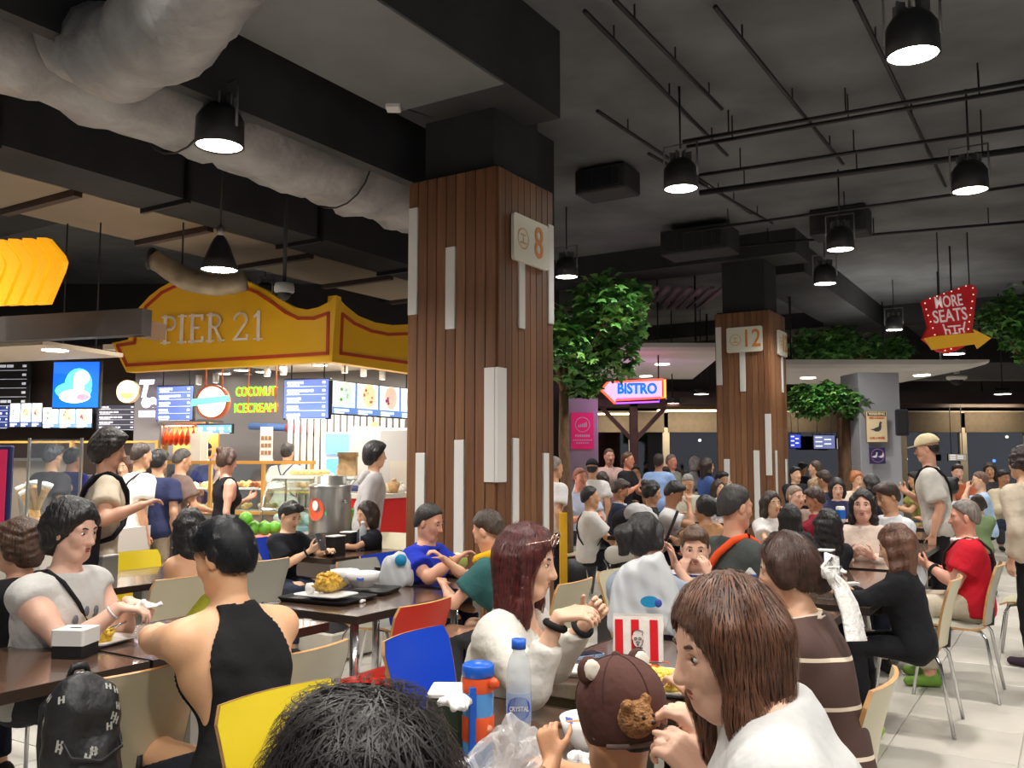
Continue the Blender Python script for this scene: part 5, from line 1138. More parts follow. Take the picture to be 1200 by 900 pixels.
def person(label, head, face, pose='sit', lean=10, look=0, nod=0, build=1., fem=False, sk=(206, 158, 126), hair='short', hcol=BLK, top=('tee', (30, 30, 32)), bottom=('long', (36, 38, 46)), arms=('table', 'table'), Y=None, hp=None, scale=None, curl=.45, tilt=0, shoes=(40, 38, 38), lod=None, extra=None, legspread=1., kid=False, hdsc=1., noface=False, seat=.45, twist=0, name='person', lowcut=False, hairnoise=.005, crane=0, neckl=.19):
    """head: (px,py,Y) surveyed centre of the head; face: heading in degrees clockwise from straight ahead"""
    global NPERS; NPERS += 1
    H = np.array(at(*head)) if len(head) == 3 and head[2] > 0 else np.array(head)
    dist = H[1]; lod = lod or (0 if dist < 3.75 else 1 if dist < 7.6 else 2 if dist < 11.5 else 3)
    hb = (.0125, .017, .022, .027)[lod]; hh = (.0055, .0085, .012, .015)[lod]; hhd = (.0045, .0065, .0095, .013)[lod]
    yaw = -R(face); La = R(lean); Na = La * .5 + R(crane)
    # proportions
    if pose == 'sit':
        L0 = .525 * math.cos(La * .75) + neckl * math.cos(Na); S = (H[2] - seat - .085) / L0 if scale is None else scale
        hipz = H[2] - L0 * S
    else:
        S = H[2] / 1.615 if scale is None else scale; L0 = .525 * math.cos(La * .75) + neckl * math.cos(Na); hipz = H[2] - L0 * S
    S_ = S; hs = (S ** .35) * hdsc          # heads vary less than bodies
    off = .525 * S * math.sin(La * .75) + neckl * S * math.sin(Na)
    fw = np.array([math.sin(R(face)), math.cos(R(face)), 0]); rt = np.array([fw[1], -fw[0], 0])
    base = H - fw * off; base[2] = 0
    base -= rt * (math.sin(R(tilt)) * .5 * S)
    root = thing(name, label, 'person', base, yaw)
    Rw = rotz(yaw)
    def loc(p): return Rw.T @ (np.asarray(p, float) - base)
    # skeleton in local space: x right, y forward
    hip = V3(0, 0, hipz); Rt = rotx(-La * .75) @ roty(R(tilt)); up = Rt @ V3(0, 0, 1); fwd = Rt @ V3(0, 1, 0)
    Tw = Rt @ rotz(R(-twist)); sx = Tw @ V3(1, 0, 0)
    sw = (.172 if fem else .188) * S * (.5 + .5 * build)
    if kid: sw *= .86
    abd = hip + up * .16 * S; chest = hip + up * .35 * S + fwd * .01; neck = hip + up * .505 * S; headc = loc(H)
    hd = unit(headc - neck)
    shR = hip + up * .452 * S + sx * sw; shL = hip + up * .452 * S - sx * sw
    b = build * S
    torso = [cap(hip - V3(.075, 0, 0) * b, hip + V3(.075, 0, 0) * b, .118 * b, None, .05, (fwd, 1.12)),
             cap(hip + up * .05 * S, abd, .125 * b * (.92 if fem else 1), .118 * b * (.9 if fem else 1.02), .06, (fwd, 1.22)),
             cap(abd, chest, .122 * b * (.88 if fem else 1), .135 * b, .06, (fwd, 1.28)),
             cap(chest - sx * .07 * b, chest + sx * .07 * b, .115 * b, None, .06, (fwd, 1.12)),
             cap(shL * .8 + neck * .2 - up * .02 * S, shR * .8 + neck * .2 - up * .02 * S, .058 * b, None, .05),
             cap(shL * .62 + neck * .38 + up * .012 * S, neck + up * .02 * S, .04 * b, .042 * b, .05), cap(shR * .62 + neck * .38 + up * .012 * S, neck + up * .02 * S, .04 * b, .042 * b, .05)]
    if fem: torso += [cap(chest + sx * .065 * b + fwd * .075 * b - up * .03 * S, chest + sx * .065 * b + fwd * .08 * b - up * .04 * S, .058 * b, None, .04), cap(chest - sx * .065 * b + fwd * .075 * b - up * .03 * S, chest - sx * .065 * b + fwd * .08 * b - up * .04 * S, .058 * b, None, .04)]
    # arms
    ul, fl = .285 * S, .25 * S; armr = (.043 if fem else .049) * (.4 + .6 * build) * S
    A = {}
    for sd, sh, tg in ((1, shR, arms[0]), (-1, shL, arms[1])):
        hint = Tw @ V3(sd * .7, -.5, -.7); n = V3(0, .2, -1); cu = curl; dv = None
        if isinstance(tg, str):
            T = {'table': V3(sd * .10, .40, .80), 'lap': V3(sd * .09, .33, .60), 'hang': V3(sd * (sw + .04), .04, hipz - .06 * S), 'chest': V3(sd * .07, .27, hipz + .30 * S), 'mouth': headc + V3(sd * .06, .16, -.12), 'fold': V3(-sd * .05, .30, .82), 'phone': V3(sd * .05, .34, hipz + .36 * S), 'pocket': V3(sd * .2, .1, hipz + .02), 'tray': V3(sd * .17, .36, hipz + .12 * S), 'chin': headc + V3(sd * .07, .07, -.13), 'hip': V3(sd * .22, .12, hipz + .1)}[tg]
            if tg in ('hang', 'pocket'): hint = V3(sd * .35, -1, 0); n = V3(-sd, 0, 0); dv = V3(0, .12, -1); cu = .35
            if tg in ('mouth', 'chin'): hint = V3(sd * .6, .1, -1); n = V3(-sd * .6, -.7, 0); dv = V3(-sd * .25, -.1, .9)
            if tg in ('phone', 'chest', 'tray'): n = V3(-sd * .7, -.2, .5); hint = V3(sd * .5, -.2, -1)
        else:
            T = loc(tg[0]); 
            if len(tg) > 1 and tg[1] is not None: hint = np.array(tg[1], float)
            if len(tg) > 2 and tg[2] is not None: dv = Rw.T @ np.array(tg[2], float)
            if len(tg) > 3 and tg[3] is not None: n = Rw.T @ np.array(tg[3], float)
            if len(tg) > 4: cu = tg[4]
        e, w = ik(sh, T, ul, fl, hint)
        if dv is None: dv = unit(w - e) + (V3(-sd * .25, .1, 0) if tg in ('table', 'lap', 'fold') else 0)
        A[sd] = dict(sh=sh, e=e, w=w, d=unit(dv), n=n, cu=cu)
    # legs
    tl, sl = .43 * S, .42 * S; LEG = {}
    for sd in (1, -1):
        hj = hip + V3(sd * .085 * b, .0, -.02 * S)
        if pose == 'sit': kn = V3(sd * .12 * legspread, .40 * S, hipz + .0 * S); an = V3(sd * .13 * legspread, .36 * S, .085)
        elif pose == 'walk': kn = hj + V3(sd * .01, .10 * S * sd + .03, -tl * .98); an = V3(sd * .085, .17 * S * sd, .085 + (.03 if sd < 0 else 0))
        else: kn = hj + V3(sd * .015, .025 + .01 * sd, -(hipz - .02 * S - .085) * .5); an = V3(sd * .105 * legspread, .01 + .03 * sd, .085)
        LEG[sd] = (hj, kn, an, an + V3(sd * .04, .155 * S ** .5, -.05))
    tr = (.083 if fem else .082) * b
    legs = []
    for sd in (1, -1):
        hj, kn, an, to = LEG[sd]; legs += [cap(hj, kn, tr, .056 * b, .04), cap(kn, kn * .55 + an * .45, .054 * b, .056 * b, .03), cap(kn * .55 + an * .45, an, .055 * b, .036 * b, .03), cap(an - V3(0, .03, .045), to, .036 * S ** .5, .026, .025)]
    armp = []
    for sd in (1, -1):
        a = A[sd]; armp += [cap(a['sh'], a['sh'] * .6 + a['e'] * .4, armr * 1.22, armr * 1.08, .045), cap(a['sh'] * .6 + a['e'] * .4, a['e'], armr * 1.06, armr * .82, .02), cap(a['e'], a['e'] * .6 + a['w'] * .4, armr * .84, armr * .86, .02), cap(a['e'] * .6 + a['w'] * .4, a['w'], armr * .84, armr * .56, .02)]
    hands = {sd: hand_prims(A[sd]['w'], A[sd]['d'], A[sd]['n'], sd, A[sd]['cu'], (.92 if fem else 1.) * S ** .6 * (.8 if kid else 1.)) for sd in (1, -1)}
    # head
    Hm = rotz(R(-look)) @ rotx(R(-nod)) @ (rotx(-La * .35))
    hx, hy, hz = Hm[:, 0], Hm[:, 1], Hm[:, 2]; r = hs
    hp_ = lambda x, y, z: headc + (hx * x + hy * y + hz * z) * r
    headp = [ell(hp_(0, -.012, .03), Hm, np.array([.073, .092, .088]) * r, .02), ell(hp_(0, .018, -.03), Hm, np.array([.058, .07, .085]) * r, .03), cap(hp_(-.018, .055, -.093), hp_(.018, .055, -.093), .024 * r, None, .03), cap(hp_(-.05, .012, -.055), hp_(-.025, .05, -.09), .02 * r, None, .03), cap(hp_(.05, .012, -.055), hp_(.025, .05, -.09), .02 * r, None, .03),
             cap(hp_(0, .082, .012), hp_(0, .102, -.028), .009 * r, .0135 * r, .012), cap(hp_(-.011, .09, -.031), hp_(.011, .09, -.031), .0095 * r, None, .008),
             cap(hp_(-.045, .066, .024), hp_(.045, .066, .024), .012 * r, None, .016), cap(hp_(-.042, .058, -.018), hp_(-.036, .06, -.03), .02 * r, None, .025), cap(hp_(.042, .058, -.018), hp_(.036, .06, -.03), .02 * r, None, .025),
             cap(hp_(-.017, .083, -.056), hp_(.017, .083, -.056), .008 * r, None, .01), cap(hp_(-.013, .081, -.068), hp_(.013, .081, -.068), .0085 * r, None, .01),
             ell(hp_(-.077, -.006, -.008), Hm @ rotz(.35), np.array([.009, .02, .032]) * r, .008), ell(hp_(.077, -.006, -.008), Hm @ rotz(-.35), np.array([.009, .02, .032]) * r, .008)]
    if lod < 2: headp += [ell(hp_(-.032, .083, .006), Hm, np.array([.017, .012, .010]) * r, .008, 's'), ell(hp_(.032, .083, .006), Hm, np.array([.017, .012, .010]) * r, .008, 's')]
    nk = [cap(neck - up * .02 * S, headc - hz * .05 * r - hy * .012 * r, (.05 if fem else .057) * S ** .5 * (.8 if kid else 1), (.046 if fem else .053) * r * (.85 if kid else 1), .03)]
    allp = torso + legs + armp + nk + headp + hands[1] + hands[-1]
    lo, hi = bounds(allp, 3 * hb)
    skm = skin(sk)
    vs, fs, nb = [], [], 0
    boxes = []
    hl = np.min([bbox(p)[0] for p in headp if p[7] == 'u'], 0) - .01; hu = np.max([bbox(p)[1] for p in headp if p[7] == 'u'], 0) + .01; boxes.append((hl, hu, hhd))
    for sd in (1, -1):
        a_, b_ = bounds(hands[sd], .012); boxes.append((a_, b_, hh))
    v, f = nets(field(allp, lo, hi, hb)); cen = v[f].mean(1); keep = np.ones(len(f), bool)
    for a_, b_, q in boxes: keep &= ~((cen > a_ + hb * .6) & (cen < b_ - hb * .6)).all(1)
    vs.append(v); fs.append(f[keep]); nb += len(v)
    prev = []
    for a_, b_, q in boxes:
        sub = [p for p in allp if ((bbox(p)[0] - .06 < b_).all() and (bbox(p)[1] + .06 > a_).all())]
        v, f = nets(field(sub, a_ - 3 * q, b_ + 3 * q, q)); cen = v[f].mean(1); kp = ((cen > a_) & (cen < b_)).all(1)
        for c_, d_ in prev: kp &= ~((cen > c_) & (cen < d_)).all(1)
        prev.append((a_, b_)); vs.append(v); fs.append(f[kp] + nb); nb += len(v)
    v = np.concatenate(vs); f = np.concatenate(fs); us = np.unique(f); mp = np.zeros(len(v), int); mp[us] = np.arange(len(us))
    link('body', npmesh('body', v[us], mp[f], skm), root)
    # face details
    if not noface:
        n_, m_ = (12, 8) if lod == 0 else (8, 6)
        for s in (-1, 1):
            Mh = Matrix([[*Hm[i], 0] for i in range(3)] + [[0, 0, 0, 1]])
            q = MB(); q.ball((0, 0, 0), (.0140 * r, .0100 * r, .0058 * r), n_, m_, Matrix.Translation(hp_(s * .0325, .0725, .007)) @ Mh); q.m = 1; q.ball((0, 0, 0), (.0060 * r, .004 * r, .0058 * r), n_, m_, Matrix.Translation(hp_(s * .0325, .0798, .007)) @ Mh); q.build('eye', [M_eye, M_iris], root)
            q = MB(); q.tube([hp_(s * .016, .083, .027), hp_(s * .034, .0815, .032), hp_(s * .05, .072, .026)], [.0032 * r, .004 * r, .002 * r], 6); q.build('eyebrow', hairm(hcol if hcol != GRY else DBR), root)
        q = MB(); Mh = Matrix([[*Hm[i], 0] for i in range(3)] + [[0, 0, 0, 1]]); q.ball((0, 0, 0), (.021 * r, .007 * r, .0062 * r), n_, m_, Matrix.Translation(hp_(0, .0875, -.057)) @ Mh); q.ball((0, 0, 0), (.017 * r, .007 * r, .0066 * r), n_, m_, Matrix.Translation(hp_(0, .086, -.067)) @ Mh); q.build('lips', M_lip, root)
    # clothing
    G = .011 if lod < 2 else .014
    def grow(p, g, cutl=None):
        p = list(p)
        if p[0] == 'c': p[3] = p[3] + g; p[4] = p[4] + g
        if cutl: p[8] = cutl
        return tuple(p)
    kind, tc = top[0], top[1]; tm = tc if not isinstance(tc, tuple) else cloth(tc)
    loose = top[2] if len(top) > 2 else 1.
    tp = [grow(p, G + (.012 * (loose - 1) * 2)) for p in torso]
    if loose > 1: tp.append(cap(hip + up * .03 * S, chest, .13 * b * loose, .13 * b * loose, .06, (fwd, 1.15)))
    sl_ = {'tee': .62, 'long': 2, 'sleeveless': .10, 'tank': 0, 'dress': .05, 'cap': .35, 'bigtee': .8}[kind]
    for sd in (1, -1):
        a = A[sd]; u1 = unit(a['e'] - a['sh'])
        if sl_ >= 2:
            w2 = a['e'] * .12 + a['w'] * .88; tp += [cap(a['sh'], a['e'], armr * 1.2 + G + .012 * loose, armr * 1.0 + G + .008 * loose, .05), cap(a['e'], w2, armr * 1.0 + G + .006 * loose, armr * .72 + G + .004 * loose, .03, cut=[(w2, unit(a['w'] - a['e']))])]
        elif sl_ > 0:
            en = a['sh'] + (a['e'] - a['sh']) * sl_; tp.append(cap(a['sh'], en + u1 * .03, armr * 1.25 + G, armr * (1.2 + .5 * (sl_ > .3)) + G + .004, .05, cut=[(en, u1)]))
    if kind not in ('tank', 'dress'): tp.append(cap(neck - up * .03 * S, neck + hd * .07 * S, (.066 if fem else .074) * S ** .5 * (.8 if kid else 1), (.060 if fem else .068) * S ** .5 * (.8 if kid else 1), .04))
    if kind in ('tank', 'dress'):
        for sd in (1, -1):
            s_ = A[sd]['sh']; k_ = 1.25 if kind == 'tank' else 1.0
            if kind == 'tank': tp.append(cap(s_ + sx * sd * -.02 * S + up * .06 * S, s_ + sx * sd * .03 * S - up * .24 * S, .118 * S, .085 * S, .0, None, 's'))
            else: tp.append(cap(s_ + sx * sd * .03 * S + up * .05 * S, s_ + sx * sd * .025 * S - up * .10 * S, .082 * S, .075 * S, .0, None, 's'))
        tp.append(cap(neck + up * .03 * S + fwd * .0, neck + fwd * .1 - up * .03 * S, .07 * S, .07 * S, 0, None, 's'))
    elif lowcut is True: tp.append(cap(neck + fwd * .06 * S + up * .01 * S, neck + fwd * .16 * S - up * .13 * S, .06 * S, .02 * S, 0, None, 's'))
    hem = (hipz - .08 * S) if pose == 'sit' else (hipz - (.13 if loose > 1 else .08) * S)
    if kind == 'dress': hem = hipz - .08 * S if pose == 'sit' else .5
    if kind == 'dress' and pose != 'sit': tp += [cap(hip, V3(0, 0, .45), .13 * b, .17 * b, .06, (V3(0, 1, 0), 1.2))]
    o = blobmesh('top', tp, hb * (.5 if kind == 'tank' else .9), tm, [(V3(0, 0, hem), V3(0, 0, -1)), (neck + up * .04 * S, unit(up + hd))] + ([(chest - up * .10 * S, up)] if lowcut == 'bare' else []), .0035 if lod < 2 else .003, 26, NPERS)
    if o: link({'tee': 'shirt', 'long': 'long_sleeved_top', 'sleeveless': 'sleeveless_shirt', 'tank': 'tank_top', 'dress': 'dress', 'bigtee': 'shirt', 'cap': 'blouse'}[kind], o, root)
    bk, bc = bottom[0], bottom[1]; bm = bc if not isinstance(bc, tuple) else cloth(bc)
    bp_ = [grow(torso[0], .006)]
    planes = [(hip + up * .11 * S, up)]
    for i, sd in enumerate((1, -1)):
        hj, kn, an, to = LEG[sd]; L4 = legs[i * 4:i * 4 + 4]
        if bk == 'short':
            en = hj + (kn - hj) * .8; bp_.append(cap(hj, en + unit(kn - hj) * .03, tr + .012, .078 * b, .03, cut=[(en, unit(kn - hj))]))
        else:
            en = kn + (an - kn) * .93; bp_ += [grow(L4[0], .010), grow(L4[1], .011), cap(kn * .55 + an * .45, an, .066 * b, .056 * b, .02, cut=[(en, unit(an - kn))])]
    o = blobmesh('trousers', bp_, hb, bm, planes, .003, 24, NPERS + 50)
    if o: link('shorts' if bk == 'short' else 'trousers', o, root)
    for sd in (1, -1):
        hj, kn, an, to = LEG[sd]; q = blobmesh('shoe', [cap(an - V3(0, .035, .045), to + V3(0, .0, 0), .040, .030, .02), cap(an - V3(0, .02, .025), an + V3(0, .05, -.045), .042, .034, .02)], max(hb * .8, .011), cloth(shoes), [(V3(0, 0, .0), V3(0, 0, -1))]); q and link('shoe', q, root)
    # hair
    hm = hairm(hcol) if hair != 'bald' else None
    skull = ell(hp_(0, -.013, .034), Hm, np.array([.083, .102, .100]) * r, .02)
    back = ell(hp_(0, -.045, -.012), Hm, np.array([.071, .062, .078]) * r, .03)
    hang = lambda x, y, z: hp_(x, y, 0) + V3(0, 0, z) * r
    fc = (hp_(0, .078, .062), unit(hy * .80 - hz * .60)); low = lambda z: (hp_(0, 0, z), -hz)
    hq, pl = [], []
    if hair == 'short': hq = [skull, back]; pl = [(hp_(0, .035, .03), unit(hy * .75 - hz * .66)), low(-.075)]; hq.append(cap(hp_(-.035, .052, .088), hp_(.035, .052, .088), .03 * r, None, .04))
    elif hair == 'undercap': hq = [ell(hp_(0, -.013, .02), Hm, np.array([.0805, .0985, .085]) * r, .02), ell(hp_(0, -.045, -.012), Hm, np.array([.072, .062, .077]) * r, .02)]; pl = [(hp_(0, .03, .045), unit(hy * .72 - hz * .69)), low(-.065), (hp_(0, 0, .03), hz)]
    elif hair == 'crop': hq = [ell(hp_(0, -.013, .033), Hm, np.array([.0815, .101, .098]) * r, .02), ell(hp_(0, -.045, -.012), Hm, np.array([.074, .064, .079]) * r, .02)]; pl = [(hp_(0, .03, .045), unit(hy * .72 - hz * .69)), low(-.06)]
    elif hair == 'mop':
        hq = [ell(hp_(0, -.015, .04), Hm, np.array([.096, .112, .106]) * r, .02), ell(hp_(0, -.055, -.02), Hm, np.array([.088, .074, .10]) * r, .03), cap(hp_(-.045, .058, .085), hp_(.045, .058, .085), .036 * r, None, .04), cap(hp_(-.085, .0, .03), hp_(-.078, .0, -.045), .026 * r, .018 * r, .03), cap(hp_(.085, .0, .03), hp_(.078, .0, -.045), .026 * r, .018 * r, .03)]; pl = [(hp_(0, .046, .0), unit(hy * .88 - hz * .47)), low(-.11)]
    elif hair in ('long', 'longer', 'mid', 'verylong', 'bob', 'ponytail', 'bun', 'lowpony'):
        hq = [ell(hp_(0, -.015, .034), Hm, np.array([.087, .105, .103]) * r, .02), back]
        side = {'long': -.22, 'longer': -.30, 'mid': -.18, 'verylong': -.44, 'bob': -.12, 'ponytail': -.03, 'bun': -.03, 'lowpony': -.05}[hair]
        for s in (-1, 1):
            hq.append(cap(hp_(s * .076, .02, .04), hang(s * .083, .004, min(side * .5, -.02)), .022 * r, .026 * r, .03))
            if side < -.1: hq += [cap(hang(s * .083, .004, side * .5), hang(s * .078, -.012, side), .028 * r, .022 * r, .03), cap(hp_(s * .062, -.06, 0), hang(s * .06, -.07, side), .04 * r, .03 * r, .04)]
        if side < -.1: hq += [cap(hp_(0, -.075, 0), hang(0, -.085, side * 1.05), .055 * r, .035 * r, .04, (hy, 1.3))]
        if hair == 'ponytail': hq += [cap(hp_(0, -.1, .06), hp_(.01, -.15, .02), .03 * r, .04 * r, .03), cap(hp_(.01, -.15, .02), hp_(.02, -.15, -.17), .042 * r, .02 * r, .03)]
        if hair == 'lowpony': hq += [cap(hp_(0, -.09, -.03), hp_(.0, -.125, -.10), .036 * r, .036 * r, .03), cap(hp_(0, -.125, -.10), hp_(0, -.11, -.26), .038 * r, .016 * r, .03)]
        if hair == 'bun': hq += [ell(hp_(0, -.1, .085), Hm, np.array([.045, .045, .042]) * r, .015)]
        pl = [] if side < -.1 else [low(side - .05)]
        hq.append(ell(hp_(0, .075, -.045), Hm, np.array([.068, .08, .118]) * r, 0, 's'))
    elif hair == 'curly':
        hq = [ell(hp_(0, -.02, .04), Hm, np.array([.1, .115, .105]) * r, .02), ell(hp_(0, -.06, -.03), Hm, np.array([.09, .075, .1]) * r, .03)]; pl = [(hp_(0, .04, .01), unit(hy * .85 - hz * .53)), low(-.12)]
        rr = np.random.RandomState(NPERS)
        for k in range(46):
            d = rr.normal(size=3); d[1] -= .25; d[2] += .2; d = unit(d); hq.append(cap(hp_(d[0] * .092, d[1] * .108 - .02, d[2] * .1 + .03), hp_(d[0] * .1, d[1] * .118 - .02, d[2] * .108 + .01), .017 * r, .013 * r, .008))
    if hq:
        o = blobmesh('hair', hq, (.006, .008, .011, .014)[lod], hm, pl, hairnoise * (1 if lod < 2 else .6) * (.3 if hair in ('crop', 'undercap') else 1), 60, NPERS + 9); h_ = link('hair', o, root)
        if lod == 0 and hair not in ('curly', 'undercap'): strands(h_, hq, pl, hp_, hx, hy, hz, r, hm, hair, hcol, **(dict(n=6500, amp=.022, w=.0010, seglen=.013) if hairnoise > .01 else {}))
    cx = dict(root=root, hp=hp_, hx=hx, hy=hy, hz=hz, r=r, A=A, hip=hip, chest=chest, neck=neck, up=up, fwd=fwd, sx=sx, S=S, b=b, sw=sw, Hm=Hm, LEG=LEG, base=base, Rw=Rw, torso=torso, lod=lod, hb=hb, hem=hem)
    if extra:
        for e in (extra if isinstance(extra, list) else [extra]): e(cx)
    return cx
def strands(hobj, hq, pl, hp_, hx, hy, hz, r, hm, hair, hcol, n=3600, w=.0009, amp=.0035, seglen=.016, segs=6):
    """thin locks lying on the hair surface, joined as one uncountable part"""
    me = hobj.data; nv = len(me.vertices)
    co = np.empty(nv * 3, np.float32); me.vertices.foreach_get('co', co); co = co.reshape(-1, 3).astype(float)
    no = np.empty(nv * 3, np.float32); me.vertices.foreach_get('normal', no); no = no.reshape(-1, 3).astype(float)
    rr = np.random.RandomState(3); pick = rr.randint(0, nv, n); p = co[pick] + rr.normal(size=(n, 3)) * .002; nr = no[pick]
    crown = hp_(.01, -.045, .13); down = V3(0, 0, -1.0)
    lo = co.min(0) - .03; hb = .008; FH = field(hq, lo, co.max(0) + .03, hb); F = FH[0]
    def samp(q):
        g = (q - lo) / hb; i = np.clip(np.round(g).astype(int), 1, np.array(F.shape) - 2)
        gr = np.stack([F[i[:, 0] + 1, i[:, 1], i[:, 2]] - F[i[:, 0] - 1, i[:, 1], i[:, 2]], F[i[:, 0], i[:, 1] + 1, i[:, 2]] - F[i[:, 0], i[:, 1] - 1, i[:, 2]], F[i[:, 0], i[:, 1], i[:, 2] + 1] - F[i[:, 0], i[:, 1], i[:, 2] - 1]], 1)
        gr /= np.maximum(1e-6, np.linalg.norm(gr, axis=1))[:, None]; d = F[i[:, 0], i[:, 1], i[:, 2]] + ((q - (lo + i * hb)) * gr).sum(1); return d, gr
    lift = rr.uniform(.0005, amp, n); vs = []; jit = rr.normal(size=(n, 3)) * (.5 if hair in ('mop', 'short') else .1)
    for s in range(segs):
        d, g = samp(p); p = p - g * (d - lift - .001 * s)[:, None]
        t = (p - crown); t = t / np.maximum(1e-6, np.linalg.norm(t, axis=1))[:, None] * (.9 if hair in ('mop', 'short') else .35) + down * (.35 if hair in ('mop', 'short') else .9) + jit * (1 + .12 * s)
        t -= g * (t * g).sum(1)[:, None]; t /= np.maximum(1e-6, np.linalg.norm(t, axis=1))[:, None]
        sd = np.cross(g, t); ww = w * (1 - .75 * s / (segs - 1)) ; vs.append(p - sd * ww); vs.append(p + sd * ww); p = p + t * seglen
    P3 = np.stack(vs, 1); ok = np.ones(n, bool)
    for c_, n_ in pl: ok &= (((P3 - c_) @ n_) < .010).all(1)
    for p_ in hq:
        if p_[7] == 's': l_ = ((P3 - p_[1]) @ p_[2]) / (p_[3] * .97); ok &= ((l_ ** 2).sum(2) > 1).all(1)
    P3 = P3[ok]; n = len(P3); v = P3.reshape(-1, 3); m = 2 * segs; f = []
    for s in range(segs - 1): b0 = np.arange(n) * m + 2 * s; f.append(np.stack([b0, b0 + 1, b0 + 3, b0 + 2], 1))
    f = np.concatenate(f); c2 = tuple(min(255, int(x * 1.35 + 10)) for x in hcol)
    sm = mat('strand_%d_%d_%d' % hcol, c2, .45, var=.4, vscale=40, spec=.4); me = npmesh('strands', v, f, sm)
    # drop locks that left the hair outline
    o = link('loose_locks', me, hobj); o['kind'] = 'stuff'; return o
# accessories
def strap(rgb, side=1, name='shoulder_strap', wid=.018):
    def f(c):
        b = c['b']; up, sx, fwd = c['up'], c['sx'], c['fwd']; s = side
        top_ = c['neck'] * .45 + (c['chest'] + c['up'] * .1 * c['S'] + sx * s * c['sw']) * .55 + up * .065 * c['S']
        lowp = c['hip'] + up * .12 * c['S'] - sx * s * .15 * b
        q = MB(); pts = []
        for k in range(13):
            a = k / 12 * 2 * PI; 
            m = (top_ + lowp) / 2; ax_ = (top_ - lowp) / 2
            pts.append(m + ax_ * math.cos(a) * 1.06 + fwd * math.sin(a) * .148 * b)
        q.tube(pts, wid / 2, 6, caps=False); q.build(name, cloth(rgb), c['root'])
    return f
def cap_hat(rgb, back=False, brim_rgb=None):
    def f(c):
        hp_, r, Hm = c['hp'], c['r'], c['Hm']; hx, hy, hz = c['hx'], c['hy'], c['hz']; s = -1 if back else 1
        o = blobmesh('cap', [ell(hp_(0, -.012, .045), Hm, np.array([.094, .112, .1]) * r, .01)], .008 if c['lod'] < 2 else .012, cloth(rgb), [(hp_(0, .0, .038), unit(-hz - hy * .12))]); k = link('cap', o, c['root'])
        q = MB(); pts = []
        for j in range(11):
            a = PI * j / 10; pts.append((.088 * math.cos(a), .075 * s + .085 * math.sin(a) * s))
        n = len(pts); vs = [hp_(x, y, .045 - .12 * abs(y - .075 * s)) for x, y in pts] + [hp_(x, y, .038 - .12 * abs(y - .075 * s)) for x, y in pts]
        q.add(vs, [tuple(range(n)), tuple(range(2 * n - 1, n - 1, -1))] + [(i, i + n, (i + 1) % n + n, (i + 1) % n) for i in range(n)]); q.build('brim', cloth(brim_rgb or rgb), k)
    return f
def collar(rgb):
    def f(c):
        q = MB(); n = c['neck'] + c['up'] * .028 * c['S']; ax_ = [n + (c['sx'] * math.cos(2 * PI * k / 16) * .075 + c['fwd'] * (math.sin(2 * PI * k / 16) * .07 + .012)) * c['b'] ** .5 for k in range(17)]
        q.tube(ax_, .017, 6, caps=False); q.build('collar', cloth(rgb), c['root'])
    return f
def hood(rgb):
    def f(c):
        n = c['neck']; S = c['S']; o = blobmesh('hood', [cap(n - c['fwd'] * .07 - c['sx'] * .07 + c['up'] * .0, n - c['fwd'] * .09 - c['up'] * .06, .05 * S, .05 * S, .04), cap(n - c['fwd'] * .07 + c['sx'] * .07, n - c['fwd'] * .09 - c['up'] * .06, .05 * S, .05 * S, .04)], .016, cloth(rgb)); link('hood', o, c['root'])
    return f
def wristband(side, rgb, name='wrist_band', rad=.036, th=.012, n=1):
    def f(c):
        a = c['A'][side]; d = unit(a['w'] - a['e']); u = unit(np.cross(d, V3(.3, .2, 1))); w = np.cross(d, u); p = a['w'] - d * .03
        q = MB(); k2 = 24; q.tube([p + (u * math.cos(2 * PI * k / k2) + w * math.sin(2 * PI * k / k2)) * rad * (1 + (.10 * (k % 2) if n > 1 else 0)) for k in range(k2 + 1)], th, 7, caps=False); q.build(name, cloth(rgb), c['root'])
    return f
def hold_phone(side, who='woman in the black cardigan'):
    def f(c):
        a = c['A'][side]; p = a['w'] + a['d'] * .1; o = thing('smartphone', 'dark smartphone held up by the ' + who, 'phone', Vector(c['base'] + c['Rw'] @ p), c['root'].rotation_euler.z)
        M = Matrix.Rotation(.5, 4, 'X'); q = MB(); q.box((0, 0, .02), (.074, .009, .15), M=M, bev=.004); q.build('case', mat('phone_case', (60, 60, 66), .3), o); q = MB(); q.box((0, -.0055, .02), (.066, .002, .138), M=M); q.build('screen', mat('phone_screen', (24, 30, 70), .1), o)
    return f
SKL, SKM, SKT, SKP = (222, 176, 144), (204, 154, 120), (178, 126, 94), (228, 180, 156)
NAVY, BLKC, WHT, CREAMC, DGR = (24, 28, 44), (24, 24, 26), (226, 224, 220), (222, 214, 198), (62, 64, 64)
JEAN = (52, 58, 76)
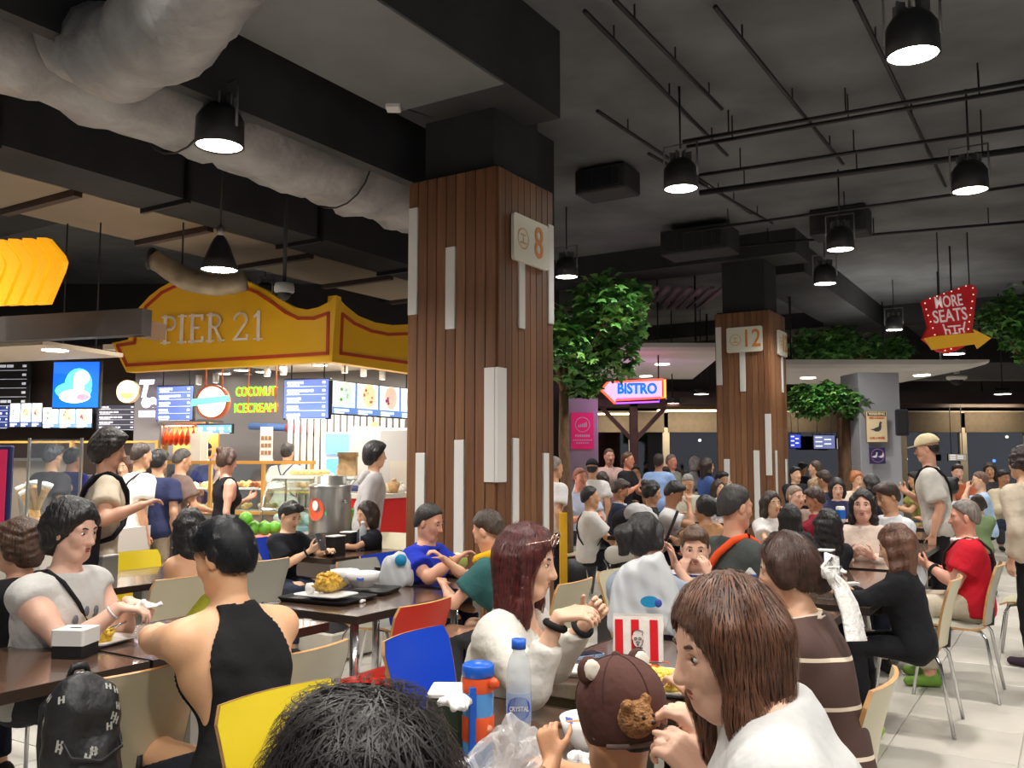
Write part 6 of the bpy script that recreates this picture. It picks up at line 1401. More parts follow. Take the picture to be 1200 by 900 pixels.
# ---- foreground
person('boy or man with tousled black hair seen from behind at the bottom edge', (423, 968, 1.03), -12, lean=14, hair='mop', hairnoise=.012, sk=SKL, top=('tee', (40, 44, 52)), arms=('table', 'table'), lod=0, noface=True, hdsc=.98, scale=.93)
def white_back(c):
    q = c['chest'] - c['fwd'] * .0
    for s, x, z in (('A', .1, .05), ('N', .05, .055)):
        me = text_mesh(s, .075, .0015, bold=.003); me.materials.clear(); me.materials.append(mat('orange_print' if s == 'A' else 'navy_print', (236, 120, 50) if s == 'A' else (50, 60, 130), .7)); t = link('back_print', me, c['root'])
        p = c['chest'] - c['sx'] * (x + .02) * -1 * -1 + c['up'] * (.06) - c['fwd'] * .165; p = c['chest'] - c['fwd'] * .178 + c['sx'] * (-x) + c['up'] * z
        M = Matrix([[-c['sx'][i], c['up'][i], -c['fwd'][i], p[i]] for i in range(3)] + [[0, 0, 0, 1]]); t.matrix_local = M
W1 = (at(775, 842, 1.62),); W2 = (at(768, 880, 1.48),)
person('woman in white printed tee with long highlighted brown hair, feeding the child', (850, 757, 1.52), -74, lean=16, look=-28, nod=10, crane=26, neckl=.115, build=1.02, hdsc=.87, fem=True, hair='long', hcol=(78, 50, 36), sk=(226, 178, 152), top=('bigtee', (206, 205, 204), 1.08), bottom=('long', JEAN), lod=0,
       arms=((at(840, 880, 1.66), (.5, -.2, -1), (-.6, .3, .7), (-.4, .3, -.5), .8), (at(832, 920, 1.60), (-.6, -.1, -1), (-.65, .25, .7), (-.2, .5, -.4), .8)), extra=[white_back, wristband(1, (180, 60, 50), 'red_string_bracelet', .027, .003)], seat=.45)
def bear_cap(c):
    hp_, r, Hm = c['hp'], c['r'], c['Hm']; hx, hy, hz = c['hx'], c['hy'], c['hz']; brown = cloth((86, 56, 50))
    k = link('bear_cap', blobmesh('bear_cap', [ell(hp_(0, -.008, .04), Hm, np.array([.096, .114, .102]) * r, .01), ell(hp_(0, -.008, .0), Hm, np.array([.090, .108, .09]) * r, .01)], .006, brown, [(hp_(0, -.05, -.048), unit(-hz - hy * .05))]), c['root'])
    q = MB(); q.ball(tuple(hp_(0, -.01, .139)), .010, 10, 6); q.build('button', brown, k)
    for s in (-1, 1):
        e = link('ear', blobmesh('ear', [ell(hp_(s * .075, .0, .115), Hm @ roty(s * .6), np.array([.034, .016, .034]) * r, .01)], .005, brown), k)
        link('ear_inner', blobmesh('ear_inner', [ell(hp_(s * .076, -.012, .117), Hm @ roty(s * .6), np.array([.024, .010, .025]) * r, .01)], .005, cloth((226, 218, 204))), e)
    q = MB(); pts = [tuple(hp_(.0775 * math.sin(a), -.008 - .0925 * math.cos(a), -.046)) for a in [(-1.3 + 2.6 * j / 12) for j in range(13)]]; q.tube(pts, .006, 6); q.build('strap_edge', cloth((128, 108, 98)), k)
    q = MB()
    for j in range(6):
        a = PI * j / 3 + .4; pts = [tuple(hp_(.0965 * math.sin(t) * math.cos(a), -.008 + .1145 * math.sin(t) * math.sin(a), .04 + .1025 * math.cos(t))) for t in [.15 + 1.35 * m / 8 for m in range(9)]]; q.tube(pts, .0014, 5)
    q.build('seams', cloth((66, 42, 38)), k)
    pb = hp_(-.05, -.112, .012); fur = mat('bear_fur', (150, 104, 62), .9, var=.3, vscale=90, bump=.9, bscale=120)
    pr = [cap(pb, pb + V3(0, 0, 0), .034, None, .01), cap(pb + V3(-.026, -.005, .028), pb + V3(-.026, -.005, .028), .013, None, .006), cap(pb + V3(.026, .005, .03), pb + V3(.026, .005, .03), .013, None, .006), cap(pb + hy * -.028 - V3(0, 0, .008), pb + hy * -.03 - V3(0, 0, .008), .016, None, .006)]
    pl = link('plush_bear_head', blobmesh('plush_bear_head', pr, .0045, fur, noise=.0012, nfreq=160), k)
    q = MB()
    for s in (-1, 1): q.ball(tuple(pb - hy * .033 + hx * s * .012 + V3(0, 0, .006)), .0035, 8, 5)
    q.ball(tuple(pb - hy * .046 - V3(0, 0, .004)), .0045, 8, 5); q.build('eyes_and_nose', M_black, pl)
person('small child in brown bear eared cap worn backwards, seen from behind', (727, 842, 1.80), -35, lean=6, nod=8, kid=True, build=.74, scale=.66, hair='undercap', sk=(206, 150, 112), top=('tee', (26, 30, 38)), bottom=('short', (40, 44, 60)), lod=0, hdsc=.98,
       arms=('table', (at(648, 893, 1.72), (-1, -.2, -.5), (-.2, .5, .9), (.3, .9, .1), .9)), extra=bear_cap)
def shades(c):
    hp_ = c['hp']; M = c['Hm']; q = MB()
    for s in (-1, 1): q.tube([tuple(hp_(s * .035 + .026 * math.cos(a), .083, .098 + .02 * math.sin(a))) for a in [2 * PI * k / 16 for k in range(17)]], .0025, 6); q.tube([tuple(hp_(s * .062, .082, .1)), tuple(hp_(s * .09, .02, .075)), tuple(hp_(s * .09, -.04, .04))], .002, 6)
    q.tube([tuple(hp_(-.01, .085, .1)), tuple(hp_(.01, .085, .1))], .002, 6); q.build('sunglasses', mat('pink_gold', (206, 170, 156), .25, .7), c['root'])
person('woman with long dark red hair in loose white cardigan, eating at the coconut table', (618, 658, 3.06), 112, lean=22, look=-6, nod=4, fem=True, hair='longer', hcol=RED, sk=(224, 178, 150), top=('long', (208, 204, 196), 1.18), bottom=('long', JEAN), lod=0, lowcut=True,
       arms=((at(655, 722, 2.72), (.2, -.3, -1), (.9, -.3, .18), (.1, .5, -1), .55), (at(688, 728, 2.86), (.3, -.1, -1), (.5, -.5, .7), (-.4, -.6, -.2), .7)), extra=[shades, wristband(1, (26, 24, 26), 'black_scrunchie', .027, .011, 2), wristband(-1, (30, 30, 34), 'smart_watch', .031, .009)])
def tattoo(c):
    q = MB()
    for k, (x, z) in enumerate(((.055, .12), (-.05, .12))):
        p = c['chest'] + c['sx'] * x + c['up'] * (z - .02) - c['fwd'] * .155
        for j in range(5): q.ball(tuple(p + c['up'] * (.016 * (j - 2)) + c['sx'] * .008 * math.sin(j * 2 + k)), (.010, .004, .006), 8, 5)
    q.build('tattoo', mat('ink', (96, 76, 72), .6), c['root'])
person('man in black racerback tank top leaning his elbow on the table, seen from behind', (262, 652, 3.02), -50, lean=26, look=-22, nod=10, build=1.1, hairnoise=.009, hair='short', hcol=(14, 15, 19), sk=(222, 170, 130), top=('tank', (26, 26, 28)), bottom=('long', (46, 48, 58)), lod=0, noface=False,
       arms=((ab(2.62, 3.32, .80), (.9, -.2, -.6), (-.8, .4, 0), None, .5), (ab(2.36, 3.40, .82), (-.9, .35, -.6), (.3, .9, .1), None, .6)))
def paint(c):
    rr = random.Random(4); q = MB()
    for k in range(9):
        p = c['chest'] + c['fwd'] * (.165 - .01 * (k % 3)) + c['sx'] * (-.02 + .04 * (k % 3)) + c['up'] * (.06 - .035 * (k // 2)); q.ball(tuple(p), (.012 + .006 * rr.random(), .006, .022), 8, 5)
    q.build('shirt_print', mat('ink_print', (96, 98, 110), .8), c['root'])
person('man with curly black hair in sleeveless white shirt, hands clasped on the left table', (86, 622, 3.82), 108, lean=18, look=-4, nod=6, build=1.06, hair='curly', hcol=BLK, sk=(226, 180, 158), top=('sleeveless', (200, 198, 195), 1.15), bottom=('long', (60, 60, 66)), lod=1,
       arms=((at(140, 712, 3.70), (.4, -.4, -1), (.9, .1, -.1), (0, 0, -1), .6), (at(150, 705, 3.86), (-.4, -.2, -1), (.8, -.2, -.1), (0, 0, -1), .6)), extra=[paint, strap((28, 28, 30), 1), wristband(1, (214, 216, 226), 'silver_bracelet', .03, .004)])
person('man with brown mop hair in black tee at the left edge', (22, 640, 4.15), -70, lean=14, hair='mop', hcol=(70, 44, 28), sk=(222, 166, 134), top=('tee', BLKC), bottom=('long', NAVY), look=-10)
# ---- left middle tables
person('woman with long black hair and bare back, elbows on the blue lit table', (222, 620, 5.45), -52, lean=20, fem=True, nod=12, lowcut='bare', hair='verylong', hcol=(18, 16, 17), sk=(206, 154, 118), top=('dress', (148, 146, 40)), bottom=('long', (60, 56, 50)), arms=('chin', 'fold'), noface=True)
person('man in black shirt with wrist watch, looking down at his phone beside the urn', (340, 604, 7.15), 118, lean=14, look=4, nod=22, hair='short', sk=SKL, top=('bigtee', (24, 26, 32)), bottom=('long', JEAN), arms=('phone', 'table'), extra=[wristband(1, (30, 30, 34), 'wrist_watch', .03, .008), hold_phone(1, 'man with the wrist watch')])
person('woman in black tee with shoulder length dark hair, elbows by the water bottle', (430, 603, 7.75), 236, lean=10, nod=8, fem=True, hair='bob', hcol=DBR, sk=SKM, top=('tee', (26, 28, 36)), bottom=('long', JEAN), arms=('chest', 'table'))
person('bearded man in bright blue polo, reaching across the table', (503, 612, 5.75), 112, lean=16, nod=12, build=1.18, hair='crop', hcol=(40, 34, 30), sk=(214, 156, 128), top=('tee', (28, 50, 178)), bottom=('long', NAVY), arms=((at(535, 655, 5.5), None, None, None, .5), 'table'), extra=[collar((24, 44, 160)), wristband(1, (212, 170, 100), 'bracelet', .033, .005)])
def yscarf(c):
    n = c['neck'] + c['up'] * .03; q = MB(); q.tube([tuple(n + c['sx'] * math.cos(2 * PI * k / 16) * .085 + c['fwd'] * math.sin(2 * PI * k / 16) * .085) for k in range(17)], .034, 8, caps=False); q.build('yellow_scarf', cloth((232, 176, 24)), c['root'])
person('woman in teal tee with yellow scarf, bent over a coconut', (572, 622, 5.15), -62, lean=24, nod=16, fem=True, build=1.05, hair='crop', hcol=(66, 50, 38), sk=(222, 170, 140), top=('tee', (54, 100, 100)), bottom=('long', (60, 60, 66)), arms=((at(520, 655, 5.2), None, None, None, .7), 'table'), extra=yscarf)
# ---- standing at the stalls
def backpack(rgb, wrap=True):
    def f(c):
        p = c['chest'] - c['fwd'] * .13 + c['sx'] * .17 - c['up'] * .2 * c['S']; o = blobmesh('backpack', [cap(p + c['sx'] * .06 + c['up'] * .1, p + c['sx'] * .06 - c['up'] * .16, .11, .12, .06), cap(p - c['sx'] * .06 + c['up'] * .1, p - c['sx'] * .06 - c['up'] * .16, .11, .12, .06)], .02, cloth(rgb)); b = thing('backpack', 'backpack worn by the %s' % c['root']['label'][:60], 'backpack', Vector(c['base']), c['root'].rotation_euler.z); link('pack_body', o, b)
        for s in (-1, 1): strap(rgb, s, 'backpack_strap', .035)(dict(c, root=b)) if s > 0 or wrap else None
    return f
person('tall man in beige short sleeved shirt with black backpack, standing at left', (128, 526, 5.9), 62, pose='stand', lean=6, nod=12, hair='mop', hcol=(34, 26, 24), sk=(206, 152, 124), top=('tee', (200, 186, 164)), bottom=('long', NAVY), arms=((at(166, 592, 5.7), None, None, None, .5), 'hang'), extra=backpack((26, 26, 32)))
person('man in white tee with dark shoulder strap, waiting at the stall', (166, 534, 8.6), 40, pose='stand', nod=5, hair='crop', hcol=(54, 40, 32), sk=SKM, top=('tee', (232, 228, 222)), bottom=('long', NAVY), arms=('hang', 'hang'), extra=strap((60, 58, 66)))
person('man in navy tee and khaki shorts seen from behind at the stall', (186, 541, 8.9), 6, pose='stand', nod=8, hair='short', hcol=BLK, sk=(210, 160, 128), top=('tee', (44, 50, 82), 1.05), bottom=('short', (150, 136, 116)), arms=('hang', 'tray'), noface=True)
person('older man with grey hair in brown tee leaning to the food case', (214, 539, 9.7), 48, pose='stand', lean=12, nod=12, hair='crop', hcol=(74, 70, 66), sk=SKM, top=('tee', (122, 102, 94)), bottom=('long', (70, 66, 66)), arms=('tray', 'tray'), extra=strap((60, 50, 56), -1))
def orange_bag(c):
    a = c['A'][1]; p = c['base'] + c['Rw'] @ (a['w'] + a['d'] * .06); o = thing('orange_bag', 'orange carrier bag hanging from the black dressed woman\'s hand', 'bag', Vector(p), c['root'].rotation_euler.z)
    q = MB(); q.tube([(-.09, 0, -.12), (-.03, 0, -.0), (.03, 0, 0), (.09, 0, -.12)], .006, 6); q.build('handle', cloth((226, 96, 36)), o); b = blobmesh('bag_body', [cap(V3(-.12, 0, -.2), V3(.12, 0, -.2), .1, .1, .05, (V3(0, 1, 0), 2.0)), cap(V3(-.13, 0, -.29), V3(.13, 0, -.29), .08, .08, .05, (V3(0, 1, 0), 1.7))], .016, mat('orange_bag', (232, 96, 34), .5), noise=.004); link('bag_body', b, o)
person('woman in black sleeveless dress holding an orange bag at the food case', (266, 540, 9.0), 55, pose='stand', lean=3, nod=14, fem=True, hair='bun', hcol=(72, 48, 38), sk=(214, 158, 134), top=('dress', (26, 24, 28)), bottom=('long', (26, 24, 28)), arms=('hang', 'chest'), extra=orange_bag)
person('young man in pale grey hoodie walking past the stall counter', (440, 533, 8.7), 75, pose='stand', hair='mop', hcol=(24, 22, 24), sk=SKL, top=('long', (168, 164, 164), 1.1), bottom=('long', (120, 118, 118)), arms=('hang', 'hang'), extra=hood((172, 168, 168)))
person('dark clad person behind the glass guard at the left stall', (62, 535, 9.4), 20, pose='stand', nod=6, hair='short', hcol=(70, 66, 70), sk=SKM, top=('tee', (66, 60, 62), 1.1), bottom=('long', (40, 38, 40)), arms=('hang', 'chest'))
person('person in royal navy tee waiting beside the dark clad one', (85, 537, 10.6), 15, pose='stand', hair='short', sk=SKT, top=('tee', (38, 40, 104)), bottom=('long', NAVY), arms=('hang', 'hang'), extra=strap((150, 130, 100), -1))
person('girl with brown bob hair between the backpack and white tee men', (148, 548, 9.8), 200, pose='stand', fem=True, hair='bob', hcol=BRN, sk=SKL, top=('tee', (190, 176, 160)), bottom=('long', (90, 84, 80)), arms=('chest', 'hang'))
person('stall worker in black cap behind the roast cabinet', (238, 530, 12.15), 232, pose='stand', hair='undercap', sk=SKM, top=('tee', (44, 52, 110)), bottom=('long', NAVY), arms=('table', 'table'), extra=cap_hat((34, 36, 48)))
person('stall worker in white shirt turned to the back wall', (337, 530, 12.2), 10, pose='stand', hair='short', sk=SKM, top=('tee', (214, 206, 196)), bottom=('long', NAVY), arms=('chest', 'hang'), extra=[strap((60, 66, 110), 1), strap((60, 66, 110), -1)])
person('stall worker with covered fair hair behind the steel urn', (402, 553, 10.9), 190, pose='stand', hair='crop', hcol=(206, 180, 150), sk=(226, 176, 150), top=('tee', (64, 70, 110)), bottom=('long', NAVY), arms=('chest', 'chest'), scale=.95)
person('stall worker with pink cap between two white cards', (255, 541, 12.1), 215, pose='stand', fem=True, hair='crop', hcol=(220, 160, 150), sk=SKP, top=('tee', (220, 190, 180)), bottom=('long', NAVY), arms=('chest', 'chest'))
# ---- centre right, near
person('woman with dark ponytail in grey denim shirt, back turned, behind the white bag', (757, 632, 4.25), 40, lean=10, look=18, fem=True, hair='ponytail', hcol=(24, 18, 18), sk=(222, 172, 146), top=('tee', (150, 158, 172)), bottom=('long', JEAN), arms=('mouth', 'table'))
person('girl in white top with navy striped sleeves facing the camera', (815, 642, 4.75), 192, lean=12, nod=8, fem=True, hair='short', hcol=(92, 66, 50), sk=(222, 174, 150), top=('long', stripes('navy_striped_cloth', (216, 214, 218), (52, 56, 110), .05, .22), 1.0), bottom=('long', JEAN), arms=('chin', 'mouth'))
def ribbon_bow(c):
    hp_ = c['hp']; hy = c['hy']; lace = mat('lace', (236, 232, 228), .8, var=.08, vscale=60, bump=.5, bscale=60)
    def band(pts, w):
        q = MB(); P = [np.array(p) for p in pts]; vs = []
        for i, p in enumerate(P):
            t = unit(P[min(i + 1, len(P) - 1)] - P[max(i - 1, 0)]); s_ = unit(np.cross(t, unit(hp_(-1, -.7, 0) - hp_(0, 0, 0)))); 
            ww = w[i] if isinstance(w, (list, tuple)) else w
            vs += [p - s_ * ww, p + s_ * ww, p + s_ * ww - hy * .006, p - s_ * ww - hy * .006]
        for i in range(len(P) - 1):
            for k in range(4): q.f.append((i * 4 + k, i * 4 + (k + 1) % 4, i * 4 + 4 + (k + 1) % 4, i * 4 + 4 + k)); q.mi.append(0); q.sm.append(True)
        q.v = [tuple(v) for v in vs]; return q
    root = link('lace_ribbon', blobmesh('knot', [cap(hp_(-.02, -.125, -.03), hp_(.02, -.125, -.03), .024, None, .01)], .006, lace, noise=.003, nfreq=60), c['root'])
    for s in (-1, 1):
        band([hp_(s * .01, -.135, -.03), hp_(s * .05, -.15, .0), hp_(s * .085, -.15, -.01), hp_(s * .07, -.15, -.05), hp_(s * .015, -.14, -.04)], [.012, .026, .03, .026, .012]).build('loop', lace, root)
        band([hp_(s * .01, -.135, -.04), hp_(s * .04, -.16, -.10), hp_(s * .07, -.17, -.18), hp_(s * .10, -.165, -.27)], [.012, .022, .028, .032]).build('tail', lace, root)
person('woman in brown dress with cream stripes and white lace ribbon on her ponytail', (922, 668, 2.78), -62, lean=12, look=-8, nod=10, hdsc=.86, crane=8, neckl=.165, fem=True, build=1.1, hair='lowpony', hcol=(54, 36, 30), sk=(222, 172, 140), top=('bigtee', stripes('brown_striped_cloth', (76, 52, 46), (228, 212, 190), .135, .085, off=.03, curve=.12), 1.08), bottom=('long', stripes('brown_striped_cloth', (0, 0, 0), (0, 0, 0), 1, 1)), lod=0, arms=('table', 'table'), extra=[ribbon_bow, collar((222, 206, 190))])
def ostrap(c): strap((236, 84, 40), 1, 'orange_strap', .045)(c)
person('man in charcoal tee with bright orange bag strap, seen from the side', (862, 594, 5.15), 70, lean=8, nod=6, build=1.08, hair='crop', hcol=(44, 40, 38), sk=(206, 152, 124), top=('bigtee', (70, 74, 72)), bottom=('long', NAVY), arms=('table', 'table'), extra=ostrap)
person('woman with long brown hair in black cardigan holding up a phone', (1050, 640, 4.85), -62, lean=14, nod=14, fem=True, hair='longer', hcol=(96, 60, 42), sk=SKL, top=('long', (24, 24, 28), 1.12), bottom=('long', (24, 24, 28)), arms=('phone', 'table'), extra=hold_phone(1), shoes=(150, 180, 70))
person('heavyset balding man in red polo with white collar, hands folded', (1130, 606, 6.15), -68, lean=6, nod=4, build=1.32, hair='crop', hcol=(120, 110, 104), sk=(222, 160, 136), top=('tee', (204, 30, 48)), bottom=('long', (196, 184, 164)), arms=('chest', 'chest'), extra=[collar((238, 232, 228)), strap((60, 44, 44), -1), wristband(-1, (40, 40, 44), 'wrist_watch', .036, .01)], shoes=(120, 160, 70))
person('woman with wavy black hair in black jumper seen from behind, left of the phone', (969, 616, 6.4), -10, lean=8, fem=True, hair='longer', hcol=(20, 18, 20), sk=SKL, top=('long', (30, 30, 34)), bottom=('long', NAVY), arms=('table', 'table'), noface=True)
person('pale faced woman with dark hair in pink top, sipping a canned drink', (1011, 592, 6.9), 206, lean=6, fem=True, hair='long', hcol=(30, 22, 24), sk=(230, 178, 156), top=('long', (224, 204, 190)), bottom=('long', NAVY), arms=('chest', 'chest'))
person('man in white polo with short brown hair, looking down to the left', (1040, 582, 7.6), -100, lean=18, nod=18, hair='short', hcol=(58, 38, 30), sk=SKM, top=('tee', (222, 224, 230)), bottom=('long', NAVY), arms=('table', 'table'))
person('tall man in cream cap and white tee with thin black crossbody strap, standing', (1086, 526, 8.3), -60, pose='stand', look=-4, nod=4, hair='undercap', hcol=(30, 24, 24), sk=(226, 170, 142), top=('bigtee', (204, 200, 192), 1.1), bottom=('long', (30, 30, 34)), arms=('chest', 'hang'), extra=[cap_hat((216, 200, 162)), strap((34, 32, 34), -1, wid=.025)])
person('person in beige hoodie and black trousers cut by the right picture edge', (1198, 542, 6.75), -20, pose='stand', fem=True, hair='lowpony', hcol=(44, 32, 30), sk=SKL, top=('long', (206, 192, 172), 1.2), bottom=('long', (26, 26, 28)), arms=('hang', 'hang'), extra=hood((206, 192, 172)), shoes=(60, 44, 60))
# ---- mid crowd between the pillars
def pouch(c):
    p = c['hip'] + c['up'] * .17 + c['fwd'] * .17 + c['sx'] * .07; q = MB(); q.box((0, 0, 0), (.15, .06, .12), M=Matrix.Translation(p), bev=.015); o = q.build('crossbody_pouch', cloth((26, 28, 36)), c['root']); strap((30, 30, 34), -1)(c)
person('man in white tee and black shorts with black crossbody pouch, seated by the tree', (692, 583, 9.3), 88, lean=4, build=1.12, hair='crop', hcol=(26, 24, 26), sk=SKM, top=('bigtee', (204, 201, 195), 1.1), bottom=('short', (26, 26, 30)), arms=('lap', 'lap'), extra=pouch)
person('man in dark navy suit jacket looking down beside the pram', (727, 574, 10.4), 95, lean=12, nod=20, hair='short', hcol=(60, 46, 38), sk=SKT, top=('long', (36, 42, 64)), bottom=('long', NAVY), arms=('table', 'table'), extra=collar((196, 204, 224)))
person('woman with tied black hair in black tee, side on', (764, 577, 9.6), 100, lean=8, fem=True, nod=10, hair='bun', hcol=BLK, sk=SKM, top=('tee', (28, 28, 32)), bottom=('long', NAVY), arms=('table', 'table'))
person('man in white tee with tilted dark head, bent over his food', (790, 578, 9.2), 110, lean=22, nod=24, hair='short', sk=SKT, top=('tee', (200, 198, 200)), bottom=('long', NAVY), arms=('mouth', 'table'))
person('woman in tan top with wavy black ponytail seen from behind', (826, 596, 8.0), -28, lean=8, fem=True, look=-20, hair='ponytail', hcol=(20, 18, 20), sk=SKM, top=('tee', (188, 140, 100)), bottom=('long', (170, 126, 90)), arms=('table', 'table'))
person('grey haired man bent low behind the leaning man', (806, 566, 12.2), 190, lean=20, nod=20, hair='crop', hcol=(140, 136, 132), sk=SKM, top=('tee', (196, 194, 180)), bottom=('long', NAVY), arms=('table', 'table'))
person('man in pale pink shirt standing before the windows', (714, 535, 14.0), 170, pose='stand', hair='crop', hcol=(90, 70, 60), sk=(222, 160, 140), top=('tee', (204, 172, 164), 1.1), bottom=('long', NAVY), arms=('hang', 'tray'))
person('man in black printed tee standing beside the pink shirted man', (736, 539, 13.6), 120, pose='stand', hair='crop', hcol=(90, 60, 46), sk=(222, 150, 120), top=('tee', (34, 32, 38)), bottom=('long', NAVY), arms=('chest', 'tray'))
person('man in light blue shirt standing with his back to the camera', (772, 541, 14.0), 20, pose='stand', hair='short', hcol=(50, 38, 34), sk=SKT, top=('tee', (150, 178, 226), 1.1), bottom=('long', NAVY), arms=('tray', 'hang'), noface=True)
person('man in grey tee with reddish face standing behind the blue shirt', (787, 541, 15.2), 140, pose='stand', hair='crop', hcol=(130, 110, 100), sk=(214, 140, 120), top=('tee', (150, 150, 140)), bottom=('long', NAVY), arms=('hang', 'hang'))
person('person in white hooded scarf leaning over a far table', (815, 543, 16.5), 100, pose='stand', lean=20, fem=True, hair='bob', hcol=(210, 208, 206), sk=SKM, top=('long', (200, 198, 206)), bottom=('long', NAVY), arms=('table', 'table'))
person('woman in blue patterned dress carrying a tray left of pillar 12', (829, 546, 13.5), 80, pose='stand', fem=True, hair='long', hcol=DBR, sk=SKM, top=('tee', (66, 92, 150)), bottom=('long', (60, 84, 140)), arms=('tray', 'tray'))
person('person in black cap and white top behind the pink poster', (694, 549, 12.6), 10, pose='stand', hair='undercap', hcol=BLK, sk=SKM, top=('tee', (224, 220, 220)), bottom=('long', NAVY), arms=('hang', 'hang'), extra=cap_hat((30, 30, 36)), scale=.93)
person('person in checked pale blue shirt seated just right of the tree trunk', (680, 560, 11.6), 150, lean=12, hair='crop', hcol=(150, 90, 70), sk=(222, 150, 126), top=('tee', (186, 196, 220)), bottom=('long', NAVY), arms=('table', 'table'))
person('person in white tee half hidden between pillar 8 and the tree trunk', (650, 548, 10.0), 60, pose='stand', hair='crop', hcol=(140, 132, 126), sk=SKM, top=('tee', (224, 222, 222)), bottom=('long', NAVY), arms=('hang', 'hang'), scale=.93)
person('woman in striped tee seated beside the base of pillar 12', (842, 572, 13.0), 150, lean=8, fem=True, hair='long', hcol=DBR, sk=SKL, top=('tee', (210, 214, 224)), bottom=('long', NAVY), arms=('table', 'table'))
# ---- far crowd right of pillar 12
far = [(904, 590, 8.6, 160, 'sit', 'woman with long dark hair in white top facing the camera, right of pillar 12', 'long', DBR, 'tee', (222, 218, 216), 1, 0),
       (926, 606, 7.6, 30, 'sit', 'woman with black hair in spotted dark blouse seen from behind', 'long', BLK, 'long', (50, 48, 54), 1, 0),
       (955, 585, 8.9, -70, 'sit', 'man in maroon tee bent over his meal', 'short', (62, 44, 36), 'tee', (128, 26, 46), 0, 16),
       (932, 582, 9.6, 150, 'sit', 'grey haired person beside the maroon tee man', 'crop', (140, 120, 104), 'tee', (150, 130, 120), 0, 6),
       (955, 549, 13.5, -55, 'stand', 'man in brown jacket with hands raised before the window', 'crop', (70, 56, 46), 'long', (150, 134, 110), 0, -4),
       (940, 549, 17.2, 80, 'stand', 'person in dark jacket looking down behind the brown jacket', 'short', BLK, 'long', (44, 44, 52), 0, 20),
       (966, 562, 12.4, -40, 'sit', 'man in navy top with dark brown hair under the second tree', 'short', DBR, 'tee', (40, 46, 70), 0, 12),
       (981, 572, 11.0, 190, 'sit', 'woman with black hair in navy and white top near the tree trunk', 'bob', BLK, 'tee', (44, 48, 80), 1, 12),
       (1004, 562, 13.2, 170, 'sit', 'red blonde woman in pale top right of the second tree trunk', 'bun', (172, 104, 60), 'long', (206, 190, 170), 1, 4),
       (1020, 568, 11.4, -60, 'sit', 'dark haired woman in black before the grey pillar', 'bob', BLK, 'long', (36, 34, 40), 1, 6),
       (1112, 572, 10.8, -50, 'sit', 'black haired woman in pale blue shirt behind the standing cap man', 'bun', BLK, 'tee', (196, 206, 222), 1, 10),
       (1122, 553, 14.5, 190, 'sit', 'man in orange and black top by the far right window', 'short', DBR, 'tee', (170, 90, 60), 0, 6),
       (1148, 563, 12.5, -70, 'sit', 'man in light blue shirt turned away, far right', 'crop', (110, 80, 66), 'tee', (170, 194, 224), 0, 4),
       (1160, 551, 15.5, 210, 'sit', 'woman in dark top holding food, far right corner', 'long', DBR, 'tee', (60, 56, 60), 1, 8),
       (1176, 560, 14.0, 170, 'sit', 'person in cream sweater by the right hand tree', 'short', BLK, 'long', (200, 186, 160), 0, 6),
       (1146, 592, 10.0, 20, 'sit', 'person in patterned green blouse behind the red polo man', 'bun', DBR, 'tee', (120, 140, 100), 1, 4),
       (932, 556, 13.4, 160, 'stand', 'dark figure standing close to the right side of pillar 12', 'short', BLK, 'long', (34, 34, 42), 0, 0),
       (1072, 562, 13.8, -80, 'sit', 'person in yellow green top beside the grey pillar', 'short', BLK, 'tee', (150, 150, 80), 0, 6),
       (744, 553, 16.0, 180, 'sit', 'seated person in black below the wooden brace post', 'short', BLK, 'tee', (40, 40, 46), 0, 8),
       (706, 563, 13.0, 20, 'sit', 'woman in mauve top seated left of the navy suited man', 'bob', DBR, 'tee', (150, 120, 130), 1, 6),
       (780, 556, 15.0, 200, 'sit', 'person in olive top seated under the blue shirted man', 'short', DBR, 'tee', (110, 112, 84), 0, 10),
       (846, 562, 13.7, 150, 'sit', 'person in black top against the left side of pillar 12', 'short', BLK, 'tee', (44, 46, 60), 0, 8),
       (1030, 556, 16.2, 200, 'sit', 'person in white blouse partly behind the grey pillar front', 'long', BLK, 'tee', (206, 204, 204), 1, 6)]
for k, (px, py, Y, f, po, lab, hr, hc, tk, tc, fm, nd) in enumerate(far):
    person(lab, (px, py, Y), f, pose=po, lean=10 if po == 'sit' else 3, nod=nd, fem=bool(fm), hair=hr, hcol=hc, sk=(SKL, SKM, SKT, SKP)[k % 4], top=(tk, tc), bottom=('long', (NAVY, DGR, JEAN)[k % 3]), arms=(('table', 'mouth') if k % 3 == 0 else ('table', 'table')) if po == 'sit' else ('chest', 'hang'))
# ------------------------------------------------------------------ things on the tables
TZ = .7505
def tt(px, py, dz=0.): p = onz(px, py, TZ); return Vector((p.x, p.y, TZ + dz))
def napkin_box(P, rz, label, w=.13, dpt=.13, h=.105, split=.55):
    o = thing('napkin_box', label, 'napkin box', P, rz)
    q = MB(); q.slab(rrect(w - .006, dpt - .006, .006, 2), 0, h * (1 - split)); q.build('black_base', M_black, o)
    q = MB(); q.slab(rrect(w, dpt, .01, 3), h * (1 - split), h); q.build('white_cover', M_white, o)
    q = MB(); q.slab(rrect(w * .34, dpt * .12, .005, 2), h - .001, h + .0015); q.build('slot', M_black, o)
    q = MB(); q.add([(-.03, 0, h), (.03, .002, h), (.02, .006, h + .018), (-.01, -.004, h + .024)], [(0, 1, 2, 3)]); q.build('tissue', mat('tissue', (240, 238, 234), .9), o) if split < .5 else None
    return o
napkin_box(tt(88, 768), ROT + .5, 'white topped napkin box with black base on the left table')
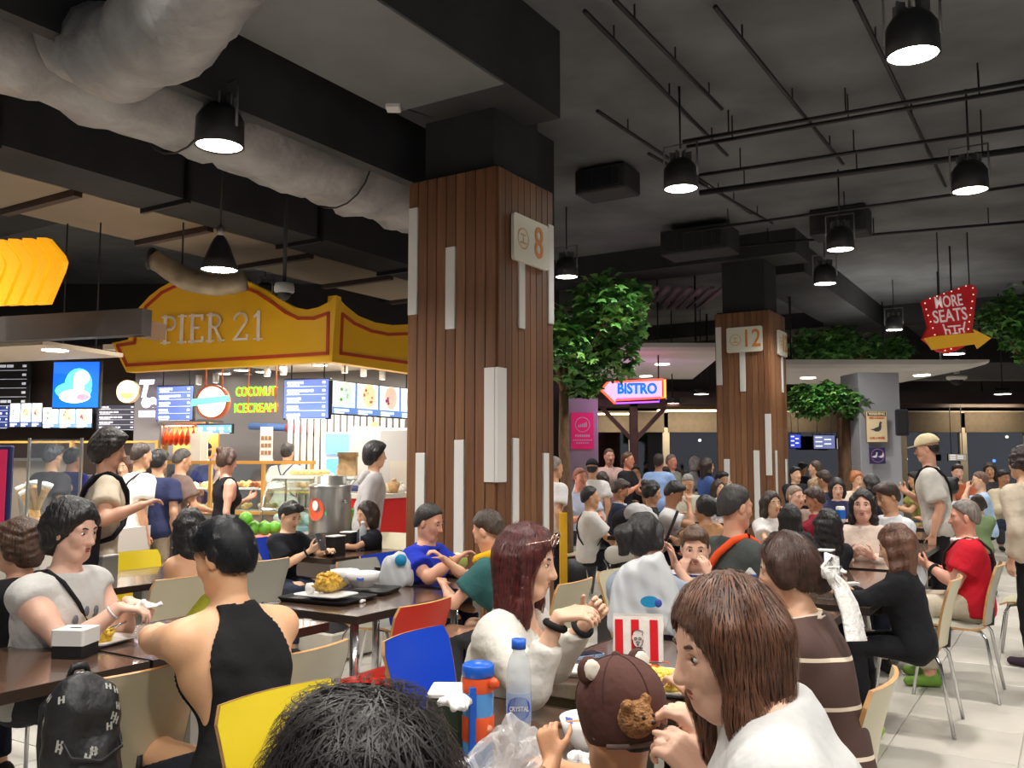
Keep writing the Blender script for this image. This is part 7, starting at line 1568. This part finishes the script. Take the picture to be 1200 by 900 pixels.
def tall_box(P, rz, label, m=M_black, lid=M_white):
    o = thing('napkin_stand', label, 'napkin box', P, rz); q = MB(); q.slab(rrect(.10, .13, .008, 2), 0, .15); q.build('body', m, o); q = MB(); q.slab(rrect(.104, .134, .008, 2), .15, .158); q.build('top', lid, o); q = MB(); q.box((-.052, 0, .08), (.004, .10, .12)); q.build('white_side', M_white, o)
tall_box(tt(393, 651), ROT, 'black napkin stand with white edge between the two black shirted diners'); tall_box(onz(408, 645, TZ), ROT + .3, 'second black napkin stand just behind the first, by the urn')
tall_box(tt(968, 672), ROT, 'black napkin stand with white top on the right table'); tall_box(tt(122, 680), ROT + .2, 'grey napkin stand beside the crumpled tissue at left', mat('stand_grey', (136, 136, 130), .5))
tall_box(onz(527, 880, TZ), ROT + .5, 'dark green napkin stand with white top beside the kids flask', mat('stand_green', (34, 52, 34), .5))
def tissue(P, r, label, seed):
    o = thing('crumpled_tissue', label, 'tissue', P); rr = np.random.RandomState(seed); pr = [cap(V3(*(rr.uniform(-r, r, 2)), r * .4), V3(*(rr.uniform(-r, r, 2)), r * rr.uniform(.4, .9)), r * .3, r * .25, .01) for k in range(6)]; link('paper', blobmesh('paper', pr, r * .16, mat('tissue', (240, 238, 234), .9), [(V3(0, 0, .001), V3(0, 0, -1))], r * .12, 120 / (r * 20), seed), o)
tissue(tt(127, 671), .05, 'crumpled white tissue on the blue lit table', 1); tissue(tt(424, 706), .02, 'tiny torn tissue beside the pineapple tray', 2); tissue(tt(982, 673), .045, 'crumpled tissue at the edge of the right table', 3); tissue(onz(684, 897, TZ), .035, 'white tissue beside the child\'s hand', 4); tissue(at(172, 716, 3.8), .045, 'white tissue in the clasped hands of the sleeveless man', 5); tissue(onz(531, 832, .9), .035, 'folded white tissue on the dark green napkin stand', 6)
q = MB(); q.box((0, 0, .004), (.09, .05, .008)); o = thing('paper_slip', 'small white paper slip on the right table', 'paper', tt(997, 684), .2); q.build('sheet', mat('tissue', (0, 0, 0)), o)
def mound(o, name, c, r, m, seed, n=26, g=.012, flat=.6):
    rr = random.Random(seed); q = MB(); q.ball(c, (r * .95, r * .95, r * flat * .9), 14, 8)
    for k in range(n):
        a, b = rr.uniform(0, 6.28), rr.random() ** .6; z = flat * r * math.sqrt(max(0, 1 - b * b)); q.ball((c[0] + math.cos(a) * b * r, c[1] + math.sin(a) * b * r, c[2] + z), (g * rr.uniform(.6, 1.3), g * rr.uniform(.6, 1.3), g * rr.uniform(.5, 1.)), 7, 5)
    x = q.build(name, m, o); x['kind'] = 'stuff'; return x
m_rice = mat('fried_rice', (214, 170, 62), .6, var=.35, vscale=70, bump=.5, bscale=80); m_egg = mat('egg_curry', (226, 190, 60), .5, var=.3, vscale=40, bump=.4); m_redbit = mat('red_bits', (206, 92, 40), .5, var=.3, vscale=40); m_bowl = mat('white_melamine', (234, 232, 230), .25)
def plate(P, rz, w, d, label, m=m_bowl, lift=.02):
    o = thing('square_plate', label, 'plate', P, rz); q = MB(); q.slab(rrect(w * .78, d * .78, .03), 0, .008); q.build('base', m, o)
    q = MB(); a = rrect(w * .76, d * .76, .03); b = rrect(w, d, .035); n = len(a); q.add([(x, y, .006) for x, y in a] + [(x, y, lift) for x, y in b] + [(x, y, lift - .005) for x, y in b] + [(x * 1.02, y * 1.02, .0) for x, y in a], [(i + j * n, (i + 1) % n + j * n, (i + 1) % n + (j + 1) * n, i + (j + 1) * n) for j in range(3) for i in range(n)]); q.build('rim', m, o); return o
def bowl(P, r, h, label, m=m_bowl, inner=None):
    o = thing('bowl', label, 'bowl', P); q = MB(); q.lathe([(0, 0), (r * .5, 0), (r * .55, .01), (r * .85, h * .5), (r, h), (r * .96, h), (r * .8, h * .5), (r * .5, .02), (0, .018)], 28); q.build('shell', m, o); return o
# left table food
p = plate(tt(112, 753), ROT + .25, .26, .24, 'square white plate of yellow curry egg before the sleeveless man'); mound(p, 'curry_egg', (0, 0, .02), .07, m_egg, 1); q = MB(); q.tube([(.02, .03, .04), (.09, .07, .08)], [.008, .004], 6); q.build('spoon', M_chrome, p)
b = bowl(tt(78, 762) + Vector((-.01, .06, .0)), .078, .06, 'small white bowl of brown broth behind the napkin box'); q = MB(); q.lathe([(0, .048), (.07, .048)], 20); q.build('broth', mat('broth', (196, 150, 110), .3), b); mound(b, 'meat', (0, 0, .045), .03, mat('meat', (190, 120, 84), .5, var=.3, vscale=50), 2, 10)
# pineapple table
def tray(P, rz, w, d, label):
    o = thing('serving_tray', label, 'tray', P, rz); q = MB(); q.slab(rrect(w, d, .03), 0, .008); q.build('base', M_black, o); q = MB(); a = rrect(w, d, .03); bb = rrect(w + .03, d + .03, .04); n = len(a); q.add([(x, y, .006) for x, y in a] + [(x, y, .024) for x, y in bb] + [(x, y, .018) for x, y in bb] + [(x, y, 0) for x, y in a], [(i + j * n, (i + 1) % n + j * n, (i + 1) % n + (j + 1) * n, i + (j + 1) * n) for j in range(3) for i in range(n)]); q.build('rim', M_black, o); return o
tray(tt(384, 703), ROT + .1, .42, .30, 'black tray under the pineapple plate'); tray(tt(430, 694), ROT + .3, .30, .26, 'black tray under the big white bowl at the pineapple table'); tray(tt(482, 668), ROT, .40, .30, 'black tray with paper plate before the blue polo man'); tray(tt(525, 673), ROT, .34, .28, 'black tray before the scarf woman')
p = plate(tt(382, 703) + Vector((0, 0, .022)), ROT + .1, .30, .22, 'white plate carrying the pineapple fried rice', lift=.014)
o = thing('pineapple_half', 'half pineapple shell heaped with yellow fried rice', 'pineapple', tt(384, 701) + Vector((0, 0, .032)), ROT + 1.2)
q = MB(); vs = []; fs = []; nu, nv = 16, 7
for i in range(nu + 1):
    t = i / nu; x = -.11 + .22 * t; rr_ = .062 * math.sin(PI * (t * .86 + .07)) ** .6
    for j in range(nv + 1): a = PI + PI * j / nv; k = 1 + .05 * ((i + j) % 2); vs.append((x, rr_ * k * math.cos(a), .05 + rr_ * .8 * k * math.sin(a)))
q.add(vs, [(i * (nv + 1) + j, (i + 1) * (nv + 1) + j, (i + 1) * (nv + 1) + j + 1, i * (nv + 1) + j + 1) for i in range(nu) for j in range(nv)]); q.build('shell', mat('pineapple_skin', (170, 140, 60), .6, var=.4, vscale=45, bump=.8, bscale=50), o)
mound(o, 'fried_rice', (0, 0, .05), .075, m_rice, 5, 60, .011, .75); q = MB(); q.lathe([(0, 0), (.03, 0), (.03, .03), (0, .03)], 14, Matrix.Translation((-.12, 0, .03)) @ Matrix.Rotation(PI / 2, 4, 'Y')); q.build('crown_end', M_white, o)
b = bowl(tt(425, 693) + Vector((0, 0, .024)), .10, .085, 'big white bowl with a blue mark on the pineapple table'); q = MB(); q.box((.0, -.088, .06), (.04, .006, .022)); q.build('blue_mark', mat('mark_blue', (70, 110, 210), .5), b); bowl(tt(402, 690) + Vector((0, .05, .024)), .085, .08, 'second white bowl behind the pineapple rice')
p = plate(tt(484, 667) + Vector((0, 0, .024)), ROT, .26, .2, 'crumpled paper plate on the blue polo man\'s tray', mat('paper', (242, 238, 226), .8), .012); mound(p, 'leftovers', (0, 0, .008), .05, mat('left', (230, 220, 206), .8, var=.15, vscale=50), 8, 14, .012, .3)
def bottle(P, label, h=.22, r=.031, cap_c=(24, 96, 206), lab_c=(24, 90, 206), txt=None, capw=.016):
    o = thing('water_bottle', label, 'bottle', P); mg = film('pet_plastic', (214, 224, 232), .42, .08)
    q = MB(); q.lathe([(0, .004), (r * .6, .0), (r * .92, .006), (r, .02), (r * .97, .04), (r, .06), (r * .98, h * .3), (r, h * .55), (r * .98, h * .72), (r * .8, h * .84), (r * .5, h * .92), (r * .46, h * .98)], 24); q.build('body', mg, o)
    q = MB(); q.lathe([(r * .55, h * .95), (r * .58, h * .95), (r * .58, h * 1.05), (0, h * 1.055)], 18); q.build('cap', mat('cap_%d_%d_%d' % cap_c, cap_c, .4), o)
    q = MB(); q.lathe([(r * 1.01, h * .2), (r * 1.015, h * .21), (r * 1.015, h * .5), (r * 1.01, h * .51)], 24); q.build('label', film('label_%d_%d_%d' % lab_c, tuple(int(150 + .4 * x) for x in lab_c), .45), o)
    if txt:
        me = text_mesh(txt, .0165, .0004, bold=.0004, sx=.85); me.materials.clear(); me.materials.append(M_white)
        R0 = r * 1.06
        for v in me.vertices: a = v.co.x / R0; v.co = Vector((R0 * math.sin(a), -(R0 + v.co.z), v.co.y))
        link('lettering', me, o, (0, 0, h * .36))
        q = MB(); q.add([(R0 * math.sin(.95 * math.cos(a)), -R0 * math.cos(.95 * math.cos(a)) + .0012, h * .36 + .030 * math.sin(a)) for a in [2 * PI * k / 24 for k in range(24)]], [tuple(range(24))]); q.build('round_mark', mat('label_deep', (10, 60, 190), .4), o)
    return o
bottle(tt(608, 868), 'clear water bottle with blue cap and round blue label on the near table', .255, .034, txt='CRYSTAL')
bottle(tt(425, 645), 'slim clear water bottle before the black tee woman by the urn', .23, .031, (210, 214, 222), (120, 150, 210))
# kids flask
o = thing('kids_flask', 'blue and orange kids drinking flask with strap', 'flask', onz(560, 895, TZ), .3); mb_ = clear('flask_blue', (140, 190, 235), .5, .08); m_or = mat('flask_orange', (232, 88, 40), .4); m_bl = mat('flask_cobalt', (22, 92, 200), .35)
q = MB(); q.lathe([(0, 0), (.036, 0), (.039, .01), (.039, .175), (.036, .18)], 26); q.build('body', film('flask_body', (86, 150, 214), .85, .15), o); q = MB(); q.lathe([(.0395, .06), (.0402, .062), (.0402, .118), (.0395, .12)], 26); q.build('printed_band', m_or, o)
q = MB(); q.lathe([(.038, .175), (.040, .18), (.040, .21), (.037, .215)], 26); q.build('orange_collar', m_or, o); q = MB(); q.lathe([(.037, .212), (.041, .216), (.040, .24), (.034, .245), (.03, .238), (0, .236)], 26); q.build('lid', m_bl, o)
q = MB(); q.box((-.022, -.034, .10), (.02, .006, .19), bev=.002); q.build('strap', m_bl, o); q = MB(); q.lathe([(0, 0), (.014, 0), (.014, .012), (0, .014)], 14, Matrix.Translation((.03, -.03, .2)) @ Matrix.Rotation(PI / 2, 4, 'X')); q.build('lock_button', m_or, o)
q = MB(); q.lathe([(0, 0), (.013, 0), (.0, .002)], 16, Matrix.Translation((.016, -.0365, .09)) @ Matrix.Rotation(PI / 2, 4, 'X') @ Matrix.Diagonal((1, 1, 1, 1))); q.build('round_print', mat('print_peach', (246, 150, 110), .5), o)
# green drinking coconut
o = thing('drinking_coconut', 'trimmed young green coconut with lid flap and white straw', 'coconut', tt(622, 798)); m_husk = mat('young_coco', (168, 176, 92), .5, var=.14, vscale=9); m_cut = mat('coco_cut', (232, 216, 178), .7, var=.06, vscale=30)
q = MB(); q.lathe([(0, 0), (.045, 0), (.06, .012), (.076, .045), (.082, .08), (.077, .112), (.066, .132)], 28); q.build('husk', m_husk, o); q = MB(); q.lathe([(.067, .131), (.05, .146), (.028, .152), (.026, .145), (0, .14)], 24); q.build('cut_top', m_cut, o)
q = MB(); q.lathe([(0, 0), (.036, .004), (.034, .016), (0, .026)], 20, Matrix.Translation((-.015, .005, .158)) @ Matrix.Rotation(-.5, 4, 'Y')); q.build('lid_flap', m_cut, o); q = MB(); q.tube([(.006, 0, .14), (.003, -.004, .21), (.0, -.006, .235)], .0045, 8); q.build('straw', M_white, o)
o = thing('drinking_coconut', 'pale green coconut under the scarf woman\'s hands', 'coconut', tt(536, 668)); q = MB(); q.lathe([(0, 0), (.045, 0), (.07, .04), (.07, .08), (.05, .11)], 20); q.build('husk', m_husk, o); q = MB(); q.lathe([(.05, .11), (0, .12)], 20); q.build('cut_top', m_cut, o)
# phone tray, spoons, food on the coconut table
o = thing('smartphone', 'phone in a pale blue case lying on the coconut table', 'phone', tt(683, 770), ROT - .5); q = MB(); q.slab(rrect(.078, .16, .012), 0, .012); q.build('case', mat('case_blue', (150, 180, 214), .4), o); q = MB(); q.slab(rrect(.068, .148, .008), .012, .0135); q.build('screen', mat('dark_screen', (26, 30, 54), .08), o)
p = plate(tt(680, 790), ROT + .3, .18, .13, 'small white dish with spoon beside the coconut', lift=.02); q = MB(); q.lathe([(0, 0), (.02, .002), (.022, .008)], 14, Matrix.Translation((.02, .02, .02)) @ Matrix.Diagonal((1, 1.5, 1, 1))); q.tube([(.02, .05, .024), (.03, .13, .04)], .003, 6); q.build('spoon', M_chrome, p)
p = plate(tt(776, 806), ROT, .30, .26, 'large white plate of yellow fried food before the white tee woman', lift=.022); mound(p, 'fried_food', (.0, -.01, .02), .10, mat('corn_salad', (236, 200, 84), .5, var=.4, vscale=60, bump=.3), 11, 70, .012, .35); mound(p, 'red_topping', (-.06, .05, .03), .05, m_redbit, 12, 24, .009, .4)
p = plate(tt(738, 797), ROT + .2, .30, .24, 'white paper tray of shredded salad beside the striped bag', mat('paper', (0, 0, 0)), .026); mound(p, 'salad', (.0, .0, .02), .085, mat('salad', (226, 190, 130), .6, var=.4, vscale=50), 13, 40, .012, .5)
q = MB(); rr = random.Random(9)
for k in range(60):
    a = rr.uniform(0, 6.28); x, y = rr.gauss(0, .035), rr.gauss(0, .035); q.tube([(x, y, .05 + rr.random() * .02), (x + .03 * math.cos(a), y + .03 * math.sin(a), .055 + rr.random() * .02)], .0022, 4)
x = q.build('shreds', m_redbit, p); x['kind'] = 'stuff'
b = bowl(onz(694, 880, TZ), .085, .085, 'big white bowl with blue mark in front of the child'); q = MB(); q.lathe([(0, .055), (.07, .055)], 20); q.build('soup', mat('soup', (224, 206, 170), .3), b); q = MB(); q.box((-.06, .035, .065), (.004, .03, .02), .8); q.build('blue_mark', mat('mark_blue', (0, 0, 0)), b); q = MB(); q.tube([(-.07, -.02, .08), (.09, .03, .075)], .003, 6); q.build('chopstick', mat('chopstick', (206, 150, 100), .5), b)
# striped takeaway bag and white carrier bags
P = tt(748, 772); o = thing('takeaway_bag', 'white takeaway bag with three red stripes and a small face emblem', 'bag', P, -.12); m_pb = mat('white_bag', (234, 230, 226), .45, bump=.3, bscale=18)
wf, df, hf = .185, .1, .165
q = MB(); n = 7; vs = []
rr = random.Random(3)
for j in range(6):
    t = j / 5; wv = wf * (1 + .02 * math.sin(j * 2)); dv = df * (1 - .35 * t)
    for x, y in ((-wv / 2, -df / 2), (wv / 2, -df / 2), (wv / 2 + .004, dv - df / 2), (-wv / 2 - .004, dv - df / 2)): vs.append((x + rr.uniform(-.002, .002), y + .012 * t, hf * t))
q.add(vs, [(j * 4 + k, j * 4 + (k + 1) % 4, j * 4 + 4 + (k + 1) % 4, j * 4 + 4 + k) for j in range(5) for k in range(4)] + [(3, 2, 1, 0)]); q.build('bag_body', m_pb, o)
for x in (-.072, -.012, .058):
    q = MB(); q.add([(x - .014, -.0525, .004), (x + .016, -.0525, .004), (x + .015, -.0405, hf - .012), (x - .015, -.0405, hf - .012)], [(0, 1, 2, 3)]); q.build('red_stripe', mat('stripe_red', (214, 18, 36), .4), o)
def bp(x, z, y=0.): return (x, -.0545 + .012 * z / hf + y, z)
q = MB(); c = (-.002, .085)
q.add([bp(c[0] + .021 * math.cos(a), c[1] + .031 * math.sin(a)) for a in [2 * PI * k / 20 for k in range(20)]], [tuple(range(20))]); q.build('emblem_face', mat('bag_emblem_cream', (226, 220, 214), .5), o)
q = MB()
for pts, r in (([(-.018, .066), (-.019, .08), (0, .086), (.019, .08), (.018, .066)], .0016), ([(-.012, .056), (-.004, .057)], .0018), ([(.004, .057), (.012, .056)], .0018), ([(-.013, .056), (-.013, .05), (-.003, .05), (-.003, .056)], .0012), ([(.003, .056), (.003, .05), (.013, .05), (.013, .056)], .0012), ([(-.008, .04), (0, .043), (.008, .04)], .0016), ([(-.003, .036), (0, .028), (.003, .036)], .0022), ([(-.012, .022), (0, .019), (.012, .022)], .002), ([(-.019, .05), (-.017, .035), (-.01, .024)], .0014), ([(.019, .05), (.017, .035), (.01, .024)], .0014)): q.tube([bp(c[0] + x, z + .031, -.0015) for x, z in pts], r, 5)
q.build('emblem_lines', M_black, o)
me = text_mesh('KFC', .02, .0004, bold=.0008); me.materials.clear(); me.materials.append(M_black); t = link('lettering', me, o, bp(-.002, .044, -.002)); t.rotation_euler = (PI / 2 - .07, 0, 0)
def carrier(P, rz, w, d, h, label, seed, opac=.88, tint=(206, 209, 211)):
    o = thing('carrier_bag', label, 'bag', P, rz); rr = np.random.RandomState(seed)
    pr = [cap(V3(-w * .32, 0, h * .14), V3(w * .32, 0, h * .14), h * .2, None, .06, (V3(0, 1, 0), w / d * .7)), cap(V3(-w * .26, 0, h * .4), V3(w * .26, .0, h * .4), h * .2, None, .08, (V3(0, 1, 0), w / d * .8)), cap(V3(-w * .22, 0, h * .62), V3(w * .2, 0, h * .66), h * .17, None, .08, (V3(0, 1, 0), 1.5)), cap(V3(-w * .18, 0, h * .74), V3(w * .12, .02, h * .84), h * .12, h * .1, .06), cap(V3(w * .05, 0, h * .85), V3(w * .2, .0, h * .96), h * .08, h * .03, .05)]
    lo_, hi_ = bounds(pr, .02); v, f = nets(cutplanes(field(pr, lo_, hi_, .007), [(V3(0, 0, .002), V3(0, 0, -1))])); v = wob(v * V3(1, 1, .4), .005, 60, seed) / V3(1, 1, .4)
    link('film', npmesh('film', v, f, film('carrier_%d' % int(opac * 100), tint, opac, .3)), o); return o
o = carrier(onz(758, 745, TZ), -.2, .30, .16, .36, 'large crumpled white carrier bag behind the striped takeaway bag', 5)
q = MB(); q.add([(.02 + .04 * math.cos(a), -.105, .16 + .024 * math.sin(a)) for a in [2 * PI * k / 18 for k in range(18)]], [tuple(range(18))]); q.build('blue_oval_print', mat('print_teal', (20, 140, 190), .5), o); q = MB(); q.ball((.055, -.104, .155), (.016, .004, .018), 10, 6); q.build('round_print', mat('print_blue2', (60, 80, 170), .5), o)
o = carrier(tt(462, 690) + Vector((.0, .1, 0)), .2, .16, .1, .2, 'small white carrier bag with a blue round print beside the big bowl', 6); q = MB(); q.lathe([(0, 0), (.036, 0), (.034, .004), (0, .006)], 18, Matrix.Translation((.02, -.055, .16)) @ Matrix.Rotation(PI / 2, 4, 'X')); q.build('round_print', mat('print_teal', (0, 0, 0)), o)
carrier(at(708, 730, 3.6).xy.to_3d() + Vector((.05, .3, .47)), .3, .16, .1, .22, 'thin white carrier bag hanging by the far table edge', 8, .8, (206, 216, 222))
# milk carton with straw
o = thing('drink_carton', 'white and blue milk carton with red mark and straw before the ribbon woman', 'carton', tt(880, 703), -.3); q = MB(); q.box((0, 0, .07), (.065, .065, .14)); q.prism([(-.0325, .14), (.0325, .14), (.006, .175), (-.006, .175)], -.0325, .0325); q.build('carton', M_white, o); q = MB(); q.box((.018, -.034, .115), (.032, .004, .05)); q.build('blue_panel', mat('carton_blue', (24, 104, 206), .4), o); q = MB(); q.ball((.018, -.036, .108), (.012, .003, .01), 10, 6); q.build('red_mark', mat('carton_red', (220, 60, 60), .4), o); q = MB(); q.tube([(.0, 0, .16), (.03, 0, .03 + .2)], .003, 6); q.build('straw', M_white, o)
o = thing('drink_can', 'blue and white drink can held by the pale faced woman', 'can', at(985, 603, 6.6)); q = MB(); q.lathe([(0, -.06), (.028, -.06), (.032, -.05), (.032, .05), (.026, .06), (0, .06)], 18); q.build('body', M_white, o); q = MB(); q.lathe([(.0325, -.03), (.0328, -.02), (.0328, .03), (.0325, .035)], 18); q.build('band', mat('carton_blue', (0, 0, 0)), o)
# crinkled clear plastic bag in the foreground
o = thing('clear_plastic_bag', 'crinkled clear plastic bag slumped on the near table', 'bag', onz(608, 925, TZ), 0)
rr = np.random.RandomState(4); N = 34; q = MB(); vs = []
rd = [unit(rr.normal(size=2)) for _ in range(9)]; fq = rr.uniform(30, 90, 9); ph = rr.uniform(0, 6, 9)
for i in range(N + 1):
    for j in range(N + 1):
        u, v = i / N * 2 - 1, j / N * 2 - 1; x, y = u * .16, v * .13; r2 = math.hypot(u, v); z = .012 + .135 * max(0, 1 - abs(u + .1) * 1.05) * max(0, 1 - abs(v) ** 2)
        f = sum(abs(math.sin((x * rd[k][0] + y * rd[k][1]) * fq[k] + ph[k])) for k in range(9)) / 9; vs.append((x + .01 * math.sin(v * 9), y + .01 * math.sin(u * 8), max(.003, z * (.75 + .5 * f) + (f - .5) * .035)))
q.add(vs, [(i * (N + 1) + j, (i + 1) * (N + 1) + j, (i + 1) * (N + 1) + j + 1, i * (N + 1) + j + 1) for i in range(N) for j in range(N)]); q.build('film', film('crinkle_film', (236, 234, 234), .36, .12), o)
# black patterned backpack hung on the big cream chair
P = ab(1.62, 2.50, .12); o = thing('hung_backpack', 'black backpack with pale logo pattern hung on the large cream chair', 'backpack', P, ROT + PI / 2 - .1); o.scale = (.74, .8, 1.0); m_bp = mat('bp_black', (30, 30, 32), .5, bump=.6, bscale=14)
pr = [cap(V3(-.0, .0, .36), V3(.0, .0, .64), .13, .12, .05, (V3(0, 1, 0), 1.2)), cap(V3(-.08, -.02, .34), V3(-.06, -.02, .66), .09, .07, .05), cap(V3(.08, -.02, .34), V3(.06, -.02, .66), .09, .07, .05), cap(V3(0, -.09, .32), V3(0, -.09, .48), .1, .09, .03, (V3(0, 1, 0), 1.6))]
body = link('pack_body', blobmesh('pack_body', pr, .012, m_bp, noise=.006, nfreq=22, seed=2), o)
q = MB(); q.tube([(-.04, .03, .745), (-.025, .03, .775), (.025, .03, .775), (.04, .03, .745)], .012, 8); q.build('grab_handle', m_bp, o)
for s in (-1, 1):
    q = MB(); q.tube([(s * .06, .08, .70), (s * .09, .12, .66), (s * .09, .13, .55), (s * .08, .12, .42)], .014, 8); q.build('shoulder_strap', m_bp, o)
q = MB(); q.tube([(-.12, -.04, .62), (-.1, -.12, .55), (0, -.15, .53), (.1, -.12, .55), (.12, -.04, .62)], .006, 6); q.build('zip', M_dark, o)
me = bpy.data.meshes['pack_body']; q = MB(); rr = random.Random(8); vv = [(v.co.copy(), v.normal.copy()) for v in me.vertices]
for k in range(80):
    c, n = rr.choice(vv); T = Matrix.Translation(c + n * .001) @ n.to_track_quat('Z', 'Y').to_matrix().to_4x4() @ Matrix.Rotation(rr.uniform(-.5, .5), 4, 'Z')
    q.add([(-.012, -.011, 0), (-.004, -.011, 0), (-.004, -.002, 0), (.004, -.002, 0), (.004, -.011, 0), (.012, -.011, 0), (.012, .011, 0), (.004, .011, 0), (.004, .002, 0), (-.004, .002, 0), (-.004, .011, 0), (-.012, .011, 0)], [(0, 1, 10, 11), (2, 3, 8, 9), (4, 5, 6, 7)], T)
q.build('printed_logos', mat('bp_logo', (168, 166, 160), .6), o)
# black hand bag on the bare backed woman's chair
o = thing('handbag', 'black handbag hung on the cream chair behind the bare backed woman', 'handbag', onz(196, 735, .35) , ROT); link('bag_body', blobmesh('bag_body', [cap(V3(0, -.06, .0), V3(0, .06, .0), .09, None, .04, (V3(1, 0, 0), 2.2)), cap(V3(0, 0, .1), V3(0, 0, .1), .06, None, .05, (V3(1, 0, 0), 2.2))], .012, m_bp), o); q = MB(); q.tube([(0, -.04, .12), (0, -.01, .38), (0, .02, .40), (0, .05, .12)], .009, 6); q.build('strap', m_bp, o)
# grey tote bag and stroller by the white shirted man
o = thing('tote_bag', 'pale grey tote bag with tan handles beside the white shirted man', 'bag', at(737, 640, 6.6).xy.to_3d() + Vector((0, .4, 0)), .3)
zb = .6; link('bag_body', blobmesh('bag_body', [cap(V3(-.08, 0, zb - .05), V3(.08, 0, zb - .05), .12, None, .06, (V3(0, 1, 0), 1.6)), cap(V3(-.08, 0, zb + .18), V3(.07, 0, zb + .2), .07, None, .06, (V3(0, 1, 0), 1.8))], .016, cloth((178, 172, 162))), o); q = MB(); q.tube([(-.06, 0, zb + .2), (-.02, 0, zb + .40), (.03, 0, zb + .41), (.06, 0, zb + .2)], .013, 6); q.build('handle', cloth((196, 174, 140)), o); q = MB(); q.box((0, 0, .22), (.3, .3, .44)); q.build('stool_under', M_dark, o)
P = at(742, 600, 8.3); o = thing('stroller', 'black folding stroller with a grey blanket before the navy suited man', 'stroller', (P.x, P.y, 0), .6)
link('seat_pad', blobmesh('seat_pad', [cap(V3(-.12, 0, .62), V3(.12, 0, .62), .13, None, .06), cap(V3(0, -.1, .9), V3(0, .1, .92), .14, None, .06), cap(V3(0, .15, .5), V3(0, -.1, .5), .12, None, .06)], .022, cloth((30, 30, 36))), o); link('blanket', blobmesh('blanket', [cap(V3(-.05, -.08, 1.02), V3(.16, .02, 1.0), .1, .08, .05), cap(V3(.1, -.1, .95), V3(.2, -.05, .9), .08, .06, .05)], .02, cloth((190, 188, 188)), noise=.01, nfreq=24), o)
for s in (-.22, .22):
    q = MB(); q.tube([(s, -.35, 1.05), (s, -.1, .6), (s, .35, .1)], .014, 8); q.tube([(s, .15, .6), (s, -.3, .1)], .014, 8); q.build('frame', M_dark, o)
    for y in (-.3, .35):
        q = MB(); q.lathe([(.03, -.02), (.085, -.02), (.09, 0), (.085, .02), (.03, .02)], 16, Matrix.Translation((s, y, .09)) @ Matrix.Rotation(PI / 2, 4, 'Y')); q.build('wheel', M_black, o)
# low floor ledges, boxes
o = thing('planter_box', 'long low grey kerb box on the floor behind the pineapple table', 'planter', onz(388, 768, 0), ROT); q = MB(); q.box((0, .2, .12), (.5, .9, .2), bev=.01); q.build('body', mat('kerb', (196, 190, 176), .5), o); q = MB(); q.box((0, .2, .21), (.44, .84, .03)); q.build('dark_top', M_dark, o)
# orange cabinet strip right of pillar 8 and yellow post
o = thing('yellow_post', 'slim yellow service post right of pillar 8', 'post', at(660, 600, 9.6).xy.to_3d()); q = MB(); q.box((0, 0, .475), (.08, .08, .95)); q.build('shaft', mat('post_yellow', (226, 176, 30), .5), o); q = MB(); q.box((0, 0, .03), (.2, .2, .06)); q.build('foot', M_dark, o)
